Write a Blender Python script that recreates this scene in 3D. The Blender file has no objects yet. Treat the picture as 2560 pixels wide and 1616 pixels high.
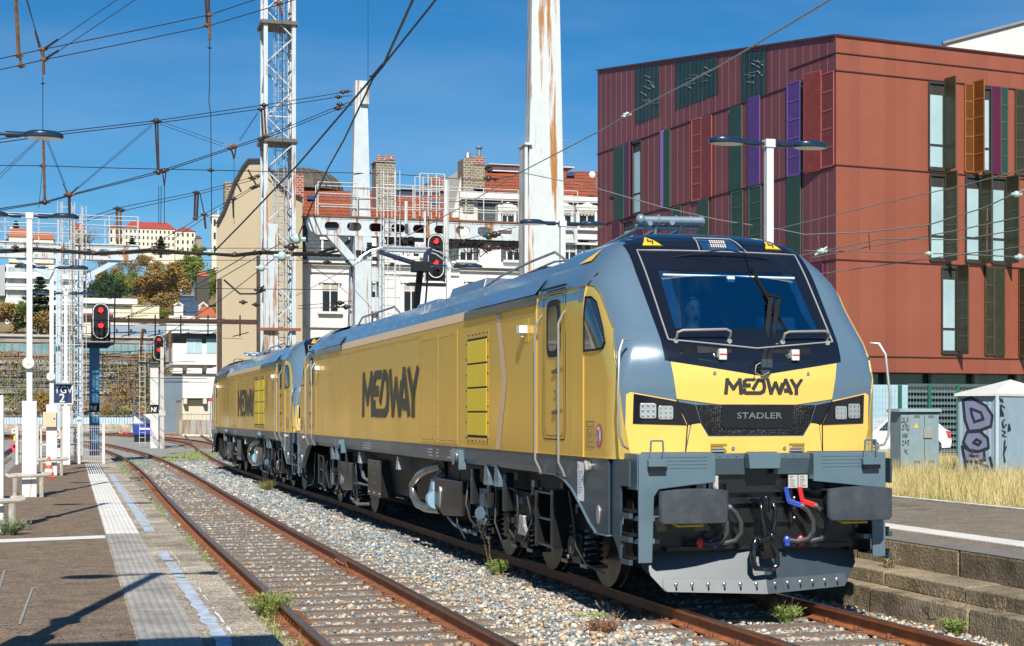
import bpy, bmesh, math, random
import numpy as np
from mathutils import Vector, Matrix
R_=math.radians
SC=bpy.context.scene; COL=SC.collection
# ---------------------------------------------------------------- camera
FPX=3838.5; TH=0.2804; CAM=Vector((-6.594,-13.52,1.935)); V0=1036.5
cd=bpy.data.cameras.new('camera'); cam=bpy.data.objects.new('camera',cd); COL.objects.link(cam)
cam.location=CAM; cam.rotation_euler=(R_(90),0,-TH)
cd.sensor_width=36; cd.lens=36*FPX/2560; cd.shift_y=(V0-808)/2560; cd.clip_end=6000; cd.clip_start=.1
SC.camera=cam
# ---------------------------------------------------------------- light
SUN_AZ=R_(14.5); SUN_EL=R_(40)
w=bpy.data.worlds.new("World"); SC.world=w; w.use_nodes=True
nt=w.node_tree; bg=nt.nodes['Background']; sky=nt.nodes.new('ShaderNodeTexSky'); sky.sky_type='NISHITA'
sky.sun_disc=False; sky.sun_elevation=SUN_EL; sky.sun_rotation=math.pi+SUN_AZ
sky.air_density=1.0; sky.dust_density=0.15; sky.ozone_density=2.0; sky.altitude=300
hs=nt.nodes.new('ShaderNodeHueSaturation'); hs.inputs['Saturation'].default_value=1.22; hs.inputs['Value'].default_value=1.0
tm=nt.nodes.new('ShaderNodeMixRGB'); tm.blend_type='MULTIPLY'; tm.inputs[0].default_value=1; tm.inputs[2].default_value=(.64,.86,1.03,1)
nt.links.new(sky.outputs[0],tm.inputs[1]); nt.links.new(tm.outputs[0],hs.inputs['Color']); wt=nt.nodes.new('ShaderNodeTexCoord'); wm=nt.nodes.new('ShaderNodeMapping'); wm.inputs['Scale'].default_value=(1.2,2.5,7); wm.inputs['Rotation'].default_value=(0,.25,.4); wn_=nt.nodes.new('ShaderNodeTexNoise'); wn_.inputs['Scale'].default_value=2.2; wn_.inputs['Detail'].default_value=6; wn_.inputs['Roughness'].default_value=.55
wr=nt.nodes.new('ShaderNodeMapRange'); wr.inputs[1].default_value=.48; wr.inputs[2].default_value=.80; wr.inputs[3].default_value=0; wr.inputs[4].default_value=.17
wx=nt.nodes.new('ShaderNodeMixRGB'); wx.inputs[2].default_value=(6.5,7.6,9.0,1)
nt.links.new(wt.outputs['Generated'],wm.inputs[0]); nt.links.new(wm.outputs[0],wn_.inputs[0]); nt.links.new(wn_.outputs[0],wr.inputs[0]); nt.links.new(wr.outputs[0],wx.inputs[0]); nt.links.new(hs.outputs[0],wx.inputs[1]); nt.links.new(wx.outputs[0],bg.inputs[0]); bg.inputs[1].default_value=.070
sl=bpy.data.lights.new('sun','SUN'); so=bpy.data.objects.new('sun',sl); COL.objects.link(so)
sl.energy=5.0; sl.angle=R_(.5); sl.color=(1,.95,.86)
d=Vector((math.sin(SUN_AZ)*math.cos(SUN_EL),math.cos(SUN_AZ)*math.cos(SUN_EL),-math.sin(SUN_EL)))
so.rotation_euler=d.to_track_quat('-Z','Y').to_euler(); so.location=(0,-20,30)
SC.view_settings.view_transform='Standard'; SC.view_settings.look='None'; SC.view_settings.gamma=1; SC.view_settings.exposure=0.38
SC.render.engine='CYCLES'
# ---------------------------------------------------------------- pixel helpers (photo pixels, 2560 wide)
def ray(u,v):
    a=(u-1280)/FPX; b=-(v-V0)/FPX
    return Vector((a*math.cos(TH)+math.sin(TH),-a*math.sin(TH)+math.cos(TH),b))
def D(u,v,Z): return CAM+ray(u,v)*Z
def G(u,v,z=0):
    r=ray(u,v); return CAM+r*((z-CAM.z)/r.z)
def PY(u,v,Y):
    r=ray(u,v); return CAM+r*((Y-CAM.y)/r.y)
def hz(v,Z): return CAM.z+(V0-v)/FPX*Z
# ---------------------------------------------------------------- materials
MATS={}
def mat(name,c,r=.6,m=0,c2=None,ns=4,amt=.5,bump=0,bs=40,coat=0,spec=.5,emit=0,streak=0,cs=None,tone=.12):
    """procedural principled material: c base colour, c2 second colour blended by noise, bump, coat"""
    if name in MATS: return MATS[name]
    M=bpy.data.materials.new(name); M.use_nodes=True; t=M.node_tree; N=t.nodes; L=t.links
    b=N['Principled BSDF']; b.inputs['Roughness'].default_value=r; b.inputs['Metallic'].default_value=m
    b.inputs['Coat Weight'].default_value=coat; b.inputs['Coat Roughness'].default_value=.04; b.inputs['Specular IOR Level'].default_value=spec
    tc=N.new('ShaderNodeTexCoord'); mp=N.new('ShaderNodeMapping'); L.new(tc.outputs['Object'],mp.inputs[0])
    if streak: mp.inputs['Scale'].default_value=(1,1,streak)
    n=N.new('ShaderNodeTexNoise'); n.inputs['Scale'].default_value=ns; n.inputs['Detail'].default_value=7; n.inputs['Roughness'].default_value=.65
    L.new(mp.outputs[0],n.inputs['Vector'])
    if c2 is None: c2=tuple(x*(1-tone) for x in c[:3])
    cr=N.new('ShaderNodeValToRGB'); e=cr.color_ramp.elements
    e[0].position=.5-(1-amt)*.25-.05; e[1].position=.5+(1-amt)*.25+.05
    e[0].color=(*c[:3],1); e[1].color=(*c2[:3],1)
    if cs:
        e[0].position,e[1].position=cs
    L.new(n.outputs[0],cr.inputs[0]); L.new(cr.outputs[0],b.inputs['Base Color'])
    if bump:
        n2=N.new('ShaderNodeTexNoise'); n2.inputs['Scale'].default_value=bs; n2.inputs['Detail'].default_value=5; L.new(mp.outputs[0],n2.inputs['Vector'])
        bp=N.new('ShaderNodeBump'); bp.inputs['Strength'].default_value=bump; bp.inputs['Distance'].default_value=.02
        L.new(n2.outputs[0],bp.inputs['Height']); L.new(bp.outputs[0],b.inputs['Normal'])
    if emit:
        b.inputs['Emission Color'].default_value=(*c[:3],1); b.inputs['Emission Strength'].default_value=emit
    MATS[name]=M; return M
def brickmat(name,c1,c2,mortar,sc,w=.5,h=.25,ms=.02,rot=0,r=.85,plane='xz'):
    if name in MATS: return MATS[name]
    M=bpy.data.materials.new(name); M.use_nodes=True; t=M.node_tree; N=t.nodes; L=t.links
    b=N['Principled BSDF']; b.inputs['Roughness'].default_value=r
    tc=N.new('ShaderNodeTexCoord'); sp=N.new('ShaderNodeSeparateXYZ'); cb=N.new('ShaderNodeCombineXYZ'); L.new(tc.outputs['Object'],sp.inputs[0])
    ad=N.new('ShaderNodeMath'); ad.operation='ADD'; L.new(sp.outputs[0],ad.inputs[0]); L.new(sp.outputs[1],ad.inputs[1])
    L.new(ad.outputs[0],cb.inputs[0]); L.new(sp.outputs[2],cb.inputs[1])
    k=N.new('ShaderNodeTexBrick'); L.new(cb.outputs[0],k.inputs[0]); k.inputs['Color1'].default_value=(*c1,1); k.inputs['Color2'].default_value=(*c2,1); k.inputs['Mortar'].default_value=(*mortar,1)
    k.inputs['Scale'].default_value=sc; k.inputs['Brick Width'].default_value=w; k.inputs['Row Height'].default_value=h; k.inputs['Mortar Size'].default_value=ms; k.inputs['Bias'].default_value=-.1
    n=N.new('ShaderNodeTexNoise'); n.inputs['Scale'].default_value=3; L.new(tc.outputs['Object'],n.inputs[0])
    mx=N.new('ShaderNodeMixRGB'); mx.blend_type='MULTIPLY'; mx.inputs[0].default_value=.5; L.new(k.outputs[0],mx.inputs[1]); L.new(n.outputs[0],mx.inputs[2])
    L.new(k.outputs[0],mx.inputs[1]); L.new(mx.outputs[0],b.inputs['Base Color'])
    bp=N.new('ShaderNodeBump'); bp.inputs['Strength'].default_value=.5; bp.inputs['Distance'].default_value=.03; bp.invert=True
    L.new(k.outputs['Fac'],bp.inputs['Height']); L.new(bp.outputs[0],b.inputs['Normal'])
    MATS[name]=M; return M
def glassmat(name,tint,fac=.3,rough=.02,ior=1.5):
    if name in MATS: return MATS[name]
    M=bpy.data.materials.new(name); M.use_nodes=True; t=M.node_tree; N=t.nodes; L=t.links
    N.remove(N['Principled BSDF']); o=N['Material Output']
    tr=N.new('ShaderNodeBsdfTransparent'); tr.inputs[0].default_value=(*tint,1)
    gl=N.new('ShaderNodeBsdfGlossy'); gl.inputs['Roughness'].default_value=rough; gl.inputs[0].default_value=(.95,.97,1,1)
    fr=N.new('ShaderNodeFresnel'); fr.inputs[0].default_value=ior; ad=N.new('ShaderNodeMath'); ad.operation='ADD'; ad.inputs[1].default_value=fac; ad.use_clamp=True
    L.new(fr.outputs[0],ad.inputs[0]); mx=N.new('ShaderNodeMixShader'); L.new(ad.outputs[0],mx.inputs[0]); L.new(tr.outputs[0],mx.inputs[1]); L.new(gl.outputs[0],mx.inputs[2])
    L.new(mx.outputs[0],o.inputs[0]); MATS[name]=M; return M
# rusty white paint (streaks run down)
def rustpaint(name,c,rust=(.30,.10,.025),lo=.60,hi=.70,sc=1.2,st=.12):
    if name in MATS: return MATS[name]
    M=mat(name,c,.55,0,tuple(x*.86 for x in c),2.5,.4); t=M.node_tree; N=t.nodes; L=t.links; b=N['Principled BSDF']
    tc=N.new('ShaderNodeTexCoord'); mp=N.new('ShaderNodeMapping'); mp.inputs['Scale'].default_value=(1,1,st); L.new(tc.outputs['Object'],mp.inputs[0])
    n=N.new('ShaderNodeTexNoise'); n.inputs['Scale'].default_value=sc*4; n.inputs['Detail'].default_value=8; n.inputs['Roughness'].default_value=.7; L.new(mp.outputs[0],n.inputs[0])
    cr=N.new('ShaderNodeValToRGB'); cr.color_ramp.elements[0].position=lo; cr.color_ramp.elements[1].position=hi; L.new(n.outputs[0],cr.inputs[0])
    mx=N.new('ShaderNodeMixRGB'); L.new(cr.outputs[0],mx.inputs[0]); src=b.inputs['Base Color'].links[0].from_socket; L.new(src,mx.inputs[1]); mx.inputs[2].default_value=(*rust,1); L.new(mx.outputs[0],b.inputs['Base Color'])
    return M
gold=mat('gold_paint',(.86,.61,.17),.20,.52,(.79,.55,.145),.6,.3,bump=.05,bs=1.6,coat=0); gold.node_tree.nodes['Principled BSDF'].inputs['Specular Tint'].default_value=(1,.72,.25,1)
yellow=mat('yellow_paint',(.86,.54,.12),.28,0,coat=.5,tone=.05)
ventyel=mat('vent_yellow',(.85,.62,.02),.5,tone=.05)
def roughvar(M,lo,hi,sc=3,st=.15):
    t=M.node_tree;N=t.nodes;L=t.links;b=N['Principled BSDF']; tc=N.new('ShaderNodeTexCoord'); mp=N.new('ShaderNodeMapping'); mp.inputs['Scale'].default_value=(1,1,st); L.new(tc.outputs['Object'],mp.inputs[0])
    n=N.new('ShaderNodeTexNoise'); n.inputs['Scale'].default_value=sc; n.inputs['Detail'].default_value=2; L.new(mp.outputs[0],n.inputs[0]); r=N.new('ShaderNodeMapRange'); r.inputs[1].default_value=.35; r.inputs[2].default_value=.65; r.inputs[3].default_value=lo; r.inputs[4].default_value=hi; L.new(n.outputs[0],r.inputs[0]); L.new(r.outputs[0],b.inputs['Roughness'])
roughvar(gold,.15,.27,.9,.3)
blue=mat('blue_grey_paint',(.115,.18,.245),.26,.1,(.10,.165,.225),1,.3,coat=.6); roughvar(blue,.2,.38,2,.4)
frame=mat('frame_grey',(.115,.175,.215),.33,.1,(.095,.15,.185),2,.4,coat=.3)
framed=mat('frame_dark_grey',(.045,.065,.075),.35,.1,coat=.2)
tan=mat('tan_stripe',(.72,.49,.27),.4,tone=.05)
black=mat('black_gloss',(.008,.010,.016),.12,0,coat=.5,tone=0)
blackm=mat('black_matt',(.010,.011,.012),.5,tone=.3,spec=.3)
black2=mat('underframe_black',(.012,.014,.016),.32,.0,(.022,.023,.025),6,.4,spec=.35)
steel=mat('steel',(.52,.50,.47),.3,.9,(.4,.38,.34),8)
silver=mat('silver_tube',(.50,.48,.45),.35,.6)
rubber=mat('rubber',(.02,.02,.021),.6)
boltm=mat('bolt_metal',(.6,.6,.6),.3,.9)
buffm=mat('buffer_plate',(.045,.055,.066),.38,.3,(.085,.095,.105),5,.5,bump=.10,bs=22)
lamp_w=mat('white_plastic',(.75,.75,.72),.4)
redp=mat('red_paint',(.62,.02,.02),.35,coat=.3,tone=.1); bluep=mat('blue_hose_paint',(.03,.07,.42),.35,coat=.3)
whitep=mat('white_paint',(.62,.62,.60),.5,c2=(.50,.50,.48),ns=3,amt=.5)
signy=mat('sign_yellow',(.85,.5,.02),.4,tone=0); txtb=mat('lettering_black',(.028,.03,.028),.3,tone=0,coat=.3)
txtw=mat('lettering_white',(.7,.7,.7),.5,tone=0)
winglass=glassmat('cab_glass',(.28,.52,.78),.42)
sideglass=mat('dark_glass',(.02,.03,.035),.04,0,spec=1,tone=0,coat=1)
# ---------------------------------------------------------------- mesh builder
SPLIT=set('lens panel_seam bogie_fitting sill_marking beam_bolt air_hose rust_band damper_housing frame_cowl cable tread_plate roof_overhang hanger shingle_wall brake_caliper lifting_bracket coil_spring roof_hood flexible_hose roof_pipe access_panel side_wall cream_band roof_flare sole_bar frame_front headlight_surround wiper_arm yellow_grip window_band pilaster chimney_pot lattice_mast caged_ladder backing_post corner_post railing cornice finial dormer bracket_shoe nose_panel windshield_mask chimney skylight signal_cradle flat_roof column sign_border vent_panel graffiti_fill mullion wall jacking_point handrail balcony_band engraved_line cab_interior buffer_stem stem'.split()); EXTRA=[]
class MB:
    def __init__(s): s.v=[];s.f=[];s.mi=[];s.T=None
    def add(s,vs,fs,m=0):
        o=len(s.v); s.v+=[tuple(p) for p in vs]; s.f+=[tuple(i+o for i in f) for f in fs]; s.mi+=[m]*len(fs); return s
    def box(s,x0,x1,y0,y1,z0,z1,m=0,tp=(1,1)):
        cx,cy=(x0+x1)/2,(y0+y1)/2; hx,hy=(x1-x0)/2,(y1-y0)/2; a,b=tp
        vs=[(cx-hx,cy-hy,z0),(cx+hx,cy-hy,z0),(cx+hx,cy+hy,z0),(cx-hx,cy+hy,z0),(cx-hx*a,cy-hy*b,z1),(cx+hx*a,cy-hy*b,z1),(cx+hx*a,cy+hy*b,z1),(cx-hx*a,cy+hy*b,z1)]
        return s.add(vs,[(0,3,2,1),(4,5,6,7),(0,1,5,4),(1,2,6,5),(2,3,7,6),(3,0,4,7)],m)
    def bar(s,p,q,w,h=None,m=0,up=(0,0,1)):
        p=Vector(p);q=Vector(q);h=h or w; d=(q-p).normalized(); u=Vector(up)
        if abs(d.dot(u))>.98: u=Vector((0,1,0))
        a=d.cross(u).normalized()*w/2; b=a.cross(d).normalized()*h/2
        return s.add([p-a-b,p+a-b,p+a+b,p-a+b,q-a-b,q+a-b,q+a+b,q-a+b],[(0,1,2,3),(7,6,5,4),(0,4,5,1),(1,5,6,2),(2,6,7,3),(3,7,4,0)],m)
    def tube(s,pts,r,n=8,m=0,cap=True):
        pts=[Vector(p) for p in pts]; rs=r if isinstance(r,(list,tuple)) else [r]*len(pts)
        o=len(s.v); prev=None
        for i,p in enumerate(pts):
            if i==0: d=pts[1]-p
            elif i==len(pts)-1: d=p-pts[-2]
            else: d=(pts[i+1]-p).normalized()+(p-pts[i-1]).normalized()
            d.normalize()
            if prev is None:
                u=Vector((0,0,1)) if abs(d.z)<.9 else Vector((1,0,0)); a=d.cross(u).normalized()
            else: a=(prev-d*prev.dot(d)).normalized()
            prev=a; b=d.cross(a)
            for k in range(n):
                t=2*math.pi*k/n; s.v.append(tuple(p+(a*math.cos(t)+b*math.sin(t))*rs[i]))
        for i in range(len(pts)-1):
            for k in range(n):
                k2=(k+1)%n; s.f.append((o+i*n+k,o+i*n+k2,o+(i+1)*n+k2,o+(i+1)*n+k)); s.mi.append(m)
        if cap:
            s.f.append(tuple(o+k for k in range(n))[::-1]); s.mi.append(m)
            e=o+(len(pts)-1)*n; s.f.append(tuple(e+k for k in range(n))); s.mi.append(m)
        return s
    def sph(s,c,r,m=0,n=10,k=7,sc=(1,1,1)):
        o=len(s.v)
        for i in range(k+1):
            ph=math.pi*i/k
            for j in range(n):
                t=2*math.pi*j/n; s.v.append((c[0]+r*sc[0]*math.sin(ph)*math.cos(t),c[1]+r*sc[1]*math.sin(ph)*math.sin(t),c[2]+r*sc[2]*math.cos(ph)))
        for i in range(k):
            for j in range(n):
                j2=(j+1)%n; s.f.append((o+i*n+j,o+(i+1)*n+j,o+(i+1)*n+j2,o+i*n+j2)); s.mi.append(m)
        return s
    def prism(s,poly,fn,d0,d1,m=0):
        """poly in 2d, fn(a,b,d)->xyz, extruded between depth d0,d1"""
        n=len(poly); vs=[fn(a,b,d0) for a,b in poly]+[fn(a,b,d1) for a,b in poly]
        fs=[tuple(range(n)),tuple(range(2*n-1,n-1,-1))]+[(i,n+i,n+(i+1)%n,(i+1)%n) for i in range(n)]
        return s.add(vs,fs,m)
    def islands(s,gap=.012):
        par=list(range(len(s.v)))
        def fd(i):
            while par[i]!=i: par[i]=par[par[i]]; i=par[i]
            return i
        for f in s.f:
            r=fd(f[0])
            for i in f[1:]: par[fd(i)]=r
        g={}
        for k,f in enumerate(s.f): g.setdefault(fd(f[0]),[]).append(k)
        it=[]
        for ks in g.values():
            vs=[s.v[i] for k in ks for i in s.f[k]]; it.append([ks,[min(v[a] for v in vs)-gap for a in range(3)],[max(v[a] for v in vs)+gap for a in range(3)]])
        if len(it)>400: return [s]
        ch=True
        while ch:
            ch=False; out=[]
            for x in it:
                for y in out:
                    if all(x[1][a]<=y[2][a] and y[1][a]<=x[2][a] for a in range(3)):
                        y[0]+=x[0]; y[1]=[min(p,q) for p,q in zip(x[1],y[1])]; y[2]=[max(p,q) for p,q in zip(x[2],y[2])]; ch=True; break
                else: out.append(x)
            it=out
        res=[]
        for ks,_,_ in it:
            m=MB(); m.piece=True; mp={}
            for k in sorted(ks):
                f=[]
                for i in s.f[k]:
                    if i not in mp: mp[i]=len(m.v); m.v.append(s.v[i])
                    f.append(mp[i])
                m.f.append(tuple(f)); m.mi.append(s.mi[k])
            res.append(m)
        return res
    def build(s,name,mats,parent=None,org=None,smooth=False,bevel=0,auto=None):
        me=bpy.data.meshes.new(name); vs=s.v
        o=Vector(org) if org is not None else Vector((0,0,0)); q=parent if org is None else None
        while q is not None:
            if q.name in BASE: o=Vector(BASE[q.name]); break
            q=q.parent
        if name in SPLIT and parent is not None and not getattr(s,'piece',False):
            ps=s.islands()
            if 1<len(ps)<=90:
                obs=[p.build(name,mats,parent,org,smooth,bevel,auto) for p in ps]; EXTRA.extend(obs[1:] if parent.type=='EMPTY' else []); return obs[0]
        if o.length>0: vs=[(a-o.x,b-o.y,c-o.z) for a,b,c in vs]
        me.from_pydata(vs,[],s.f)
        if not isinstance(mats,(list,tuple)): mats=[mats]
        for q in mats: me.materials.append(q)
        if len(mats)>1: me.polygons.foreach_set('material_index',s.mi)
        if smooth: me.polygons.foreach_set('use_smooth',[True]*len(me.polygons))
        bm=bmesh.new(); bm.from_mesh(me); bmesh.ops.recalc_face_normals(bm,faces=bm.faces); bm.to_mesh(me); bm.free()
        if smooth:
            try: me.set_sharp_from_angle(angle=R_(auto or 40))
            except Exception: pass
        me.update(); ob=bpy.data.objects.new(name,me); COL.objects.link(ob)
        if parent is not None: ob.parent=parent
        elif org is not None: ob.location=o
        if bevel:
            bv=ob.modifiers.new('bevel','BEVEL'); bv.width=bevel; bv.segments=2; bv.limit_method='ANGLE'; bv.angle_limit=R_(40)
        return ob
BASE={}
def thing(name,label,cat,loc=(0,0,0),group=None,rz=0):
    o=bpy.data.objects.new(name,None); COL.objects.link(o); o.location=loc; o.rotation_euler=(0,0,rz); o.empty_display_size=.2
    BASE[o.name]=tuple(loc) if rz==0 else (0,0,0); o['label']=label; o['category']=cat
    if group: o['group']=group
    return o
def tag(o,label=None,cat=None,group=None,kind=None):
    if label: o['label']=label
    if cat: o['category']=cat
    if group: o['group']=group
    if kind: o['kind']=kind
    return o
def copy_tree(o,parent=None,loc=None,rz=None,label=None):
    c=o.copy(); COL.objects.link(c)
    if parent is not None: c.parent=parent
    if loc is not None: c.location=loc
    if rz is not None: c.rotation_euler=(0,0,rz)
    if label: c['label']=label
    for ch in list(o.children): copy_tree(ch,c)
    return c
def rect(a0,a1,b0,b1): return [(a0,b0),(a1,b0),(a1,b1),(a0,b1)]
def rrect(a0,a1,b0,b1,r,n=4):
    out=[]
    for cx,cy,t0 in ((a1-r,b1-r,0),(a0+r,b1-r,90),(a0+r,b0+r,180),(a1-r,b0+r,270)):
        for i in range(n+1):
            t=R_(t0+90*i/n); out.append((cx+r*math.cos(t),cy+r*math.sin(t)))
    return out
def ell(cx,cy,rx,ry,n=20): return [(cx+rx*math.cos(2*math.pi*i/n),cy+ry*math.sin(2*math.pi*i/n)) for i in range(n)]
def patch(mb,poly,fn,off=.004,step=.12,skirt=.012,m=0):
    """a sheet cut to poly (a,b) laid on the surface fn(a,b), proud by off"""
    bm=bmesh.new(); vs=[bm.verts.new((a,0,b)) for a,b in poly]; bm.faces.new(vs)
    A=[p[0] for p in poly];B=[p[1] for p in poly]
    if step:
        for k in range(int((max(A)-min(A))/step)):
            g=bm.verts[:]+bm.edges[:]+bm.faces[:]; bmesh.ops.bisect_plane(bm,geom=g,plane_co=(min(A)+step*(k+1),0,0),plane_no=(1,0,0))
        for k in range(int((max(B)-min(B))/step)):
            g=bm.verts[:]+bm.edges[:]+bm.faces[:]; bmesh.ops.bisect_plane(bm,geom=g,plane_co=(0,0,min(B)+step*(k+1)),plane_no=(0,0,1))
    bmesh.ops.triangulate(bm,faces=[f for f in bm.faces if len(f.verts)>4])
    bm.verts.index_update(); e=.01; pts=[];nor=[]
    for v in bm.verts:
        a,b=v.co.x,v.co.z; p=Vector(fn(a,b)); pa=Vector(fn(a+e,b))-Vector(fn(a-e,b)); pb=Vector(fn(a,b+e))-Vector(fn(a,b-e)); n=pa.cross(pb)
        n.normalize(); pts.append(p+n*off); nor.append(n)
    o=len(mb.v); mb.v+=[tuple(p) for p in pts]
    for f in bm.faces: mb.f.append(tuple(o+v.index for v in f.verts)); mb.mi.append(m)
    if skirt:
        for ed in bm.edges:
            if len(ed.link_faces)==1:
                i,j=ed.verts[0].index,ed.verts[1].index; q=len(mb.v)
                mb.v+=[tuple(pts[i]-nor[i]*skirt),tuple(pts[j]-nor[j]*skirt)]; mb.f.append((o+i,o+j,q+1,q)); mb.mi.append(m)
    bm.free(); return mb
def strokes(mb,lines,w,fn,off=.003,m=0,step=0,cap=0):
    """thick lines: mitred at open corners, butted and overlapped at sharp ones"""
    q_=0
    for k,pl in enumerate(lines):
        P=[Vector(p) for p in pl]; n=len(P); closed=(P[0]-P[-1]).length<1e-6
        dirs=[(P[i+1]-P[i]).normalized() for i in range(n-1)]
        for i in range(n-1):
            d0=dirs[i]; nn=Vector((-d0.y,d0.x)); ends=[]
            for e in(0,1):
                j=i-1 if e==0 else i+1
                if closed: j%=n-1
                p=P[i+e]
                if 0<=j<n-1:
                    d1=dirs[j]; c=d0.dot(d1)
                    if c>.25:
                        n1=Vector((-d1.y,d1.x)); mm=(nn+n1).normalized(); s_=1/max(.5,mm.dot(nn)); ends.append((p-mm*w/2*s_,p+mm*w/2*s_)); continue
                    x=d0*(w*.32*(1 if e else -1)) if c<-.2 else d0*(w*.5*(1 if e else -1))
                    ends.append((p+x-nn*w/2,p+x+nn*w/2)); continue
                ends.append((p-nn*w/2,p+nn*w/2))
            q_+=1
            vs=[fn(v.x,v.y,off+.00025*(q_%14)) for v in (ends[0][0],ends[1][0],ends[1][1],ends[0][1])]; mb.add(vs,[(0,1,2,3)],m)
    return mb
def text_mesh(txt,size,fn,mt,name,parent,w=1.0,bold=0,org=None):
    """letters from the built-in font as a flat mesh, placed by fn(a,b)->xyz, a to the right, b up"""
    cu=bpy.data.curves.new('t','FONT'); cu.body=txt; cu.size=size; cu.offset=bold; cu.resolution_u=3
    ob=bpy.data.objects.new('t',cu); COL.objects.link(ob); dg=bpy.context.evaluated_depsgraph_get(); me=ob.evaluated_get(dg).to_mesh()
    vs=[fn(v.co.x*w,v.co.y) for v in me.vertices]; fs=[tuple(p.vertices) for p in me.polygons]
    ob.to_mesh_clear(); bpy.data.objects.remove(ob); mb=MB(); mb.add(vs,fs); return mb.build(name,mt,parent,org=org)
GLY=[ # the ligatured word painted on the engines, unit height, x 0..5.3
 [(.05,0),(.14,.96),(.56,.36),(.98,.96),(1.07,0)],
 [(2.02,.93),(1.42,.93),(1.28,.80),(1.28,.56),(1.72,.56)],
 [(1.28,.38),(1.28,.16),(1.42,.07),(2.38,.07),(2.60,.22),(2.66,.5),(2.60,.78),(2.40,.93),(2.26,.93),(1.86,.30)],
 [(2.86,1),(3.12,.06),(3.42,.72),(3.72,.06),(3.92,.72)],
 [(3.72,.06),(4.14,.96),(4.34,.5),(4.56,0)],[(4.02,.26),(4.40,.26)],
 [(4.50,1),(4.90,.42),(4.90,0)],[(4.90,.42),(5.30,1)]]
# ================================================================= LOCOMOTIVE
LEN=23.02
W_Z=[(1.2,1.45),(3.2,1.45),(3.33,1.425),(3.5,1.31),(3.68,1.13),(3.78,.98),(3.86,.76),(3.91,.5),(3.94,.2),(3.945,.02)]
YF=[(1.2,.56),(1.5,.55),(2.3,.50),(2.5,.52),(2.67,.60),(3.42,1.23),(3.63,1.42),(3.75,1.56),(3.84,1.78),(3.90,2.05),(3.94,2.5),(3.945,2.9)]
FL=[(1.2,.93),(2.3,.92),(2.6,.84),(3.0,.74),(3.6,.74),(3.945,.74)]
CLN=[(1.2,.22),(2.3,.25),(2.6,.4),(3.1,.62),(3.6,.5),(3.945,.2)]
def itp(T,z): return float(np.interp(z,[a for a,b in T],[b for a,b in T]))
YB=3.3
def plan(z,n=9):
    w=itp(W_Z,z);yf=itp(YF,z);fl=itp(FL,z);cl=itp(CLN,z); a=.16; pts=[]
    xf=fl*w
    for i in range(n): x=xf*i/(n-1); pts.append((x,yf+a*(x/w)**2.4*w))
    y1=pts[-1][1]; sl_=a*2.4*fl**1.4; y2=y1+sl_*(w-xf)
    for i in range(1,17):
        t=i/16; x=(1-t)**2*xf+2*t*(1-t)*w+t*t*w; y=(1-t)**2*y1+2*t*(1-t)*y2+t*t*(y2+cl); pts.append((x,y))
    ye=pts[-1][1]; yb=max(YB,ye+.01)
    for i in range(1,6): pts.append((w,ye+(yb-ye)*i/5))
    return pts
_pc={}
def pl(z):
    k=round(z,3)
    if k not in _pc: _pc[k]=plan(k)
    return _pc[k]
def Ff(x,z):
    p=pl(z); xs=np.array([q[0] for q in p]); k=25
    return (x,float(np.interp(abs(x),xs[:k],[q[1] for q in p[:k]])),z)
def Fs(sg):
    def f(y,z):
        p=pl(z); ys=[q[1] for q in p]; return (sg*float(np.interp(y,ys,[q[0] for q in p])),y,z)
    return f
def Froof(x,y):  # roof surface: z for x,y in dark cap
    lo,hi=3.3,3.944
    for _ in range(26):
        m=(lo+hi)/2; p=pl(m); w=p[-1][0]
        inside = abs(x)<=w and float(np.interp(abs(x),[q[0] for q in p[:25]],[q[1] for q in p[:25]]))<=y
        if inside: lo=m
        else: hi=m
    return (x,y,lo)
GLASS=[(-.79,2.79),(.79,2.79),(.765,3.42),(-.765,3.42)]
def addp(parts,o):
    parts.extend(EXTRA); EXTRA.clear(); parts.append(o); return o
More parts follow.
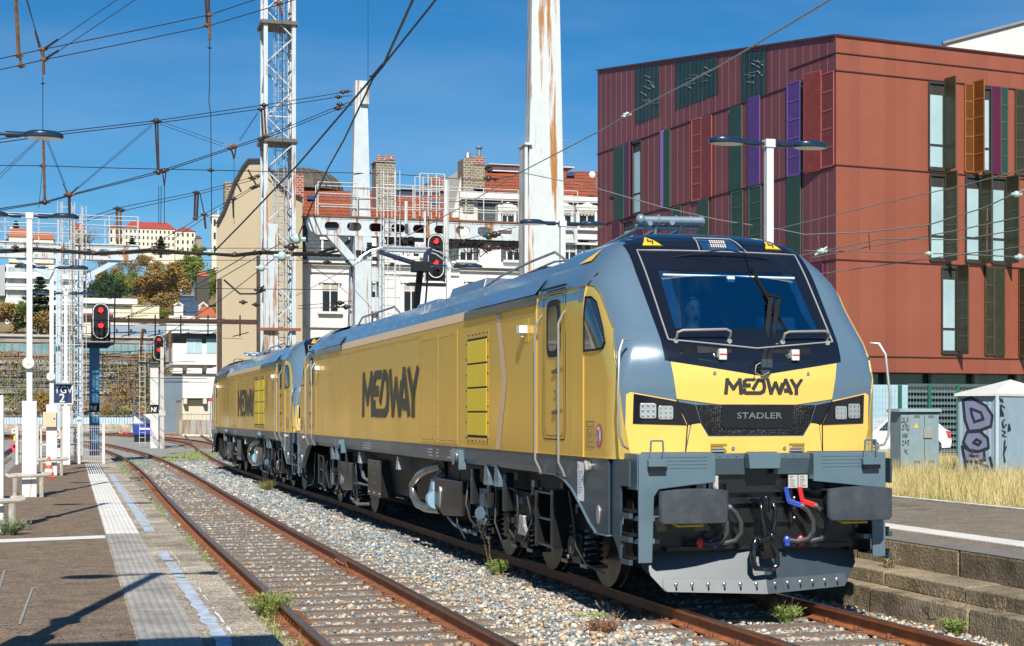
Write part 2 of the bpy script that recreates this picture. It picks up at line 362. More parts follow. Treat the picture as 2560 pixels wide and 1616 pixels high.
def make_cab(root,parts):
    B=lambda mb,name,m,**k: addp(parts,mb.build(name,m,root,**k))
    # shell
    zs=[1.49,1.6,1.8,2.0,2.15,2.3,2.4,2.5,2.6,2.67,2.79,2.9,3.0,3.1,3.2,3.27,3.35,3.42,3.5,3.56,3.63,3.68,3.72,3.76,3.8,3.84,3.87,3.9,3.92,3.94,3.945]
    mb=MB(); rows=[]
    for z in zs:
        p=pl(z); r=[(-x,y,z) for x,y in p[::-1]]+[(x,y,z) for x,y in p[1:]]; rows.append(r)
    n=len(rows[0])
    for r in rows: mb.v+=r
    for i in range(len(rows)-1):
        for j in range(n-1):
            zc=(zs[i]+zs[i+1])/2; xc=sum(rows[i+a][j+b][0] for a in(0,1) for b in(0,1))/4
            yc=rows[i][j][1]
            if 2.79<=zc<=3.42 and abs(xc)<.70 : continue
            mb.f.append((i*n+j,i*n+j+1,(i+1)*n+j+1,(i+1)*n+j)); mb.mi.append(0)
    # close the rear and top
    B(mb,'cab_shell',blue,smooth=True,auto=30)
    # windshield surround (black mask): ring of four strips
    mb=MB()
    patch(mb,[(-.93,2.68),(0,2.60),(.93,2.68),(.92,2.79),(-.92,2.79)],Ff,.012,step=.06)
    patch(mb,[(-.94,2.79),(-.79,2.79),(-.765,3.42),(-.97,3.42)],Ff,.012,step=.06); patch(mb,[(.79,2.79),(.94,2.79),(.97,3.42),(.765,3.42)],Ff,.012,step=.06)
    patch(mb,[(-.97,3.42),(.97,3.42),(.98,3.66),(-.98,3.66)],Ff,.012,step=.06)
    patch(mb,[(-.98,3.62),(.98,3.62),(.93,3.80),(.80,3.84),(.45,3.872),(-.45,3.872),(-.80,3.84),(-.93,3.80)],Ff,.009,step=.05)
    patch(mb,[(-.93,2.70),(-.93,2.465),(0,2.325),(.93,2.465),(.93,2.70),(0,2.62)],Ff,.008,step=.06)
    # dark side flank between the mask and the blue pillars
    for s in(-1,1): patch(mb,[(s*.86,2.47),(s*.86,3.76),(s*.985,3.72),(s*1.0,3.4),(s*.96,2.47)][::(1 if s>0 else -1)],Ff,.007,step=.06)
    B(mb,'windshield_mask',black,smooth=True,auto=30)
    mb=MB(); patch(mb,GLASS,Ff,.002,skirt=0); B(mb,'windshield',winglass,smooth=True)
    # grey seal lines
    mb=MB()
    edge=[(-.90,2.672),(-.905,3.645),(.905,3.645),(.90,2.672)]
    def dense(P,k=10):
        o=[]
        for (a,b),(c,d_) in zip(P,P[1:]): o+=[(a+(c-a)*i/k,b+(d_-b)*i/k) for i in range(k)]
        return o+[P[-1]]
    for P in (edge,[(-.9,2.672),(0,2.59),(.9,2.672)]):
        mb.tube([tuple(Vector(Ff(a,b))+Vector((0,-.016,.006))) for a,b in dense(P)],.0085,6)
    sg=[(-.24,3.645),(-.21,3.80),(.21,3.80),(.29,3.645)]
    mb.tube([tuple(Vector(Ff(a,b))+Vector((0,-.014,.016))) for a,b in dense(sg,4)],.008,6)
    B(mb,'window_seal',mat('seal_grey',(.30,.30,.30),.5),smooth=True)
    # roof lamp behind its cover
    mb=MB(); patch(mb,[(-.19,3.66),(.25,3.66),(.19,3.785),(-.185,3.785)],Ff,.012,step=.05); lw=B(mb,'top_light_cover',mat('blue_cover',(.01,.05,.14),.08,coat=1,tone=0),smooth=True)
    mb=MB()
    for r in range(4):
        for c in range(7):
            x=-.085+c*.026+r*.004; z=3.685+r*.021+(.006 if r>1 else 0); p=Vector(Ff(x,z))+Vector((0,-.02,.022)); mb.sph(p,.0095,0,6,4)
    q=mb.build('top_light',mat('led_white',(.9,.8,.62),.3,tone=0),root,smooth=True); parts.append(q)
    # yellow nose
    mb=MB()
    patch(mb,[(-.905,2.455),(-.845,2.09),(-.42,2.035),(.42,2.035),(.845,2.09),(.905,2.455),(0,2.32)],Ff,.008,step=.09)
    patch(mb,[(-1.33,2.13),(-1.29,2.155),(-.855,2.075),(-.83,2.06),(-.70,1.86),(-.755,1.53),(-1.33,1.53)],Ff,.004,step=.1)
    patch(mb,[(1.33,2.13),(1.29,2.155),(.855,2.075),(.83,2.06),(.70,1.86),(.755,1.53),(1.33,1.53)][::-1],Ff,.004,step=.1)
    patch(mb,[(-.745,1.53),(-.69,1.845),(-.60,1.845),(-.52,1.715),(.52,1.715),(.60,1.845),(.69,1.845),(.745,1.53)][::-1],Ff,.008,step=.1)
    B(mb,'nose_panel',yellow,smooth=True,auto=30)
    mb=MB()
    for s in(-1,1):
        P=[(s*a,b) for a,b in((.85,2.065),(1.26,2.14),(1.262,1.845),(.74,1.83))]; P=P if s>0 else P[::-1]
        patch(mb,P,Ff,.012,step=.08)
    patch(mb,[(-.86,2.065),(-.72,1.83),(-.60,1.85),(-.66,2.03)][::-1],Ff,.009); patch(mb,[(.86,2.065),(.72,1.83),(.60,1.85),(.66,2.03)],Ff,.009)
    patch(mb,[(-.38,2.025),(-.40,1.845),(-.36,1.80),(.36,1.80),(.40,1.845),(.38,2.025)][::-1],Ff,.016)
    B(mb,'headlight_surround',black,smooth=True,auto=30)
    # grille
    M=MATS.get('grille')
    if not M:
        M=mat('grille',(.012,.012,.013),.45,tone=0); t=M.node_tree; N=t.nodes
        br=N.new('ShaderNodeTexVoronoi'); br.inputs['Scale'].default_value=42; br.inputs['Randomness'].default_value=.25; tc=N.new('ShaderNodeTexCoord'); mp=N.new('ShaderNodeMapping'); mp.inputs['Scale'].default_value=(1,.2,1.7)
        t.links.new(tc.outputs['Object'],mp.inputs[0]); t.links.new(mp.outputs[0],br.inputs[0]); cr=N.new('ShaderNodeValToRGB'); cr.color_ramp.elements[0].position=.25; cr.color_ramp.elements[1].position=.5
        cr.color_ramp.elements[0].color=(.12,.125,.13,1); cr.color_ramp.elements[1].color=(.003,.003,.003,1); t.links.new(br.outputs[0],cr.inputs[0]); t.links.new(cr.outputs[0],N['Principled BSDF'].inputs['Base Color'])
    mb=MB(); patch(mb,[(-.65,2.03),(-.59,1.84),(-.51,1.725),(.51,1.725),(.59,1.84),(.65,2.03)][::-1],Ff,.004); B(mb,'radiator_grille',M)
    # nose seams
    mb=MB()
    for s in(-1,1):
        strokes(mb,[[(s*.848,2.085),(s*.735,1.85),(s*.75,1.52)]],.012,lambda a,b,d:(a,Ff(a,b)[1]-.010-d,b))
    mb.build('panel_seam',blackm,root) and parts.append(root.children[-1]) if False else parts.append(mb.build('panel_seam',blackm,root))
    # headlights
    for s in(-1,1):
        for k,(x0,x1,zt,zb) in enumerate(((.885,1.03,2.02,1.885),(1.05,1.205,2.045,1.895))):
            hl=MB(); c=Ff(s*(x0+x1)/2,(zt+zb)/2); sl=(Ff(s*x1,2)[1]-Ff(s*x0,2)[1])/(x1-x0)
            fn=lambda a,b,d_,s=s,c=c,sl=sl:(a,c[1]+sl*(abs(a)-abs(c[0]))-.016-d_,b)
            hl.prism(rrect(min(s*x0,s*x1),max(s*x0,s*x1),zb,zt,.02),fn,0,.012)
            h=hl.build('headlight',[mat('lamp_glass',(.55,.57,.58),.12,.6,tone=.1)],root,bevel=.003); parts.append(h)
            le=MB()
            for i in range(3):
                for j in range(3):
                    a=s*(x0+(x1-x0)*(i+.5)/3); b=zb+(zt-zb)*(j+.5)/3; le.sph(fn(a,b,.012),.013 if k else .011,0,6,4)
            q=le.build('lens',boltm if k else mat('lens_dark',(.5,.5,.48),.2,.5,tone=.3),h,smooth=True); 
    # lettering on the nose
    sx=.84/5.3; fn=lambda a,b,d_:(-.36+a,Ff(-.36+a,2.2)[1]-.010-d_,2.135+max(0,min(.16,b)))
    mb=MB(); strokes(mb,[[(a*sx,b*.16) for a,b in g] for g in GLY],.040,lambda a,b,d_:fn(a,b,d_)); B(mb,'lettering',txtb)
    parts.append(text_mesh('STADLER',.085,lambda a,b:(-.235+a,Ff(0,1.92)[1]-.018-.004,1.895+b),steel,'maker_lettering',root,w=1.42,bold=.001))
    # warning triangles
    for x,z in((-.72,3.69),(.66,3.69)):
        mb=MB(); P=[(x-.11,z),(x+.11,z),(x,z+.125)]
        patch(mb,P,Ff,.013,step=.04,skirt=.004); tr=mb.build('warning_sign',signy,root); parts.append(tr)
        mb=MB(); fo=lambda a,b,d_:tuple(Vector(Ff(a,b))+Vector((0,-.014-d_,.016)))
        strokes(mb,[[(x-.01,z+.085),(x-.025,z+.055),(x+.022,z+.055),(x+.005,z+.02)]],.012,fo)
        strokes(mb,[[(x-.11,z),(x+.11,z),(x,z+.125),(x-.11,z)]],.007,fo); mb.build('flash_symbol',txtb,tr)
    # handrails under the windshield
    for s in(-1,1):
        a,b=(.30,.83) if s>0 else (-.83,-.28)
        mb=MB(); P=[]
        for x,z,o in((a,2.665,.01),(a,2.70,.06),(a+.0,2.745,.085),(a+.05,2.765,.09),(b-.06,2.78,.09),(b-.01,2.76,.085),(b,2.72,.06),(b,2.68,.01)):
            q=Ff(x,min(z,2.78)); P.append((x,Ff(x,2.68)[1]-o,z))
        mb.tube(P,.014,8)
        for x in(a,b): mb.tube([(x,Ff(x,2.66)[1]+.01,2.66),(x,Ff(x,2.66)[1]-.03,2.665)],.026,8)
        B(mb,'handrail',silver,smooth=True)
    # tail light pockets and red/white lamps
    for s in(-1,1):
        mb=MB(); c=(.16,.62) if s>0 else (-.63,-.25)
        patch(mb,[(c[0],2.43),(c[1],2.475),(c[1]-.01,2.61),(c[0]+.02,2.58)] if s>0 else [(c[0],2.475),(c[1],2.43),(c[1]-.02,2.58),(c[0]+.01,2.61)],Ff,.009); B(mb,'lamp_pocket',blackm)
        mb=MB(); x=.40 if s>0 else -.39; y=Ff(x,2.5)[1]; mb.box(x-.038,x+.042,y-.05,y,2.475,2.585); h=B(mb,'marker_lamp',lamp_w,bevel=.008)
        mb=MB(); mb.box(x-.036,x+.044,y-.054,y-.05,2.522,2.537); mb.build('red_band',redp,h)
        mb=MB(); mb.box(x-.062,x-.038,y-.035,y-.005,2.5,2.57); mb.build('bracket',steel,h)
    mb=MB(); y=Ff(-.73,2.55)[1]; mb.tube([(-.73,y-.02,2.55),(-.73,y+.02,2.55)],.06,16); B(mb,'horn_cover',blackm,smooth=True)
    # wiper: hub, twin arms, blade
    P0=Vector(Ff(.02,2.40))+Vector((0,-.03,0)); P1=Vector(Ff(.335,3.12))+Vector((0,-.07,.02)); P0b=P0+Vector((.06,0,.0)); P1b=P1+Vector((.085,0,-.01))
    mb=MB(); mb.bar(P0+Vector((0,-.04,0)),P1,.045,.018); mb.bar(P0b+Vector((0,-.04,0)),P1b,.045,.018); mb.tube([P1+Vector((-.02,-.01,.02)),P1b+Vector((.01,-.01,.0))],.014,6)
    B(mb,'wiper_arm',blackm)
    mb=MB(); q0=Vector(Ff(.40,2.74))+Vector((0,-.03,0)); q1=Vector(Ff(.27,3.46))+Vector((0,-.035,0)); mm=(q0+q1)/2; mb.bar(q0,q1,.012,.03); mb.bar(q0*.55+q1*.45+Vector((0,-.02,0)),q0*.35+q1*.65+Vector((0,-.02,0)),.035,.02); mb.bar(mm+Vector((0,-.02,0)),P1,.03,.02); B(mb,'wiper_blade',blackm)
    mb=MB()
    for p in(P0,P0b): mb.box(p.x-.028,p.x+.028,p.y-.07,p.y-.02,p.z-.0,p.z+.085)
    mb.tube([P0+Vector((.03,.03,-.02)),P0+Vector((.03,-.04,-.02))],.055,12)
    mb.tube([P0+Vector((-.02,-.03,.05)),P0+Vector((-.08,-.05,.02)),P0+Vector((-.09,-.05,-.05)),P0+Vector((-.02,-.05,-.085)),P0+Vector((.06,-.05,-.05))],.006,6,1)
    B(mb,'wiper_hub',[mat('wiper_metal',(.06,.075,.09),.35,.3),silver],smooth=True)
    # small screws on nose and recesses with handles
    mb=MB()
    for x,z in((-.47,2.345),(.55,2.345),(-.26,1.60),(.30,1.60)): p=Ff(x,z); mb.tube([(x,p[1]-.02,z),(x,p[1],z)],.019,10)
    B(mb,'fastener',boltm,smooth=True)
    for x in(-.41,.44):
        mb=MB(); y=Ff(x,1.6)[1]-.010; mb.box(x-.085,x+.085,y-.002,y,1.555,1.645,1); mb.box(x-.08,x+.06,y-.016,y-.004,1.565,1.582,0); mb.box(x-.08,x+.06,y-.016,y-.004,1.592,1.606,0); mb.box(x-.085,x+.085,y-.008,y-.002,1.62,1.645,1)
        B(mb,'recessed_handle',[silver,mat('recess_yellow',(.30,.20,.02),.5)])
    # side panels (gold), seams, windows, door
    for s in(-1,1):
        fs=Fs(s); rev=(lambda P:P[::-1]) if s<0 else (lambda P:P)
        mb=MB()
        patch(mb,rev([(1.64,1.495),(3.30,1.495),(3.30,3.275),(1.64,3.275)]),fs,.004*s if s>0 else -.004,step=.2)
        cabP=[(1.615,1.495),(1.615,3.27),(1.56,3.27),(1.48,3.25),(1.37,3.18),(1.26,3.06),(1.13,2.93),(.98,2.79),(.84,2.57),(.76,2.38),(.72,2.15),(.72,1.495)]
        patch(mb,rev(cabP[::-1]),fs,.010*s,step=.05); 
        ob=B(mb,'side_panel',gold,smooth=True,auto=30)
        # patches on the -x side need outward offset: normals handled by sign of a,b order
        fo=lambda k:(lambda a,b,d_=0,k=k:(s*(abs(fs(a,b)[0])+k+d_),a,b))
        mb=MB(); strokes(mb,[[(1.627,1.49),(1.627,3.28),(1.58,3.40),(1.40,3.56),(1.30,3.66)]],.022,fo(.006))
        strokes(mb,[[(2.62,1.66),(2.30,1.66),(2.24,1.74),(2.24,3.24),(2.30,3.31),(2.98,3.31),(3.06,3.24),(3.06,1.74),(3.0,1.66),(2.62,1.66)]],.014,fo(.006))
        strokes(mb,[[(2.66,1.70),(2.36,1.70),(2.30,1.77),(2.30,3.20),(2.36,3.26),(2.92,3.26),(2.99,3.20),(2.99,1.77),(2.92,1.70),(2.66,1.70)]],.008,fo(.006))
        mb.box(min(s*1.45,s*1.475),max(s*1.45,s*1.475),2.2,3.08,3.325,3.345)
        B(mb,'door_seam',blackm)
        mb=MB(); P=rrect(2.42,2.90,2.57,3.20,.12,5); mb.prism(P,lambda a,b,d_:(s*(1.456+d_),a,b),0,.008); dw=B(mb,'door_window_frame',blackm)
        mb=MB(); mb.prism(rrect(2.50,2.83,2.64,3.13,.09,5),lambda a,b,d_:(s*(1.464+d_),a,b),0,.003); mb.build('pane',sideglass,dw)
        P=[(1.59,2.585),(1.59,3.16),(1.47,3.15),(1.37,3.09),(1.28,2.99),(1.12,2.81),(1.0,2.65),(1.03,2.59),(1.20,2.585)]
        mb=MB(); patch(mb,rev(P[::-1]),fs,.013*s,step=.04); cw=B(mb,'cab_side_window_frame',blackm)
        c=np.mean(P,axis=0); P2=[(c[0]+(a-c[0])*.9,c[1]+(b-c[1])*.92) for a,b in P]
        mb=MB(); patch(mb,rev(P2[::-1]),fs,.018*s,step=.04,skirt=0); mb.build('pane',sideglass,cw,smooth=True)
        # hand rails
        for y0 in(3.13,2.27):
            mb=MB(); x=s*1.525; mb.tube([(s*1.455,y0-.02,3.06),(s*1.49,y0-.01,3.0),(x,y0,2.92),(x,y0,1.50),(x,y0,1.42),(s*1.485,y0-.02,1.33),(s*1.46,y0-.02,1.26)],.0135,8); B(mb,'grab_rail',silver,smooth=True)
        mb=MB(); mb.tube([(s*1.33,.66,2.67),(s*1.40,.60,2.66),(s*1.45,.56,2.55),(s*1.48,.52,2.1),(s*1.46,.52,1.72),(s*1.42,.53,1.63),(s*1.34,.62,1.60)],.0135,8); B(mb,'corner_rail',silver,smooth=True)
        mb=MB()
        for z,l in((2.43,.24),(1.98,.24)):
            mb.bar((s*1.475,2.42,z),(s*1.475,2.66,z-.03),.012,.035); mb.bar((s*1.456,2.66,z-.03),(s*1.475,2.66,z-.03),.02,.03)
        B(mb,'door_handle',mat('handle_dark',(.12,.09,.04),.3,.5))
        fn=(lambda a,b:(-1.4575,2.66-a,2.09+b)) if s<0 else (lambda a,b:(1.4575,2.54+a,2.09+b))
        parts.append(text_mesh('2' if s<0 else '1',.17,fn,txtb,'door_number',root,w=.8))
        # forbidden-sign disc and gauge plate
        yc,zc=1.13,1.72
        def disc(r,k,mt,nm,par=None,ph=1.0):
            m_=MB(); P=ell(yc,zc,r*.8,r,20); vs=[fo(k)(a,b) for a,b in P]; m_.add(vs,[tuple(range(20))]); o_=m_.build(nm,mt,par or root); return o_
        dsc=disc(.125,.014,redp,'prohibition_sign'); parts.append(dsc); disc(.095,.017,txtw,'white_field',dsc)
        m_=MB(); strokes(m_,[[(yc-.015,zc+.06),(yc-.015,zc)],[(yc+.02,zc+.06),(yc+.02,zc)],[(yc,zc+.01),(yc,zc-.06)],[(yc-.03,zc-.065),(yc+.03,zc-.065)]],.018,fo(.019)); m_.build('bottle_symbol',txtb,dsc)
        m_=MB(); strokes(m_,[[(yc+.06,zc+.075),(yc-.06,zc-.075)]],.022,fo(.023)); m_.build('bar',redp,dsc)
        mb=MB(); strokes(mb,[[(1.28,1.6),(1.52,1.6),(1.52,1.86),(1.28,1.86),(1.28,1.6)],[(1.34,1.65),(1.46,1.65),(1.46,1.81),(1.34,1.81),(1.34,1.65)]],.011,fo(.014)); B(mb,'gauge_plate',txtb)
        fn=(lambda a,b:(-1.466,1.45-a,1.70+b)) if s<0 else (lambda a,b:(1.466,1.36+a,1.70+b))
        parts.append(text_mesh('G1',.075,fn,txtb,'gauge_mark',root))
        mb=MB(); x=s*1.452; mb.box(min(x,s*1.457),max(x,s*1.457),3.62,3.86,2.78,3.06,1); mb.box(min(x,x+s*.10),max(x,x+s*.10),3.68,3.80,2.885,2.975,0); mb.tube([(x+s*.05,3.74,2.84),(x+s*.05,3.74,2.885)],.022,8)
        B(mb,'side_lamp',[lamp_w,gold],bevel=.01)
        # edge triangle on the blue flank
        mb=MB(); fz=lambda a,b,d_=0:tuple(Vector(fs(a,b))+Vector((s*(.012+d_),0,.012+d_)))
        mb.add([fz(2.35,3.56),fz(1.95,3.56),fz(2.02,3.70)],[(0,1,2)]); B(mb,'flank_warning_sign',signy)
    # floor / inside of the cab
    mb=MB(); mb.box(-1.3,1.3,3.0,3.06,1.5,3.8,tp=(.75,1)); mb.box(-1.35,1.35,.95,3.06,1.45,1.5); mb.box(-1.2,1.2,.75,1.35,1.5,2.60); mb.box(-1.1,1.1,1.35,1.5,2.3,2.5); mb.box(-.25,.25,1.1,1.4,2.6,2.8); mb.box(.35,.8,1.15,1.3,2.6,2.95)
    B(mb,'cab_interior',mat('cab_inside',(.10,.22,.34),.7))
    mb=MB(); mb.box(-.75,.75,.90,.93,2.725,2.775); mb.tube([(-.74,1.20,3.37),(.74,1.20,3.37)],.012,6); mb.box(-.04,.04,1.16,1.2,3.31,3.37); B(mb,'sun_blind_rail',mat('blind_white',(.62,.68,.70),.5))
    mb=MB(); mb.box(-.52,-.06,1.75,1.85,2.3,2.92,tp=(.8,1)); mb.box(-.52,-.06,1.35,1.85,2.16,2.29); B(mb,'seat',mat('seat_dark',(.02,.03,.05),.8),bevel=.03)
    # ---------------- buffer beam, steps, frame front
    fy=.35
    mb=MB()
    for s in(-1,1):
        q=(lambda P:[(s*a,b) for a,b in P])
        mb.prism(q([(.53,1.555),(1.33,1.555),(1.33,.50),(1.19,.50),(1.17,1.14),(1.12,1.21),(.80,1.245),(.53,1.27)]),lambda a,b,d_:(a,d_,b),fy,fy+.025)
        mb.box(min(s*.53,s*1.33),max(s*.53,s*1.33),fy+.0255,.62,1.535,1.555)
        # side wall of steps: posts and treads
        mb.box(min(s*1.315,s*1.335),max(s*1.315,s*1.335),fy+.0255,.87,1.20,1.555)
        mb.bar((s*1.33,.84,1.2),(s*1.33,.80,.52),.02,.06)
        for k,z in enumerate((.90,.68)):
            mb.box(min(s*1.10,s*1.325),max(s*1.10,s*1.325),fy+.03,.84,z,z+.05,0)
        mb.box(min(s*1.05,s*1.30),max(s*1.05,s*1.30),.60,.87,.55,1.52,1)
    mb.prism([(-.18,1.555),(.18,1.555),(.16,1.40),(-.16,1.40)],lambda a,b,d_:(a,d_+(1.555-b)*-.0,b),fy-.0,fy+.13)
    B(mb,'frame_front',[frame,blackm],bevel=.006)
    mb=MB()
    for s in(-1,1):
        vs=[(s*.178,fy+.09,1.552),(s*.532,fy+.09,1.552),(s*.532,fy+.13,1.35),(s*.178,fy+.13,1.35),(s*.20,fy+.09,1.50)]
        mb.add([vs[0],vs[1],(s*.532,fy+.085,1.50),(s*.19,fy+.085,1.50)],[(0,1,2,3)]); mb.add([(s*.19,fy+.085,1.50),(s*.532,fy+.085,1.50),(s*.532,fy+.15,1.34),(s*.15,fy+.15,1.34)],[(0,1,2,3)])
        mb.add([(s*.53,fy+.01,1.55),(s*.532,fy+.13,1.55),(s*.532,fy+.15,1.29),(s*.53,fy+.01,1.29)],[(0,1,2,3)])
    B(mb,'frame_cowl',mat('frame_mid',(.085,.13,.155),.35,.1,coat=.3))
    mb=MB()
    for s in(-1,1):
        for k in range(3): mb.sph((s*(.27+k*.09),fy+.08,1.527),.008,0,6,4)
    B(mb,'rivet',boltm)
    mb=MB(); 
    for s in(-1,1):
        for k in range(4): mb.box(min(s*.62,s*1.12),max(s*.62,s*1.12),fy-.0025,fy,1.41+k*.035,1.413+k*.035)
    B(mb,'engraved_line',framed)
    mb=MB()
    for s in(-1,1):
        for i in range(26): mb.box(min(s*(.56+i*.026),s*(.575+i*.026)),max(s*(.56+i*.026),s*(.575+i*.026)),fy+.01,.56,1.5555,1.566)
    for i in range(12): mb.box(-.15+i*.025,-.137+i*.025,fy+.01,fy+.12,1.5555,1.566)
    B(mb,'tread_plate',mat('tread',(.28,.29,.30),.5,.6))
    for s in(-1,1):
        mb=MB(); x=s*1.15
        for a in(-.075,.075): mb.bar((x+a,fy-.02,1.43),(x+a*.8,fy-.02,1.68),.018,.018)
        mb.bar((x-.062,fy-.02,1.68),(x+.062,fy-.02,1.68),.018,.018); mb.box(x-.095,x+.095,fy-.05,fy-.002,1.43,1.50); B(mb,'step_handle',frame,bevel=.005)
        mb=MB(); mb.box(x-.09,x+.09,fy-.06,fy-.003,1.39,1.43); B(mb,'handle_bracket',blackm)
        # lower step treads
        for z in(.985,.755,.53):
            mb=MB(); mb.box(min(s*1.16,s*1.40),max(s*1.16,s*1.40),fy+.05,.60,z,z+.025); 
            for i in range(8): mb.box(min(s*1.395,s*1.41),max(s*1.395,s*1.41),fy+.06+i*.025,fy+.075+i*.025,z+.025,z+.038)
            B(mb,'step_tread',blackm)
        # side skirt: ladder side + panel + arch
        X=s*1.43
        sk=[(.88,1.49),(3.22,1.49),(3.22,1.27),(3.0,1.285),(2.6,1.285),(2.3,1.25),(2.0,1.15),(1.72,1.0),(1.45,.84),(1.22,.74),(.88,.74)]
        mb=MB(); mb.prism(sk,lambda a,b,d_:(X+s*d_,a,b),0,.02)
        mb.prism([(.378,1.49),(.87,1.49),(.87,.76),(.70,.62),(.62,.5),(.62,1.24),(.378,1.24)],lambda a,b,d_:(s*(1.42+d_),a,b),-.02,0)
        for z in(.95,.72,.50): mb.box(min(s*1.38,s*1.42),max(s*1.38,s*1.42),.378,.62,z-.02,z+.03)
        B(mb,'side_skirt',mat('skirt_paint',(.040,.070,.092),.30,.0,(.036,.062,.083),1,coat=.1,spec=.3))
        mb=MB(); lip=[(3.18,1.262),(3.0,1.275),(2.6,1.275),(2.3,1.24),(2.0,1.14),(1.72,.99),(1.45,.83),(1.22,.73),(.88,.73)]
        for a,b in zip(lip,lip[1:]): mb.bar((X+s*.0,a[0],a[1]),(X,b[0],b[1]),.09,.014)
        B(mb,'arch_lip',frame)
        if s<0:
            mb=MB(); mb.add([(X-.023,1.62,1.03),(X-.023,1.84,1.03),(X-.023,1.84,1.44),(X-.023,1.62,1.44)],[(0,1,2,3)]); pp=B(mb,'paper_notice',mat('paper',(.8,.8,.82),.7,tone=0))
            mb=MB(); f2=lambda a,b,d_:(X-.024-d_,1.84-a,b); strokes(mb,[[(.03,1.34-k*.028),(.19-(k%3)*.03,1.34-k*.028)] for k in range(9)],.006,f2); mb.build('printed_line',mat('ink',(.2,.2,.2),.6),pp)
            mb=MB(); strokes(mb,[[(.02,1.40),(.07,1.40)]],.03,f2); mb.build('logo_patch',signy,pp)
        mb=MB(); mb.tube([(X+s*.02,1.45,1.40),(X+s*.05,1.45,1.40)],.055,12); mb.bar((X+s*.06,1.42,1.36),(X+s*.06,1.48,1.45),.03,.03); B(mb,'filler_cap',silver,smooth=True)
        mb=MB(); mb.prism(ell(1.17,.92,.045,.10,16),lambda a,b,d_:(X+s*(.02+d_),a,b),0,.012); B(mb,'sight_glass',silver)
        # buffers
        bc=(s*.88,1.06)
        mb=MB(); P=[];n=14; pts=[]
        base=[]
        for i in range(9): t=-1+2*i/8; base.append((t*.35,.17-.025*t*t))
        outl=base+[(.352,.10),(.352,-.13),(.32,-.165)]+[(x,-.168) for x in(.1,-.1)]+[(-.32,-.165),(-.352,-.13),(-.352,.10)]
        vs=[];fs=[]
        rings=[(1.0,.045),(1.0,.022),(.96,.008),(.5,.002)]
        for k,(sc_,yy) in enumerate(rings): vs+=[(bc[0]+a*sc_,yy+.03*(a*sc_/.35)**2,bc[1]+b*sc_) for a,b in outl]
        vs.append((bc[0],0,bc[1])); m_=len(outl)
        for k in range(3):
            for i in range(m_): fs.append((k*m_+i,k*m_+(i+1)%m_,(k+1)*m_+(i+1)%m_,(k+1)*m_+i))
        for i in range(m_): fs.append((3*m_+i,3*m_+(i+1)%m_,4*m_))
        fs.append(tuple(range(m_))[::-1]); mb.add(vs,fs); bp=B(mb,'buffer',buffm,smooth=True,auto=35)
        mb=MB(); mb.tube([(bc[0],.04,bc[1]),(bc[0],.40,bc[1])],.10,14); mb.tube([(bc[0],.28,bc[1]),(bc[0],.62,bc[1])],.15,14); mb.build('buffer_stem',black2,bp,smooth=True)
        mb=MB(); mb.tube([(bc[0]-.16,.30,.90),(bc[0]-.12,.18,.865),(bc[0]+.14,.18,.865),(bc[0]+.18,.30,.90)],.012,6); mb.build('yellow_grip',mat('grip_yellow',(.8,.6,.02),.4),bp,smooth=True)
    # buffer beam interior
    mb=MB(); mb.box(-1.17,1.17,.56,.66,.60,1.53); mb.box(-.34,.34,.50,.56,1.16,1.19); mb.box(-.34,.34,.50,.56,1.05,1.07); mb.box(-.34,.34,.50,.56,.86,.88); mb.box(-.36,-.33,.48,.56,.86,1.25); mb.box(.33,.36,.48,.56,.86,1.25); mb.box(.40,.76,.48,.56,1.17,1.19)
    mb.box(-1.0,1.0,.44,.62,.60,.64); mb.box(-.5,-.38,.48,.56,.80,1.2); mb.box(.78,.88,.50,.56,.80,1.25)
    B(mb,'buffer_beam',mat('beam_black',(.012,.013,.014),.3,coat=.3))
    mb=MB()
    for x in(-.42,.38,.80): 
        for z in(.90,1.0,1.1): mb.sph((x,.475,z),.016 if x<.5 else .024,0,8,5,(1,.6,1))
    B(mb,'beam_bolt',boltm,smooth=True)
    for x in(-.63,-.50,.36,.47):
        mb=MB(); mb.box(x-.05,x+.05,.465,.478,1.20,1.33); pp=B(mb,'hose_label',mat('label_grey',(.45,.45,.43),.5))
        words=('BP','HLL','CG','TFA') if x in(-.50,.36) else('MR','HBL','CP','TDP')
        for k,wd in enumerate(words): text_mesh(wd,.030,lambda a,b,k=k:(x-.035+a,.463,1.30-k*.03+b),txtb,'label_text',pp,w=1.1)
    # hoses
    for x,cl,sg in((.31,bluep,1),(.46,redp,1),(-.47,bluep,-1),(-.62,redp,-1)):
        mb=MB(); mb.bar((x-.03,.46,1.21),(x-.005,.44,1.06),.05,.04); mb.bar((x-.01,.44,1.07),(x+.09,.36,1.03),.05,.05); mb.sph((x-.07,.36,.69),.04,0,8,5,(1,.8,1.1)); mb.bar((x-.07,.36,.63),(x-.07,.36,.72),.05,.04)
        h=B(mb,'air_hose',cl,bevel=.006)
        mb=MB(); pts=[(x+.085,.36,1.03),(x+.15,.34,.97),(x+.19,.31,.88),(x+.185,.29,.78),(x+.13,.30,.70),(x+.03,.33,.675),(x-.04,.36,.685)]
        mb.tube(pts,.027,8); mb.build('rubber_hose',mat('hose_rubber',(.035,.035,.037),.45),h,smooth=True)
        mb=MB(); mb.tube([(x+.083,.362,1.035),(x+.1,.355,1.015)],.027,8); mb.tube([(x+.055,.33,.682),(x+.03,.335,.681)],.026,8); mb.build('clamp',silver,h,smooth=True)
    # screw coupling
    mb=MB(); mb.box(-.07,.07,.30,.55,1.00,1.10); mb.tube([(-.02,.30,1.13),(-.02,.30,.98)],.05,8)
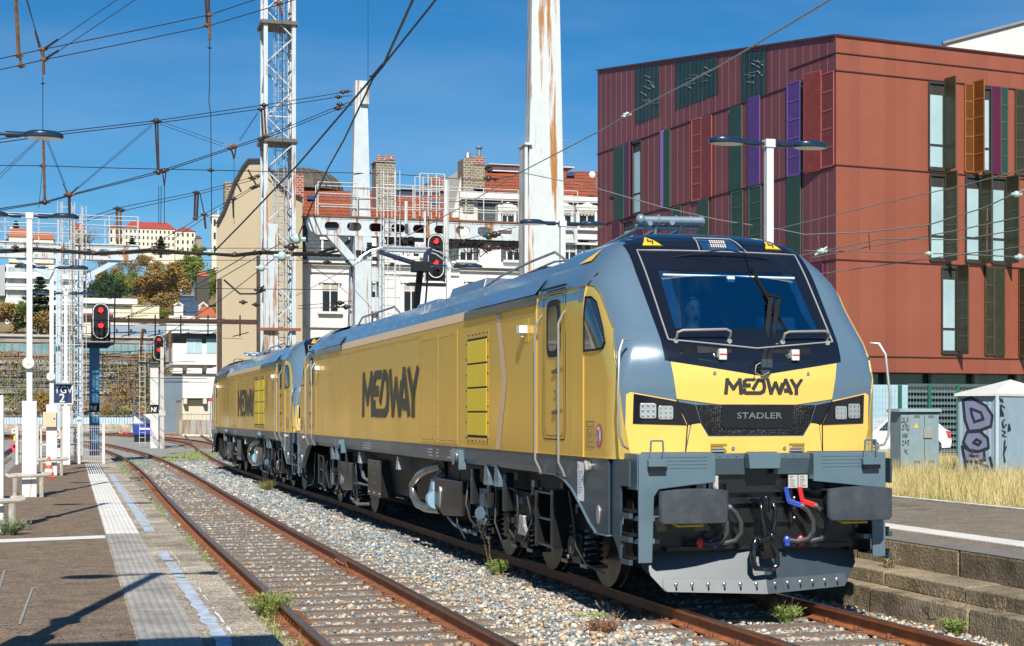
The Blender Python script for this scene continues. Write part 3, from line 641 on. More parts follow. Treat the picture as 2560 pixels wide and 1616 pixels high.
    for dx,wv in((-.075,.05),(.075,.05)):
        mb.tube([(dx*.7,.34,1.10),(dx,.28,1.0),(dx*.8,.27,.86),(dx*.5,.28,.72)],[.028,.024,.024,.034],8)
    mb.tube([(-.11,.28,.70),(.10,.28,.70)],.035,8); mb.sph((.03,.27,.74),.05); mb.box(-.06,.06,.25,.33,.52,.72)
    mb.tube([(-.13,.27,.74),(-.17,.25,.66),(-.18,.24,.50),(-.15,.24,.43),(.02,.24,.42),(.08,.24,.46),(.07,.24,.58),(.03,.25,.66)],.030,8)
    B(mb,'screw_coupling',mat('coupling_black',(.010,.011,.013),.16,.2,coat=.8),smooth=True,bevel=.006)
    # plough
    mb=MB()
    def plo(a,b,d_):
        y=.30+.24*abs(a)+(b-.18)*.35; return (a,y+d_,b)
    for s in(-1,1):
        P=[(0,.175),(s*.98,.20),(s*1.16,.42),(s*1.16,.62),(0,.58)]
        if s<0: P=P[::-1]
        mb.prism(P,plo,0,.015)
    B(mb,'snow_plough',mat('plough_grey',(.035,.055,.07),.36,.0,(.05,.068,.08),1.2))
    mb=MB()
    for s in(-1,1):
        P=[(0,.17),(s*.965,.195),(s*1.0,.235),(s*.99,.32),(0,.31)]
        if s<0: P=P[::-1]
        mb.prism(P,lambda a,b,d_:plo(a,b,d_-.012),0,.010)
    B(mb,'plough_blade',mat('blade_grey',(.09,.11,.125),.42,.0,c2=(.06,.075,.085)))
    mb=MB()
    for s in(-1,1):
        for k in range(6):
            a=s*(.10+k*.155); p=plo(a,.265,-.02); mb.sph(p,.022,0,8,5,(1,.5,1)); mb.box(a-.008,a+.008,p[1]-.014,p[1]+.004,.20,.24,1)
    B(mb,'plough_bolt',[boltm,blackm],smooth=True)
    return parts
def make_bogie(root,parts,yc):
    B=lambda mb,name,m,**k: addp(parts,mb.build(name,m,root,**k))
    mb=MB()
    for s in(-1,1):
        x=s*1.05; P=[(2.15,.62),(2.6,.52),(3.1,.60),(3.5,.72),(4.2,.70),(4.6,.55),(5.0,.55),(5.4,.70),(6.1,.70),(6.5,.55),(6.9,.55),(7.2,.68),(7.2,.92),(5.2,.98),(2.15,.90)]
        mb.prism(P,lambda a,b,d_:(x+s*d_,a,b),-.06,.06)
        for y in(2.7,4.75,6.7):
            mb.box(min(s*.98,s*1.18),max(s*.98,s*1.18),y-.17,y+.17,.28,.62)
        mb.box(-1.0,1.0,3.7,3.95,.6,.85); 
    B(mb,'bogie_frame',black2,bevel=.015)
    for y in(2.7,4.75,6.7):
        mb=MB()
        for s in(-1,1):
            mb.tube([(s*.68,y,.535),(s*.73,y,.535),(s*.735,y,.535),(s*.82,y,.535)],[.56,.56,.535,.53],28); 
        mb.tube([(-.7,y,.535),(.7,y,.535)],.08,8,1)
        ws=B(mb,'wheelset',[mat('wheel_steel',(.16,.15,.14),.4,.7,(.08,.07,.06),5),black2],smooth=True,auto=30)
        mb=MB()
        for s in(-1,1):
            mb.tube([(s*.82,y,.535),(s*.86,y,.535)],.22,14); mb.tube([(s*1.18,y,.47),(s*1.24,y,.47)],.12,12)
        mb.build('axle_box_cap',mat('hub_grey',(.14,.14,.14),.35,.6),ws,smooth=True)
        mb=MB()
        for s in(-1,1):
            for dy in(-.34,.34):
                P=[]
                for i in range(48): t=i/8*2*math.pi; P.append((s*1.09+.095*math.cos(t),y+dy+.095*math.sin(t),.30+i/48*.40))
                mb.tube(P,.019,6); mb.box(s*1.09-.12,s*1.09+.12,y+dy-.12,y+dy+.12,.26,.30)
        B(mb,'coil_spring',mat('spring_black',(.03,.03,.032),.25,.3,coat=.5),smooth=True)
    mb=MB()
    for s in(-1,1):
        for y in(6.6,5.75,5.0):
            mb.box(min(s*1.26,s*1.37),max(s*1.26,s*1.37),y-.09,y+.09,.72,1.2,tp=(1,.75))
        mb.box(min(s*1.1,s*1.36),max(s*1.1,s*1.36),2.98,3.10,.42,1.08); mb.box(min(s*1.1,s*1.36),max(s*1.1,s*1.36),3.60,3.70,.40,1.05)
        for z in(.42,.72,1.02): mb.box(min(s*1.14,s*1.35),max(s*1.14,s*1.35),3.1,3.6,z,z+.03)
    B(mb,'damper_housing',mat('housing_black',(.014,.016,.018),.3,.0,coat=.15,spec=.4),bevel=.02)
    mb=MB(); rnd=random.Random(5)
    for s in(-1,1):
        for y in(5.25,5.75): 
            mb.prism([(y-.13,1.42),(y-.03,1.42),(y+.02,1.2),(y+.05,1.02),(y-.2,1.02),(y-.2,1.15),(y-.13,1.25)],lambda a,b,d_:(s*(1.34+d_),a,b),0,.08)
        mb.tube([(s*1.2,6.25,.62),(s*1.3,6.25,.62),(s*1.36,6.2,.62)],.09,10); mb.box(min(s*1.15,s*1.3),max(s*1.15,s*1.3),6.0,6.45,.60,.95)
    B(mb,'lifting_bracket',frame,bevel=.01)
    mb=MB()
    for s in(-1,1):
        for y in(4.5,6.3): mb.prism([(y-.1,.70),(y+.1,.70),(y+.1,.60),(y+.22,.50),(y+.18,.46),(y-.16,.46),(y-.2,.52),(y-.1,.58)],lambda a,b,d_:(s*(1.24+d_),a,b),0,.05)
    B(mb,'brake_caliper',mat('caliper_grey',(.55,.55,.55),.35,.3,(.3,.3,.3),8),bevel=.01)
    mb=MB()
    for s in(-1,1):
        x=s*1.33
        for P in ([(5.5,1.1),(5.55,.85),(5.5,.55),(5.2,.32),(5.05,.34)],[(4.9,1.02),(4.6,1.0),(4.45,.8),(4.5,.55),(4.7,.4),(4.85,.5)],[(6.9,1.0),(7.05,.9),(7.0,.7),(6.8,.5),(6.3,.35)],[(4.1,.95),(3.95,.7),(4.05,.5),(4.3,.38)],[(2.5,1.1),(2.4,.8),(2.2,.5),(1.9,.35),(1.4,.3)],[(7.4,1.1),(7.6,.8),(7.5,.4),(7.1,.22)],[(6.0,.9),(5.9,.6),(6.05,.42),(6.2,.3)]):
            mb.tube([(x+.02*math.sin(i*2),a,b) for i,(a,b) in enumerate(P)],.013,6)
    B(mb,'cable',mat('cable_black',(.05,.05,.052),.35),smooth=True)
    mb=MB(); rnd=random.Random(9)
    for s in(-1,1):
        for k in range(46):
            y=rnd.uniform(2.3,7.6); z=rnd.uniform(.35,1.2); x=s*rnd.uniform(1.12,1.28); l=rnd.uniform(.02,.07)
            if rnd.random()<.5: mb.tube([(x,y,z),(x+s*.03,y,z)],l*.5,8,rnd.choice((0,1,1)))
            else: mb.box(min(x,x+s*.05),max(x,x+s*.05),y-l,y+l,z-l*.7,z+l*.7,rnd.choice((0,0,1)))
    B(mb,'bogie_fitting',[black2,mat('fitting_grey',(.36,.37,.38),.3,.6)],bevel=.004)
    return parts
def make_loco(loc,label):
    root=thing('locomotive',label,'locomotive',(0,0,0),'yellow and grey locomotives coupled on the right track')
    parts=[]; make_cab(root,parts); make_bogie(root,parts,0)
    # rear cab and rear bogie are the same parts turned round
    for p in list(parts):
        c=p.copy(); COL.objects.link(c); c.parent=root; c.location=(0,LEN,0); c.rotation_euler=(0,0,math.pi)
        for g in p.children: d_=g.copy(); COL.objects.link(d_); d_.parent=c
    B=lambda mb,name,m,par=root,**k: mb.build(name,m,par,**k)
    y0,y1=3.3,LEN-3.3
    mb=MB()
    for s in(-1,1): mb.add([(s*1.45,y0,1.49),(s*1.45,y1,1.49),(s*1.45,y1,3.20),(s*1.45,y0,3.20)],[(0,1,2,3)])
    mb.add([(-1.45,y0,1.49),(1.45,y0,1.49),(1.45,y1,1.49),(-1.45,y1,1.49)],[(0,1,2,3)]); B(mb,'side_wall',gold)
    mb=MB()
    prof=[(1.45,3.20),(1.425,3.33),(1.31,3.5),(1.13,3.68),(1.06,3.70),(1.0,3.55),(-1.0,3.55),(-1.06,3.70),(-1.13,3.68),(-1.31,3.5),(-1.425,3.33),(-1.45,3.20)]
    vs=[(a,y0,b) for a,b in prof]+[(a,y1,b) for a,b in prof]; n=len(prof)
    mb.add(vs,[(i,i+1,n+i+1,n+i) for i in range(n-1)]+[tuple(range(n)),tuple(range(2*n-1,n-1,-1))]); B(mb,'roof_panel',blue)
    mb=MB()
    for s in(-1,1):
        for a,b in((0.0,.0),): mb.add([(s*1.454,6.58,3.203),(s*1.454,LEN-6.58,3.203),(s*1.430,LEN-6.52,3.33),(s*1.430,6.52,3.33)],[(0,1,2,3)])
    B(mb,'cream_band',tan)
    mb=MB()
    for s in(-1,1):
        for f in(0,1):
            q=(lambda y:y) if not f else (lambda y:LEN-y)
            mb.prism([(q(3.3),3.19),(q(6.62),3.20),(q(6.56),3.31),(q(3.3),3.30)],lambda a,b,d_:(s*(1.45+d_),a,b),.001,.03)
    B(mb,'roof_overhang',mat('overhang_dark',(.03,.055,.06),.25,coat=.5),bevel=.004)
    mb=MB()
    for s in(-1,1):
        for f in(0,1):
            q=(lambda y:y) if not f else (lambda y:LEN-y)
            mb.add([(s*1.482,q(3.28),3.31),(s*1.482,q(6.58),3.32),(s*1.33,q(6.35),3.50),(s*1.33,q(3.28),3.50)],[(0,1,2,3)])
    B(mb,'roof_flare',blue)
    mb=MB(); # screws on the roof slope
    for s in(-1,1):
        for k in range(22): mb.sph((s*1.375,3.9+k*.72,3.43),.007,0,6,4)
        for k in range(11): mb.sph((s*1.24,4.2+k*1.44,3.59),.007,0,6,4)
    B(mb,'roof_screw',boltm)
    # side A (-x): panels, vent, stripe, lettering ; side B (+x)
    def side(s,mir,panels,vents,stripe,txt):
        q=lambda y:LEN-y if mir else y
        fo=lambda a,b,d_:(s*(1.45+d_),q(a),b)
        mb=MB()
        for a0,a1,b0,b1 in panels:
            mb.prism(rect(a0,a1,b0,b1),fo,.001,.007)
        ob=B(mb,'access_panel',gold,bevel=.003)
        mb=MB()
        for a0,a1,b0,b1 in panels:
            for k in range(9): mb.sph(fo(a0+.04,b0+.06+(b1-b0-.12)*k/8,.006),.010,0,6,4); mb.sph(fo(a1-.04,b0+.06+(b1-b0-.12)*k/8,.006),.010,0,6,4)
            for k in range(1,7): mb.sph(fo(a0+.06+(a1-a0-.12)*k/7,b0+.05,.009),.012,0,6,4); mb.sph(fo(a0+.06+(a1-a0-.12)*k/7,b1-.05,.009),.012,0,6,4)
        mb.build('panel_screw',mat('screw_dark',(.10,.085,.05),.4,.4),ob)
        for a0,a1 in vents:
            mb=MB(); mb.prism(rect(a0-.09,a1+.09,1.56,3.02),fo,.001,.006); ob=B(mb,'vent_frame',gold,bevel=.003)
            mb=MB(); h=(2.92-1.65)/4
            for k in range(4): mb.prism(rect(a0,a1,1.65+k*h+.012,1.65+(k+1)*h-.012),fo,.0075,.016)
            mb.build('vent_panel',ventyel,ob,bevel=.004)
            mb=MB(); mb.prism(rect(a0-.01,a1+.01,1.63,2.94),fo,.0062,.0074)
            for k in range(7):
                for a in(a0-.06,a1+.06): mb.sph(fo(a,1.62+k*.21,.008),.012,0,6,4)
            for k in range(6):
                for b in(1.585,2.99): mb.sph(fo(a0-.03+(a1-a0)*k/5.2,b,.008),.012,0,6,4)
            mb.build('vent_shadow_gap',blackm,ob)
        if stripe:
            a=stripe; mb=MB(); w=.21
            mb.add([fo(a,1.50,.0045),fo(a+w,1.50,.0045),fo(a-.30+w,2.36,.0045),fo(a-.30,2.36,.0045),fo(a+w,3.19,.0045),fo(a,3.19,.0045)],[(0,1,2,3),(3,2,4,5)]); B(mb,'pink_stripe',tan)
        # thin raised outlines
        mb=MB()
        for a0,a1,b0,b1 in ((5.35,3.35,1.6,3.1),(9.4,19.6,1.56,3.12)) if s<0 else ((9.2,3.5,1.6,3.1),(10.0,19.6,1.56,3.12)):
            strokes(mb,[[(a0,b0),(a0,b1),(a1,b1-.0)]],.012,lambda a,b,d_:fo(a,b,.004+d_))
        B(mb,'panel_outline',mat('gold_edge',(.62,.42,.10),.3,.4))
        a0,a1=txt; sx=(a1-a0)/5.3
        def ft(a,b,d_): return (s*(1.455+d_),q(a1-a) if s<0 else q(a0+a),1.88+max(0,min(.82,b)))
        mb=MB(); strokes(mb,[[(a*sx,b*.82) for a,b in g] for g in GLY],.195,ft); B(mb,'side_lettering',mat('side_letter_dark',(.022,.028,.018),.38,0,tone=.1,spec=.25))
    side(-1,False,[(8.2,9.32,1.52,3.10),(7.06,8.18,1.52,3.10)],[(5.48,6.47)],4.86,(9.55,14.2))
    # +x side is seen on the second, reversed engine: world y = 46.04 - local y
    side(1,False,[(8.3,9.0,1.52,3.10),(9.02,9.8,1.52,3.10)],[(14.9,15.85),(16.1,17.05)],None,(10.2,14.6))
    # underframe sill
    mb=MB()
    for s in(-1,1):
        P=[(1.44,1.488),(1.44,1.34),(1.40,1.27),(1.30,1.24),(1.30,1.488)]
        vs=[(s*a,3.2,b) for a,b in P]+[(s*a,LEN-3.2,b) for a,b in P]; n=5
        mb.add(vs,[(i,(i+1)%n,n+(i+1)%n,n+i) for i in range(n)])
    B(mb,'sole_bar',MATS['skirt_paint'])
    mb=MB()
    for s in(-1,1):
        fn=(lambda a,b,d_:(-1.443-d_,a,b)) if s<0 else (lambda a,b,d_:(1.443+d_,LEN-a,b))
        rnd=random.Random(3)
        for a in(7.0,7.35,8.2,8.6,13.4,13.7,14.0,16.2,17.1):
            w=rnd.uniform(.1,.5); strokes(mb,[[(a,1.42-k*.045),(a+w*rnd.uniform(.5,1),1.42-k*.045)] for k in range(3)],.018,fn)
        strokes(mb,[[(7.3,1.32),(7.3,1.45),(6.7,1.45),(6.7,1.32),(7.3,1.32)]],.008,fn)
    B(mb,'sill_marking',mat('marking_grey',(.5,.52,.54),.5))
    for s in(-1,1):
        q=(lambda y:y) if s<0 else (lambda y:LEN-y)
        for y in(6.95,16.4):
            mb=MB(); yy=q(y); mb.tube([(s*1.42,yy,1.36),(s*1.52,yy,1.36),(s*1.54,yy,1.36)],[.10,.07,.12],14); mb.bar((s*1.46,yy-.16,1.44),(s*1.46,yy-.2,1.18),.1,.05); B(mb,'jacking_point',frame,smooth=True,bevel=.006)
    # belly tank and equipment boxes
    mb=MB(); mb.box(-1.1,1.1,8.9,LEN-8.9,.55,1.24,tp=(1.1,1)); mb.box(-1.15,1.15,3.2,LEN-3.2,1.0,1.24); B(mb,'underframe_tank',blackm)
    for s in(-1,1):
        q=(lambda y:y) if s<0 else (lambda y:LEN-y)
        for (a,b,z0,z1,cut) in((7.15,8.85,.52,1.0,1),(15.8,17.4,.48,1.0,1),(13.15,14.4,.46,1.12,0)):
            mb=MB(); x0,x1=s*1.05,s*1.36
            P=[(a,z0),(b-(.55 if cut else 0),z0-.06*cut),(b,z0+.1*cut),(b,z1),(a,z1)]
            mb.prism([(q(c),d_) for c,d_ in P],lambda c,d_,e:(s*(1.05+e),c,d_),0,.31 if cut else .27); eb=B(mb,'equipment_box',MATS['housing_black'],bevel=.015)
            mb=MB()
            if cut: mb.prism(ell(q(b-.38),z0+.2,.05,.16,14),lambda c,d_,e:(s*(1.361+e),c,d_),0,.012)
            else:
                for c in(.1,.5,.9):
                    for d_ in(z0+.06,z1-.06): mb.sph((s*1.322,q(a+(b-a)*c),d_),.018,0,6,4)
                strokes(mb,[[(q(a+.5),.7),(q(a+.8),.7),(q(a+.8),.88),(q(a+.5),.88),(q(a+.5),.7)]],.01,lambda c,d_,e:(s*(1.322+e),c,d_))
            mb.build('box_fitting',silver,eb,smooth=True)
        mb=MB(); Yq=q
        mb.tube([(s*1.15,q(9.3),1.15),(s*1.3,q(9.55),1.08),(s*1.36,q(9.9),.98),(s*1.38,q(10.25),.82),(s*1.38,q(10.2),.66),(s*1.36,q(9.95),.53),(s*1.32,q(9.5),.49),(s*1.2,q(9.1),.49)],.065,12); B(mb,'exhaust_pipe',steel,smooth=True)
        mb=MB()
        for k in range(3): mb.tube([(s*1.2,q(9.0+k*.06),1.1),(s*1.3,q(9.1+k*.06),.95),(s*1.33,q(9.15+k*.06),.75),(s*1.3,q(8.9+k*.06),.62)],.025,8)
        for k in range(3): mb.tube([(s*1.25,q(15.1+k*.07),1.2),(s*1.3,q(15.1+k*.07),.95),(s*1.3,q(14.85+k*.05),.75),(s*1.25,q(14.5),.68)],.025,8)
        mb.tube([(s*1.2,q(16.6),.45),(s*1.3,q(16.2),.30),(s*1.3,q(15.5),.22),(s*1.2,q(14.8),.26)],.03,8); mb.tube([(s*1.25,q(14.5),.62),(s*1.3,q(15.6),.62),(s*1.3,q(16.0),.55),(s*1.25,q(16.1),.35)],.025,8)
        mb.tube([(s*1.3,q(8.2),.45),(s*1.3,q(7.8),.36),(s*1.26,q(7.3),.30),(s*1.1,q(7.0),.3)],.028,8)
        B(mb,'flexible_hose',mat('hose_grey',(.20,.21,.22),.4,.3),smooth=True)
        mb=MB(); mb.tube([(s*1.32,q(9.02),.66),(s*1.32,q(8.88),.66)],.14,14); mb.tube([(s*1.32,q(9.0),.80),(s*1.32,q(9.0),.92)],.05,8); B(mb,'cooling_pump',mat('pump_blue',(.25,.40,.52),.3,coat=.3),smooth=True)
        mb=MB()
        for y in(11.4,14.9): mb.box(min(s*1.28,s*1.40),max(s*1.28,s*1.40),q(y)-.10,q(y)+.10,1.02,1.24,tp=(.8,.7))
        B(mb,'bracket_shoe',mat('bracket_lt',(.35,.38,.40),.35,.3),bevel=.01)
    # roof equipment
    mb=MB(); mb.box(-.75,.75,8.6,10.8,3.551,3.98,tp=(.82,.94)); mb.box(-.8,.8,11.3,12.9,3.551,3.86,tp=(.9,.95)); mb.box(-.7,.7,17.6,19.2,3.551,3.75,tp=(.9,.95)); B(mb,'roof_hood',mat('hood_alu',(.35,.38,.41),.22,.7),bevel=.02)
    mb=MB(); rnd=random.Random(11)
    for k in range(70):
        y=rnd.uniform(4.5,18.3); x=rnd.uniform(-.8,.9); 
        if 8.4<y<13: continue
        h=rnd.uniform(.05,.25); a=rnd.uniform(.04,.16); mb.box(x-a,x+a,y-a,y+a,3.551,3.56+h,rnd.choice((0,0,1)))
    for k in range(9): 
        y=5+k*1.5; mb.tube([(-.6,y,3.56),(-.6,y,3.85)],[.05,.03],8,2); mb.tube([(.4,y,3.56),(.4,y,3.85)],[.05,.03],8,2)
    B(mb,'roof_equipment',[black2,MATS['fitting_grey'],redp],bevel=.006)
    mb=MB(); 
    for x,zz in((-.95,3.98),(.95,3.98)):
        mb.tube([(x,3.7,3.74),(x,4.2,zz-.08),(x,5.2,zz-.10),(x,6.6,3.82),(x,7.6,3.72)],.016,6)
    for x in(-.9,.9): mb.tube([(x,13.4,3.72),(x,14.0,3.9),(x,17.2,3.9),(x,17.8,3.72)],.02,6)
    for x in(-.6,-.2,.3): mb.tube([(x,3.9,3.8),(x*.9,5.5,3.92),(x,8.2,3.8)],.014,6)
    B(mb,'roof_pipe',silver,smooth=True)
    # front pantograph (folded) with its insulated head near the cab
    mb=MB(); mb.tube([(.05,2.9,4.14),(.05,4.0,4.05),(.05,6.6,3.85)],.035,8); mb.tube([(-.22,2.9,4.12),(-.22,5.0,3.98)],.03,8); mb.tube([(.33,3.0,4.14),(.33,5.0,3.98)],.022,8)
    mb.tube([(-.32,3.0,4.17),(.42,2.9,4.17)],.045,10); mb.tube([(-.32,3.12,4.10),(.42,3.02,4.10)],.03,8)
    for x in(-.1,.12,.30): mb.tube([(x-.012,2.98,4.17),(x+.012,2.98,4.17)],.062,10)
    for x in(-.32,.42): mb.sph((x,2.95,4.17),.06,0,8,5)
    for x in(-.1,.2): mb.tube([(x,3.1,3.93),(x,3.0,4.14)],.02,6)
    B(mb,'roof_beam',mat('roof_beam_blue',(.20,.27,.33),.35,.2),smooth=True)
    # raised pantograph
    yb=16.6
    mb=MB(); mb.bar((.0,yb-.2,3.78),(0,yb-.75,4.80),.12,.10); mb.bar((.0,yb+.3,3.75),(.0,yb-.2,3.78),.3,.1); mb.box(-.5,.5,yb-.4,yb+.9,3.70,3.78); mb.box(-.17,.17,yb-.9,yb-.62,4.72,4.92); B(mb,'pantograph_lower_arm',blackm,bevel=.01)
    mb=MB()
    mb.tube([(.0,yb-.75,4.86),(-.35,yb-.1,5.06),(-.5,yb+.7,5.24)],.05,8); mb.tube([(.1,yb-.75,4.9),(.14,yb-.6,5.08),(.3,yb-.3,5.2)],.05,8); mb.tube([(.2,yb-.2,3.85),(.16,yb-.75,4.8)],.02,6)
    B(mb,'pantograph_upper_arm',mat('panto_dark',(.03,.04,.07),.35),smooth=True)
    mb=MB()
    for y in(yb+.55,yb+.95):
        mb.tube([(-.98,y,5.02),(-.9,y,5.14),(-.74,y,5.26),(-.5,y,5.32),(.5,y,5.32),(.72,y,5.26),(.86,y,5.16),(.95,y,5.02),(.98,y,4.92)],.018,8); mb.bar((-.5,y,5.34),(.5,y,5.34),.05,.03)
    mb.tube([(-.3,yb+.55,5.3),(-.3,yb+.95,5.3)],.02,6); mb.tube([(.3,yb+.55,5.3),(.3,yb+.95,5.3)],.02,6); mb.tube([(-.4,yb+.55,5.26),(.4,yb+.55,5.26)],.03,6)
    B(mb,'pantograph_head',mat('panto_alu',(.55,.57,.58),.35,.6),smooth=True)
    root.location=loc; return root
loco=make_loco((0,0,0),'front yellow and grey locomotive nearest the camera with its wide windshield showing')
loco2=copy_tree(loco,loc=(0,2*LEN,0),rz=math.pi,label='rear locomotive of the coupled pair, smaller in view and partly hidden')
for o in list(loco2.children):
    if o.name.startswith('pantograph_'): bpy.data.objects.remove(o)
# ---------------------------------------------------------------- driver
def driver():
    mb=MB(); X,Y=-.28,1.52
    # one lofted surface from the hips to the crown: (z, rx, ry, dy)
    rings=[(2.02,.17,.12,.06),(2.15,.18,.12,.05),(2.3,.185,.12,.04),(2.45,.21,.12,.03),(2.54,.22,.10,.02),(2.585,.17,.085,.01),(2.60,.075,.065,0),(2.64,.058,.06,-.005),(2.675,.062,.07,-.01),(2.70,.072,.085,-.012),(2.74,.076,.092,-.01),(2.78,.078,.095,-.005),(2.83,.078,.096,0),(2.88,.068,.085,.005),(2.915,.045,.055,.008),(2.93,.01,.012,.01)]
    n=20; o=0
    for z,rx,ry,dy in rings:
        for k in range(n):
            t=2*math.pi*k/n; x=rx*math.cos(t); y=ry*math.sin(t)
            if 2.70<z<2.86:
                f=max(0,-math.sin(t))**18
                if abs(z-2.74)<.01: y-=.022*f      # nose tip
                if abs(z-2.78)<.01: y-=.008*f
                g=max(0,-math.sin(t))**5
                if abs(z-2.78)<.01 and f<.5: y+=.010*g # eye line
                if abs(z-2.83)<.01: y-=.006*g
                if abs(math.cos(t))>.97 and z<2.8: x*=1.12   # ears
            mb.v.append((X+x,Y+dy+y,z))
    for i in range(len(rings)-1):
        for k in range(n): mb.f.append((i*n+k,i*n+(k+1)%n,(i+1)*n+(k+1)%n,(i+1)*n+k)); mb.mi.append(1 if i<5 else 0)
    t=thing('person','bearded driver with short dark hair seated behind the windshield of the front locomotive','person',(X,Y,2.25))
    BASE[t.name]=(X,Y,2.0)
    # arms continue the torso
    for s in(-1,1):
        mb.tube([(X+s*.19,Y+.02,2.52),(X+s*.25,Y-.05,2.36),(X+s*.24,Y-.10,2.28),(X+s*.17,Y-.27,2.34),(X+s*.13,Y-.33,2.37)],[.055,.048,.044,.034,.026],8,1)
        for f in range(4): mb.tube([(X+s*.13+(f-1.5)*.018,Y-.33,2.37),(X+s*.13+(f-1.5)*.018,Y-.38,2.36),(X+s*.13+(f-1.5)*.018,Y-.40,2.34)],[.010,.009,.007],5,0)
        mb.tube([(X+s*.09,Y-.32,2.37),(X+s*.07,Y-.36,2.37)],[.011,.008],5,0)
    mb.build('body',[mat('skin',(.42,.24,.17),.55),mat('jacket_navy',(.03,.05,.10),.8)],t,smooth=True)
    m2=MB(); m2.sph((X,Y+.018,2.845),.09,0,14,9,(.95,1.05,1.0)); h=m2
    hv=[v for v in h.v]; keep=[]
    for f in h.f:
        c=[sum(hv[i][j] for i in f)/4 for j in range(3)]
        if c[2]>2.835+(.03 if c[1]<Y-.05 else -.05 if c[1]>Y else 0): keep.append(f)
    h.f=keep; h.mi=[0]*len(keep); h.build('hair',mat('hair_dark',(.02,.014,.01),.8),t,smooth=True)
    m3=MB(); 
    for k in range(9):
        a=-.062+.124*k/8; m3.sph((X+a,Y-.085+abs(a)*.75,2.695+abs(a)*.35),.020,0,7,5)
    m3.sph((X,Y-.10,2.718),.022,0,8,4,(1.4,.5,.3)); m3.build('beard',MATS['hair_dark'],t,smooth=True)
    m4=MB()
    for s in(-1,1): m4.sph((X+s*.028,Y-.088,2.785),.009,0,8,5); m4.box(X+s*.028-.018,X+s*.028+.018,Y-.098,Y-.09,2.803,2.809)
    m4.build('eyes',blackm,t,smooth=True)
driver()
# ================================================================= GROUND, TRACKS, PLATFORMS
NP=np.random.default_rng(7)
gm=mat('ground_gravel',(.24,.23,.21),.95,0,(.15,.14,.12),.35,.6,bump=.6,bs=6)
mb=MB(); mb.add([(-900,-60,-.42),(900,-60,-.42),(900,5000,-.42),(-900,5000,-.42)],[(0,1,2,3)]); tag(mb.build('ground',gm),kind='structure')
def ballast_mat():
    M=mat('ballast',(.30,.31,.31),.95,0,(.36,.35,.32),1.3,.4); t=M.node_tree; N=t.nodes; L=t.links; b=N['Principled BSDF']
    tc=N.new('ShaderNodeTexCoord'); v=N.new('ShaderNodeTexVoronoi'); v.inputs['Scale'].default_value=15; L.new(tc.outputs['Object'],v.inputs[0])
    hv=N.new('ShaderNodeHueSaturation'); bw=N.new('ShaderNodeSeparateColor'); L.new(v.outputs['Color'],bw.inputs[0])
    cr=N.new('ShaderNodeValToRGB'); e=cr.color_ramp.elements; e[0].color=(.11,.135,.14,1); e[1].color=(.55,.51,.44,1)
    for p,c in((.3,(.22,.26,.27,1)),(.6,(.36,.37,.35,1)),(.8,(.40,.29,.18,1))): q=e.new(p); q.color=c
    L.new(bw.outputs[0],cr.inputs[0]); L.new(cr.outputs[0],b.inputs['Base Color'])
    bp=N.new('ShaderNodeBump'); bp.inputs['Strength'].default_value=1; bp.inputs['Distance'].default_value=.04; bp.invert=True; L.new(v.outputs['Distance'],bp.inputs['Height']); L.new(bp.outputs[0],b.inputs['Normal'])
    return M
bal=ballast_mat()
def sheet(name,x0,x1,y0,y1,z,nx,ny,amp,m,zf=None,yp=1.0):
    X=np.linspace(x0,x1,nx); Y=y0+(y1-y0)*np.linspace(0,1,ny)**yp
    V=[];F=[]
    for j,y in enumerate(Y):
        for i,x in enumerate(X): V.append((x,y,z+(zf(x,y) if zf else 0)+amp*NP.uniform(-1,1)))
    for j in range(ny-1):
        for i in range(nx-1): F.append((j*nx+i,j*nx+i+1,(j+1)*nx+i+1,(j+1)*nx+i))
    mb=MB(); mb.v=V; mb.f=F; mb.mi=[0]*len(F); ob=mb.build(name,m,smooth=True); return tag(ob,kind='structure')
def bz(x,y): return .045*math.exp(-((x+1.9)/.5)**2)-.05*max(0,min(1,(x-1.0)/.6))
sheet('ballast_bed',-5.16,1.95,-14,75,-.185,70,260,.012,bal,bz,2.0)
sheet('ballast_bed',-9.5,14,75.002,200,-.20,30,80,.02,bal)
sheet('ballast_bed',-70,-8.5,-10,200,-.25,60,120,.02,bal)
sheet('ballast_bed',-8.49,-5.17,48.2,75,-.21,12,30,.02,bal)
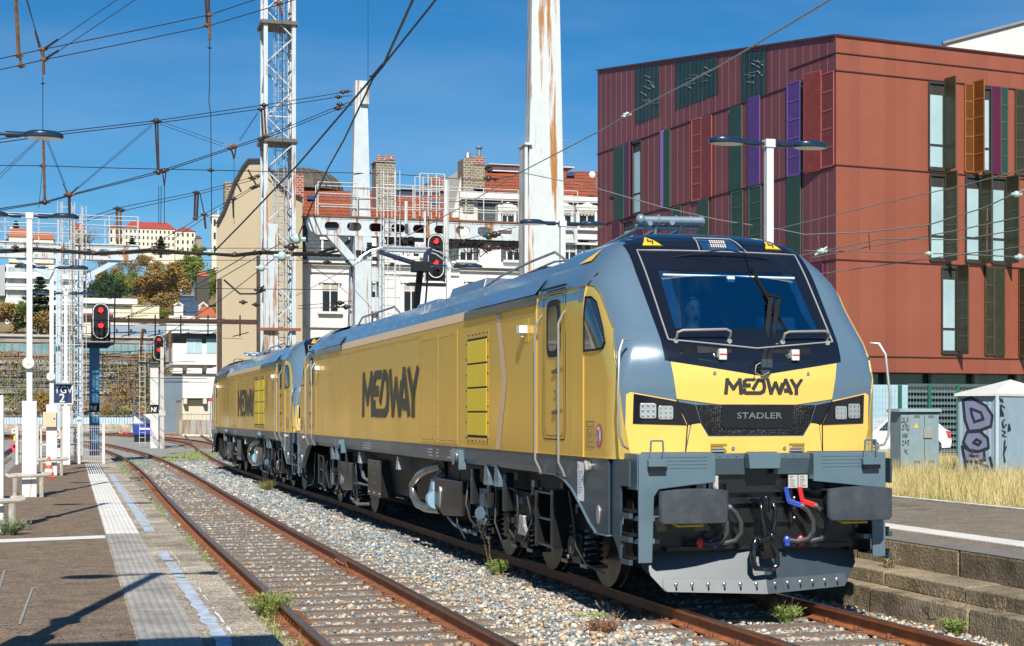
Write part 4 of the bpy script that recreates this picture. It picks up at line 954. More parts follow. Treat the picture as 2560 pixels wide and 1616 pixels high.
# loose stones as real geometry
def stones():
    ico=[(0,0,1),(.89,0,.45),(.28,.85,.45),(-.72,.53,.45),(-.72,-.53,.45),(.28,-.85,.45),(.72,.53,-.45),(-.28,.85,-.45),(-.89,0,-.45),(-.28,-.85,-.45),(.72,-.53,-.45),(0,0,-1)]
    fi=[(0,1,2),(0,2,3),(0,3,4),(0,4,5),(0,5,1),(1,6,2),(2,7,3),(3,8,4),(4,9,5),(5,10,1),(6,7,2),(7,8,3),(8,9,4),(9,10,5),(10,6,1),(11,7,6),(11,8,7),(11,9,8),(11,10,9),(11,6,10)]
    ico=np.array(ico); fi=np.array(fi)
    n=135000
    y=-8+62*NP.random(n)**1.75; x=NP.uniform(-5.1,1.85,n)
    keep=(x*0+1)>0
    for cx in(-4.48,-2.98,-.75,.75): keep&=~((np.abs(x-cx)<.085)&(y<99))
    keep&=~((y>2.5)&(np.abs(x)<.6)&(NP.random(n)<.7))
    # sleepers of the near track stay bare
    ns=((y+7.7)%.6); onsl=(np.abs(x+3.73)<1.25)&(ns<.22); keep&=~(onsl&(NP.random(n)<.96))
    x=x[keep];y=y[keep];n=len(x)
    sz=NP.uniform(.011,.030,n)*(1+.6*(NP.random(n)<.12))*(1+np.clip((y-6)/30,0,1.5)*.8)
    T=ico[None]*sz[:,None,None]*NP.uniform(.65,1.25,(n,12,1))*np.stack([NP.uniform(.8,1.4,n),NP.uniform(.6,1.1,n),NP.uniform(.5,.85,n)],1)[:,None,:]
    a=NP.uniform(0,6.28,n); ca,sa=np.cos(a)[:,None],np.sin(a)[:,None]; tl=NP.uniform(-.6,.6,n); ct,st=np.cos(tl)[:,None],np.sin(tl)[:,None]
    X,Y,Z=T[...,0],T[...,1],T[...,2]; Y,Z=Y*ct-Z*st,Y*st+Z*ct; X,Y=X*ca-Y*sa,X*sa+Y*ca
    zb=-.185+.045*np.exp(-((x+1.9)/.5)**2)-.05*np.clip((x-1.0)/.6,0,1)+NP.uniform(-.005,.03,n)
    V=np.stack([X+x[:,None],Y+y[:,None],Z+zb[:,None]],2).reshape(-1,3)
    Fc=(fi[None]+np.arange(n)[:,None,None]*12).reshape(-1,3)
    me=bpy.data.meshes.new('ballast_stones'); me.vertices.add(len(V)); me.vertices.foreach_set('co',V.ravel().astype(np.float32))
    me.loops.add(Fc.size); me.loops.foreach_set('vertex_index',Fc.ravel().astype(np.int32)); me.polygons.add(len(Fc)); me.polygons.foreach_set('loop_start',np.arange(0,Fc.size,3,dtype=np.int32)); me.update()
    pal=np.array([(.17,.21,.22),(.24,.28,.29),(.12,.14,.145),(.50,.45,.37),(.40,.35,.28),(.36,.22,.11),(.44,.31,.19),(.28,.28,.265),(.56,.53,.48)])
    warm=np.clip(1-(y-1)/9,0,1)*.85+.12; warm=np.where(np.abs(x+3.7)<.8,warm*.9,warm)
    wc=np.array([.10,.08,.06,.22,.16,.12,.13,.06,.07]); wg=np.array([.26,.26,.14,.07,.04,.01,.02,.18,.02])
    r=NP.random(n); cidx=np.empty(n,int)
    for arr,msk in((wc,NP.random(n)<warm),):
        c1=np.cumsum(wc/wc.sum()); c2=np.cumsum(wg/wg.sum()); cidx=np.where(msk,np.searchsorted(c1,r),np.searchsorted(c2,r))
    cidx=np.clip(cidx,0,8); col=pal[cidx]*NP.uniform(.8,1.4,(n,1))
    dr=np.min(np.abs(x[:,None]-np.array([-4.48,-2.98,-.75,.75])[None]),1); rf=(.65*np.exp(-(dr/.17)**2)+.12*(np.abs(x+3.73)<.8)+.10*np.clip(np.sin(x*2.1+y*.8)*np.sin(y*1.3),0,1))[:,None]; col=col*(1-rf)+np.array([.20,.115,.065])*rf
    at=me.color_attributes.new('stone','FLOAT_COLOR','POINT'); at.data.foreach_set('color',np.concatenate([np.repeat(col,12,0),np.ones((n*12,1))],1).ravel().astype(np.float32))
    M=bpy.data.materials.new('stone_mix'); M.use_nodes=True; t=M.node_tree; b=t.nodes['Principled BSDF']; b.inputs['Roughness'].default_value=.85
    an=t.nodes.new('ShaderNodeAttribute'); an.attribute_name='stone'; t.links.new(an.outputs['Color'],b.inputs['Base Color']); me.materials.append(M)
    ob=bpy.data.objects.new('ballast_stones',me); COL.objects.link(ob); tag(ob,'loose grey, cream and tan ballast stones between and beside the rails','ballast',kind='stuff')
stones()
# ---- tracks
railm=mat('rail_rust',(.42,.150,.055),.6,.1,(.24,.085,.035),5,.6,bump=.2,bs=30); railtop=mat('rail_head',(.30,.20,.15),.3,.85,(.22,.12,.08),2,.5)
sleepm=mat('sleeper_wood',(.105,.068,.048),.85,0,(.24,.19,.15),5,.3,bump=.6,bs=30)
RP=[(-.07,-.155),(.07,-.155),(.07,-.143),(.012,-.125),(.010,-.045),(.036,-.03),(.036,-.006),(.028,0),(-.028,0),(-.036,-.006),(-.036,-.03),(-.010,-.045),(-.012,-.125),(-.07,-.143)]
def rail(path,off,parent,nm='rail',simple=False):
    P=[Vector((a,b)) for a,b in path]; mb=MB(); n=len(RP); vs=[]
    for i,p in enumerate(P):
        d=(P[min(i+1,len(P)-1)]-P[max(i-1,0)]).normalized(); nn=Vector((d.y,-d.x))
        for a,b in RP: q=p+nn*(off+a); vs.append((q.x,q.y,b))
    mb.v=vs
    for i in range(len(P)-1):
        for k in range(n): mb.f.append((i*n+k,i*n+(k+1)%n,(i+1)*n+(k+1)%n,(i+1)*n+k)); mb.mi.append(1 if k in(6,7,8) else 0)
    mb.f.append(tuple(range(n))); mb.mi.append(0); return mb.build(nm,[railm,railtop],parent)
def smoothpath(pts,step=1.0):
    ys=np.array([p[1] for p in pts]); xs=np.array([p[0] for p in pts]); 
    Y=np.arange(ys[0],ys[-1]+.01,step); 
    # catmull via cubic hermite
    m=np.gradient(xs,ys); out=[]
    for y in Y:
        i=min(max(np.searchsorted(ys,y)-1,0),len(ys)-2); h=ys[i+1]-ys[i]; t=(y-ys[i])/h
        out.append((float((2*t**3-3*t**2+1)*xs[i]+(t**3-2*t**2+t)*h*m[i]+(-2*t**3+3*t**2)*xs[i+1]+(t**3-t**2)*h*m[i+1]),float(y)))
    return out
def track(label,pts,y0s,nsl,group='railway tracks',step=1.0,sl=True,first=None):
    path=smoothpath(pts,step); t=thing('railway_track',label,'railway track',(0,0,0),group)
    rail(path,-.752,t); rail(path,.752,t)
    if sl:
        fx=MB(); fx.box(-1.28,1.28,-.11,.11,-.27,-.142,0)
        for k in(-1,1):
            fx.box(k*.752-.15,k*.752+.15,-.08,.08,-.1425,-.128,1)
            for e in(-1,1): fx.tube([(k*.752+e*.11,0,-.13),(k*.752+e*.11,0,-.085)],.022,6,1); fx.box(k*.752+e*.085-.02,k*.752+e*.085+.02,-.05,.05,-.129,-.105,1)
        s0=fx.build('sleeper',[sleepm,mat('fixing_rust',(.27,.09,.035),.7,0,(.14,.06,.03),9)],t,bevel=.01)
        xs=[p[0] for p in path];ysn=[p[1] for p in path]
        for k in range(nsl):
            y=y0s+.6*k; x=float(np.interp(y,ysn,xs)); dx=float(np.interp(y+.3,ysn,xs)-np.interp(y-.3,ysn,xs))
            if k==0: o=s0
            else: o=s0.copy(); COL.objects.link(o); o.parent=t
            j=random.Random(k*7+1); o.location=(x,y,j.uniform(-.008,.008)); o.rotation_euler=(0,0,-math.atan2(dx,.6)+j.uniform(-.012,.012)); 
    return t
NT=[(-3.76,-13),(-3.76,-5),(-3.745,5),(-3.74,12),(-3.64,24),(-3.47,37),(-3.44,48),(-3.5,58),(-3.82,70),(-4.4,82),(-5.3,95),(-7.0,110),(-11,135),(-20,165)]
LT=[(0,-13),(0,20),(0,44),(.25,54),(.66,64),(1.25,77),(2.0,90),(2.8,103),(3.8,120),(5.6,150)]
t1=track('rusty track in the open between the left platform and the locomotives',NT,-7.6,99)
t2=track('straight track under the two locomotives',LT,-7.5,99)
# rail joint plates on the near track
for x,y in((-4.44,1.55),(-2.98,7.3)):
    mb=MB(); mb.box(x-.04 if x<-4 else x-.06,x+.06 if x<-4 else x+.04,y-.4,y+.4,-.12,-.035)
    for k in range(4): mb.tube([(x-.09,y-.3+k*.2,-.08),(x+.09,y-.3+k*.2,-.08)],.02,6)
    mb.build('joint_plate',MATS['fixing_rust'],t1,bevel=.004)
track('track bending off to the left behind the parked locomotives',[(1.6,84),(2.0,95),(1.7,108),(.3,125),(-4,150),(-12,175)],84,70)
yard=[[(-60,128),(-30,136),(-8,142),(12,146)],[(-60,112),(-30,121),(-12,132),(2,150)],[(-45,100),(-26,112),(-10,128),(0,158)]]
def track_y(label,pts,nsl):
    """yard track running mostly across the view"""
    P=[Vector(p) for p in pts]; out=[]
    for i in range(len(P)-1):
        a=P[max(i-1,0)];b=P[i];c=P[i+1];d_=P[min(i+2,len(P)-1)]
        for k in range(12):
            t=k/12; out.append(tuple(.5*((2*b)+(c-a)*t+(2*a-5*b+4*c-d_)*t*t+(3*b-a-3*c+d_)*t**3)))
    out.append(tuple(P[-1])); t=thing('railway_track',label,'railway track',(0,0,0),'railway tracks')
    rail(out,-.752,t); rail(out,.752,t)
    s0=None
    for k in range(nsl):
        f=k/nsl*(len(out)-1); i=int(f); q=f-i; p=Vector(out[i]).lerp(Vector(out[i+1]),q); d_=Vector(out[i+1])-Vector(out[i])
        if s0 is None: sm=MB(); sm.box(-1.28,1.28,-.12,.12,-.27,-.135); s0=sm.build('sleeper',sleepm,t); o=s0
        else: o=s0.copy(); COL.objects.link(o); o.parent=t
        o.location=(p.x,p.y,0); o.rotation_euler=(0,0,-math.atan2(d_.x,d_.y))
for i,p in enumerate(yard): track_y(('farthest','middle','nearest')[i]+' of the three dark tracks crossing the yard behind the platform end',p,95)
for i,x in enumerate((-10.6,-14.4,-18.2,-22.0)):
    track(('first','second','third','fourth')[i]+' straight track to the left of the left platform, counted from the platform',[(x,8),(x,60),(x-.3,100),(x-2,140)],30,60)
# ---- left platform
asph=mat('asphalt_brown',(.150,.108,.074),.9,0,(.26,.205,.150),3.5,.5,bump=.8,bs=120)
def asphalt_detail(M,sc=120):
    t=M.node_tree;N=t.nodes;L=t.links;b=N['Principled BSDF']; tc=N.new('ShaderNodeTexCoord'); v=N.new('ShaderNodeTexVoronoi'); v.inputs['Scale'].default_value=sc; L.new(tc.outputs['Object'],v.inputs[0])
    cr=N.new('ShaderNodeValToRGB'); cr.color_ramp.elements[0].color=(.38,.35,.32,1); cr.color_ramp.elements[1].color=(1.75,1.65,1.55,1); s=N.new('ShaderNodeSeparateColor'); L.new(v.outputs['Color'],s.inputs[0]); L.new(s.outputs[0],cr.inputs[0])
    mx=N.new('ShaderNodeMixRGB'); mx.blend_type='MULTIPLY'; mx.inputs[0].default_value=1; L.new(b.inputs['Base Color'].links[0].from_socket,mx.inputs[1]); L.new(cr.outputs[0],mx.inputs[2]); 
    # thin wandering cracks
    n=N.new('ShaderNodeTexNoise'); n.inputs['Scale'].default_value=1.1; n.inputs['Detail'].default_value=6; L.new(tc.outputs['Object'],n.inputs[0]); c2=N.new('ShaderNodeValToRGB'); e=c2.color_ramp.elements; e[0].position=.493; e[0].color=(1,1,1,1); e[1].position=.507; e[1].color=(1,1,1,1); q=e.new(.5); q.color=(.45,.42,.38,1); L.new(n.outputs[0],c2.inputs[0])
    m2=N.new('ShaderNodeMixRGB'); m2.blend_type='MULTIPLY'; m2.inputs[0].default_value=.8; L.new(mx.outputs[0],m2.inputs[1]); L.new(c2.outputs[0],m2.inputs[2]); L.new(m2.outputs[0],b.inputs['Base Color'])
asphalt_detail(asph,85)
conc=mat('concrete_slab',(.52,.475,.39),.9,0,(.17,.15,.12),1.1,.45,bump=.7,bs=60); asphalt_detail(conc,70)
mb=MB(); mb.box(-8.3,-6.13,-16,50,-.4,.30); tag(mb.build('platform_surface',asph),kind='structure')
mb=MB()
ys=[-16,-10,-6,-2.1,1.6,5.7,8.3,12,16,20,24,28,32,36,40,44,48]
for a,b in zip(ys,ys[1:]): mb.box(-6.13,-5.14,a+.006,b-.006,-.4,.304)
tag(mb.build('platform_edge',conc,bevel=.008),kind='structure')
def tactmat(name,c,c2):
    M=mat(name,c,.8,0,c2,2.2,.55); t=M.node_tree;N=t.nodes;L=t.links;b=N['Principled BSDF']; tc=N.new('ShaderNodeTexCoord')
    w1=N.new('ShaderNodeTexWave'); w1.inputs['Scale'].default_value=5.0; w1.bands_direction='X'; w2=N.new('ShaderNodeTexWave'); w2.inputs['Scale'].default_value=5.0; w2.bands_direction='Y'
    L.new(tc.outputs['Object'],w1.inputs[0]); L.new(tc.outputs['Object'],w2.inputs[0]); m=N.new('ShaderNodeMath'); m.operation='MULTIPLY'; L.new(w1.outputs['Fac'],m.inputs[0]); L.new(w2.outputs['Fac'],m.inputs[1])
    bp=N.new('ShaderNodeBump'); bp.inputs['Strength'].default_value=1; bp.inputs['Distance'].default_value=.018; L.new(m.outputs[0],bp.inputs['Height']); L.new(bp.outputs[0],b.inputs['Normal'])
    return M
tg=tactmat('tactile_grey',(.47,.44,.39),(.25,.235,.21)); tw=tactmat('tactile_white',(.82,.80,.75),(.68,.65,.58)); td=mat('tactile_dark',(.10,.10,.10),.8,0,(.16,.15,.14),5)
def tiles(name,x0,x1,y0,y1,st,z,m):
    mb=MB(); y=y0
    while y<y1-.05: mb.box(x0,x1,y+.005,min(y+st,y1)-.005,z-.02,z); y+=st
    return tag(mb.build(name,m),kind='structure')
tiles('tactile_strip',-6.12,-5.68,-16,8.1,.6,.309,tg); tiles('tactile_strip',-6.12,-5.68,8.1,30,.9,.309,tw)
mb=MB(); 
mb.box(-6.12,-5.66,30,38.4,.29,.309)
tag(mb.build('tactile_strip',td),kind='structure')
mb=MB()
for k in range(7): mb.box(-6.10+k*.063,-6.075+k*.063,30.0,38.3,.309,.316)
tag(mb.build('tactile_strip',tw),kind='structure')
def raggedstrip(name,x0,x1,y0,y1,z,m,seed):
    rn=random.Random(seed); mb=MB(); y=y0; P=[];Q=[]
    while y<y1: P.append((x0+rn.uniform(-.012,.02),y)); Q.append((x1+rn.uniform(-.025,.008),y)); y+=rn.uniform(.05,.3)
    n=len(P); vs=[(a,b,z) for a,b in P]+[(a,b,z) for a,b in Q]
    fs=[(i,n+i,n+i+1,i+1) for i in range(n-1) if rn.random()>.03]; mb.add(vs,fs); return tag(mb.build(name,m),kind='structure')
pb=mat('line_pale_blue',(.50,.58,.68),.7,0,(.34,.37,.40),9,.8)
raggedstrip('pale_blue_line',-5.60,-5.475,-16,5.4,.3085,pb,1); raggedstrip('pale_blue_line',-5.60,-5.44,8.35,29.7,.3085,pb,2)
pw=mat('line_white',(.80,.80,.78),.7,0,(.62,.6,.56),5,.4)
raggedstrip('white_edge_line',-5.445,-5.425,-2,5.3,.3085,pw,3); raggedstrip('white_edge_line',-5.43,-5.41,9,29,.3085,pw,4)
mb=MB(); mb.add([(-8.3,6.85,.304),(-6.14,7.42,.304),(-6.14,7.92,.304),(-8.3,7.42,.304)],[(0,1,2,3)]); tag(mb.build('white_cross_line',pw),kind='structure')
mb=MB(); strokes(mb,[[(-7.2,-1.0),(-6.95,-1.0)],[(-7.2,-1.0),(-7.25,3.4),(-7.05,3.4)],[(-6.97,-1.0),(-6.93,1.6)]],.02,lambda a,b,d_:(a,b,.3035+d_)); tag(mb.build('faded_marking',mat('faded_line',(.30,.29,.27),.8)),kind='structure')
# platform wall along the track edge
mb=MB(); mb.box(-8.3,-5.3,48.01,50,-.4,.296); tag(mb.build('platform_end',conc),kind='structure')
# ---- right platform with stepped kerbs
mb=MB(); P=[(7.2,.50),(2.46,.50),(2.46,.27),(2.36,.23),(2.02,.20),(2.02,.07),(1.80,.05),(1.78,-.12),(1.78,-.4),(7.2,-.4)]
stoneR=mat('kerb_stone',(.38,.32,.22),.95,0,(.10,.085,.06),1.3,.4,bump=.7,bs=30); asphalt_detail(stoneR,190)
asR=mat('asphalt_grey',(.17,.15,.12),.92,0,(.27,.24,.19),2.5,.5,bump=.8,bs=120); asphalt_detail(asR,100)
def ext(name,poly,y0,y1,m,bev=0,step=None,gap=.012):
    y=y0; mb=MB()
    while y<y1-.01:
        e=min(y+(step or 1e9),y1); g=gap if step else 0
        j=random.Random(int(y*10)).uniform(-.01,.01) if step else 0
        mb.prism(poly,lambda a,b,d_:(a+j,d_,b+j*.5),y+g/2,e-g/2); y=e
    return tag(mb.build(name,m,bevel=bev),kind='structure')
ext('platform_wall',[(2.46,.496),(2.46,.20),(2.9,.20),(2.9,.496)],-8,60,stoneR,.02,2.2,.03)
ext('stone_kerb',[(2.02,.20),(2.02,.04),(2.44,.04),(2.44,.22)],-8,60,stoneR,.015,1.6,.02)
ext('stone_kerb',[(1.80,.045),(1.78,-.4),(2.3,-.4),(2.3,.045)],-8,60,stoneR,.015,1.9,.02)
mb=MB(); mb.box(2.92,7.05,-8,70,-.4,.50); mb.box(2.3,2.93,-8,70,-.4,.03); tag(mb.build('platform_surface',asR),kind='structure')
mb=MB(); mb.box(2.46,2.925,-8,70,.4955,.502); tag(mb.build('platform_surface',mat('edge_asphalt',(.17,.16,.14),.92,0,(.25,.23,.2),4,.5,bump=.8,bs=100)),kind='structure')
tiles('tactile_strip',3.30,3.72,-8,60,.45,.508,tw)
raggedstrip('white_edge_line',7.08,7.24,-8,60,.52,pw,8)
mb=MB(); mb.box(7.052,7.30,-8,60,-.4,.516); tag(mb.build('kerb',conc),kind='structure')
dirt=mat('dry_soil',(.20,.16,.10),.95,0,(.28,.24,.15),1.5,.5,bump=.6,bs=20)
sheet('dry_ground',7.31,60,-8,110,.40,40,60,.02,dirt)
# dry grass
def grass(name,label,n,region,hh,cols,seed,w=.012,kind='stuff'):
    r=np.random.default_rng(seed); x,y,z=region(r,n); h=r.uniform(hh[0],hh[1],n)*r.uniform(.6,1,n)*(.72+.38*np.sin(x*1.9+np.sin(y*1.1)*2)*np.sin(y*1.7+x*.6)+.18*np.sin(x*5.3+y*4.1)); a=r.uniform(0,6.28,n); ln=r.uniform(.0,.45,n)*h; la=r.uniform(0,6.28,n)
    ww=w*r.uniform(.6,1.3,n); dx=np.cos(a)*ww; dy=np.sin(a)*ww
    b0=np.stack([x-dx,y-dy,z],1); b1=np.stack([x+dx,y+dy,z],1); mx=x+np.cos(la)*ln*.4; my=y+np.sin(la)*ln*.4
    m0=np.stack([mx-dx*.7,my-dy*.7,z+h*.6],1); m1=np.stack([mx+dx*.7,my+dy*.7,z+h*.6],1); tp=np.stack([x+np.cos(la)*ln,y+np.sin(la)*ln,z+h],1)
    V=np.stack([b0,b1,m1,m0,tp],1).reshape(-1,3); o=(np.arange(n)*5)[:,None]
    me=bpy.data.meshes.new(name); F=[tuple(q) for q in (o+np.array([0,1,2,3])).tolist()]+[tuple(q) for q in (o+np.array([3,2,4])).tolist()]
    me.from_pydata(V.tolist(),[],F); me.materials.append(cols); ob=bpy.data.objects.new(name,me); COL.objects.link(ob)
    if kind: tag(ob,label,'grass',kind=kind)
    return ob
dryg=mat('dry_grass',(.68,.53,.26),.85,0,(.36,.30,.10),1.1,.7); grng=mat('weed_green',(.16,.24,.045),.8,0,(.30,.34,.10),6,.5)
def regR(r,n):
    x=7.35+ (r.random(n)**1.3)*14; y=r.uniform(4,36,n); return x,y,np.full(n,.38)
grass('dry_grass','tall dry straw coloured grass behind the right platform',70000,regR,(.15,.70),dryg,3,.0055)
def regR2(r,n): return 7.25+13*r.random(n)**1.4,r.uniform(5,30,n),np.full(n,.38)
grass('green_weeds','low green weeds in the dry grass behind the right platform',14000,regR2,(.1,.36),grng,4)
def regL(r,n):
    y=-4+32*r.random(n)**1.3; c=np.sin(y*1.7)*.5+np.sin(y*.63+1)*.5; k=(c+r.uniform(-.6,.6,n))>-.1
    x=-5.10+np.abs(r.normal(0,.16,n)); return x,np.where(k,y,y*0-60),np.full(n,-.2)
grass('track_weeds','green weeds growing along the foot of the left platform edge',15000,regL,(.08,.30),grng,5,.006)
def regM(r,n):
    k=r.integers(0,8,n); cs=np.array([(-3.9,52,1.2,1),(-.9,60,.8,2),(-2.2,63,1.2,2),(.2,70,1,2),(-5.0,31,.2,3),(-2.2,56,.5,3),(-.9,66,1.5,2),(-4.9,45,.3,4)])
    c=cs[k]; return c[:,0]+r.normal(0,.5,n)*c[:,2],c[:,1]+r.normal(0,.5,n)*c[:,3],np.full(n,-.2)
grass('track_weeds','scattered weed patches in the ballast beyond the locomotives',2600,regM,(.08,.3),grng,6,.02)
def tuft(name,label,x,y,z,n,rad,h,col,seed,stalk=None,group='weed tufts'):
    def rg(r,n): a=r.uniform(0,6.28,n); q=np.sqrt(r.random(n))*rad; return x+np.cos(a)*q,y+np.sin(a)*q,np.full(n,z)
    r=np.random.default_rng(seed); t=thing(name,label,'weed',(x,y,z),group)
    mb=MB(); rn=random.Random(seed)
    for k in range(n):
        a=rn.uniform(0,6.28); q=rad*.25*rn.random(); hh=h*rn.uniform(.5,1); sp=rn.uniform(.1,1)*rad
        p0=Vector((x+math.cos(a)*q,y+math.sin(a)*q,z)); p1=p0+Vector((math.cos(a)*sp*.5,math.sin(a)*sp*.5,hh*.7)); p2=p0+Vector((math.cos(a)*sp,math.sin(a)*sp,hh))
        w=Vector((-math.sin(a+rn.uniform(-1,1)),math.cos(a),0))*.004
        mb.add([p0-w,p0+w,p1+w,p1-w,p2],[(0,1,2,3),(3,2,4)])
        for j in range(5):
            b=p1.lerp(p2,rn.random()) if rn.random()<.6 else p0.lerp(p1,rn.random()); e=b+Vector((rn.uniform(-1,1),rn.uniform(-1,1),rn.uniform(.1,1)))*.035
            v=Vector((rn.uniform(-1,1),rn.uniform(-1,1),rn.uniform(-1,1)))*.007; mb.add([b-v,b+v,e],[(0,1,2)])
    mb.build('foliage',col,t)
    if stalk:
        mb=MB()
        for k in range(stalk[0]):
            a=rn.uniform(0,6.28); p=Vector((x+rn.uniform(-.5,.5)*rad,y+rn.uniform(-.5,.5)*rad,z)); pts=[p]
            d_=Vector((math.cos(a)*.25,math.sin(a)*.25,1))
            for j in range(5): p=p+d_*stalk[1]/5+Vector((rn.uniform(-.02,.02),rn.uniform(-.02,.02),0)); pts.append(p)
            mb.tube(pts,[.004,.0035,.003,.003,.002,.0015],4)
            for j in range(14):
                b=pts[2].lerp(pts[5],rn.random()); e=b+Vector((rn.uniform(-1,1),rn.uniform(-1,1),rn.uniform(.2,1)))*.05; v=Vector((rn.uniform(-1,1),rn.uniform(-1,1),0))*.004; mb.add([b-v,b+v,e],[(0,1,2)])
        mb.build('stalk',mat('dry_stalk',(.30,.22,.14),.9,c2=(.2,.15,.1)),t)
    return t
def gp(u,v): q=G(u,v,-.17); return q.x,q.y,-.2
x,y,z=gp(1242,1440); tuft('weed','yellow green weed with tall dry seed stalks beside the front bogie',x,y,z,230,.16,.26,grng,1,(4,.55))
x,y,z=gp(1965,1560); tuft('weed','bushy green weed between the rails in front of the snow plough',x,y,z,260,.17,.24,grng,2,(8,.30))
x,y,z=gp(680,1545); tuft('weed','largest green weed, in the bottom foreground between platform edge and rail',x,y,z,420,.26,.30,grng,3,(4,.4))
x,y,z=gp(665,1230); tuft('weed','brownish weed beside the rail below the gap between the two locomotives',x,y,z,260,.35,.35,mat('weed_brown',(.30,.20,.07),.9,c2=(.2,.25,.06)),4,(5,.5))
x,y,z=gp(1505,1590); tuft('weed','reddish brown dry weed on the ballast at the bottom middle',x,y,z,160,.2,.20,mat('weed_red',(.20,.08,.04),.9,c2=(.3,.16,.08)),5,(7,.25))
x,y,z=gp(1480,1545); tuft('weed','pale lime green moss-like weed on the ballast left of the plough',x,y,z,220,.22,.07,mat('weed_lime',(.35,.40,.10),.9,c2=(.2,.3,.06)),6)
q=G(25,1338,.3); tuft('weed','leafy grey green weed at the foot of the nearest lamp post on the left platform',q.x,q.y,.3,320,.28,.22,mat('weed_greygreen',(.14,.20,.08),.8,c2=(.28,.32,.2)),7)
x,y,z=gp(2385,1580); tuft('weed','fresh green weed at the foot of the stone kerb in the lower right corner',x,y,z,200,.15,.16,grng,8,(6,.35))
for i,(u,v) in enumerate(((2230,1480),(2290,1490),(2215,1510),(2440,1560),(2510,1590),(2360,1560))):
    x,y,z=gp(u,v); tuft('weed','dry twiggy weed below the stepped kerb, '+('farthest','second farthest','third farthest','fourth farthest','nearest the right frame edge','third nearest')[i]+' of its row',x,y,z,10,.12,.1,MATS['weed_brown'],20+i,(12,.38),group='dry twiggy weeds by the kerb')
q=G(2225,1412,.25); tuft('weed','dry twiggy weed growing out of the platform wall joint',q.x,q.y,.22,20,.15,.12,MATS['weed_brown'],31,(16,.25))
# ================================================================= PLATFORM FURNITURE, MASTS, SIGNALS
wp=rustpaint('white_rust_paint',(.66,.67,.66),lo=.60,hi=.68); wp2=rustpaint('mast_paint',(.50,.555,.58),(.30,.12,.035),.535,.60,.9,.06); bluesteel=mat('blue_steel',(.06,.20,.34),.45,.1,(.05,.15,.26),3)
lampd=mat('lamp_housing',(.015,.035,.07),.25,.2,coat=.5,tone=.1); lampg=mat('lamp_glass_flat',(.55,.56,.5),.2,.1,tone=.3)
woodw=mat('bench_concrete',(.50,.47,.42),.85,0,(.25,.23,.19),6,.5,bump=.5)
def lamppost(x,y,z0,label,left=True,right=True,base=True,h=5.62,boxh=1.9,tilt=0):
    t=thing('lamp_post',label,'lamp post',(x,y,z0),'double headed lamp posts on the platforms')
    mb=MB(); mb.box(x-.055,x+.055,y-.055,y+.055,z0+(boxh if base else 0),z0+h); mb.box(x-.075,x+.075,y-.075,y+.075,z0+h-.12,z0+h)
    mb.build('pole',wp,t,bevel=.006)
    if base:
        mb=MB(); mb.box(x-.14,x+.14,y-.10,y+.10,z0,z0+boxh); mb.build('pole_base',wp,t,bevel=.01)
        mb=MB(); mb.tube([(x-.02,y-.14,z0+boxh+.75),(x-.02,y+.1,z0+boxh+.75)],.115,16); mb.tube([(x-.02,y-.15,z0+boxh+.75),(x-.02,y-.14,z0+boxh+.75)],.03,8); mb.build('round_box',whitep,t,smooth=True)
    for s,on in((-1,left),(1,right)):
        if not on: continue
        mb=MB(); zz=z0+h-.06; mb.tube([(x+s*.07,y,zz),(x+s*.18,y,zz)],.022,8); mb.tube([(x+s*.16,y,zz),(x+s*.32,y,zz),(x+s*.44,y,zz+.015)],[.045,.045,.03],10); a=mb.build('lamp_arm',lampd,t,smooth=True)
        mb=MB(); cx=x+s*.67; n=24; R=[(.0,.055),(.19,.05),(.265,.02),(.28,-.02),(.265,-.045),(.24,-.05)]
        vs=[];k_=len(R)
        for r,zz2 in R:
            for k in range(n): tt=2*math.pi*k/n; vs.append((cx+r*math.cos(tt),y+r*.62*math.sin(tt),zz+.015+zz2))
        mb.add(vs,[(i*n+k,i*n+(k+1)%n,(i+1)*n+(k+1)%n,(i+1)*n+k) for i in range(k_-1) for k in range(n)]); hd=mb.build('lamp_head',lampd,t,smooth=True)
        mb=MB(); mb.add([(cx+.245*math.cos(2*math.pi*k/n),y+.155*math.sin(2*math.pi*k/n),zz-.035) for k in range(n)],[tuple(range(n))]); mb.build('lens',lampg,hd)
    return t
def bench(x,y,z0,label):
    t=thing('rail_guard',label,'guard rail',(x,y,z0),'worn waist-high guards round the lamp posts')
    mb=MB(); mb.tube([(x-.42,y-.22,z0+.46),(x-.36,y-.24,z0+.42),(x+.36,y-.24,z0+.44),(x+.42,y-.2,z0+.46)],.038,8); mb.build('front_rail',woodw,t,smooth=True)
    mb=MB(); mb.tube([(x-.36,y+.24,z0+.43),(x+.40,y+.24,z0+.45)],.038,8); mb.build('back_rail',woodw,t,smooth=True)
    for sx in(-.25,.25):
        for sy in(-.22,.22): mb=MB(); mb.box(x+sx-.04,x+sx+.04,y+sy-.035,y+sy+.035,z0,z0+.43); mb.build('leg',woodw,t,bevel=.012)
for i,(x_,y,lb) in enumerate(((-7.62,9.1,'nearest lamp post on the left platform, cut by the left edge'),(-7.36,18.3,'rust streaked white lamp post on the left platform, tallest one fully in view'),(-7.06,29.3,'white lamp post behind the traffic cone with a beige box on it'),(-6.72,38.3,'thin lamp post right behind the platform end gate'))):
    lamppost(x_,y,.3,lb)
lamppost(-7.40,-3.9,.3,'lamp post on the left platform beside the photographer, outside the view')
bench(-7.62,9.1,.3,'worn concrete guard round the nearest lamp post at the left edge'); bench(-7.38,18.3,.3,'worn concrete guard round the rust streaked lamp post'); bench(-7.06,29.3,.3,'worn concrete guard round the lamp post behind the traffic cone')
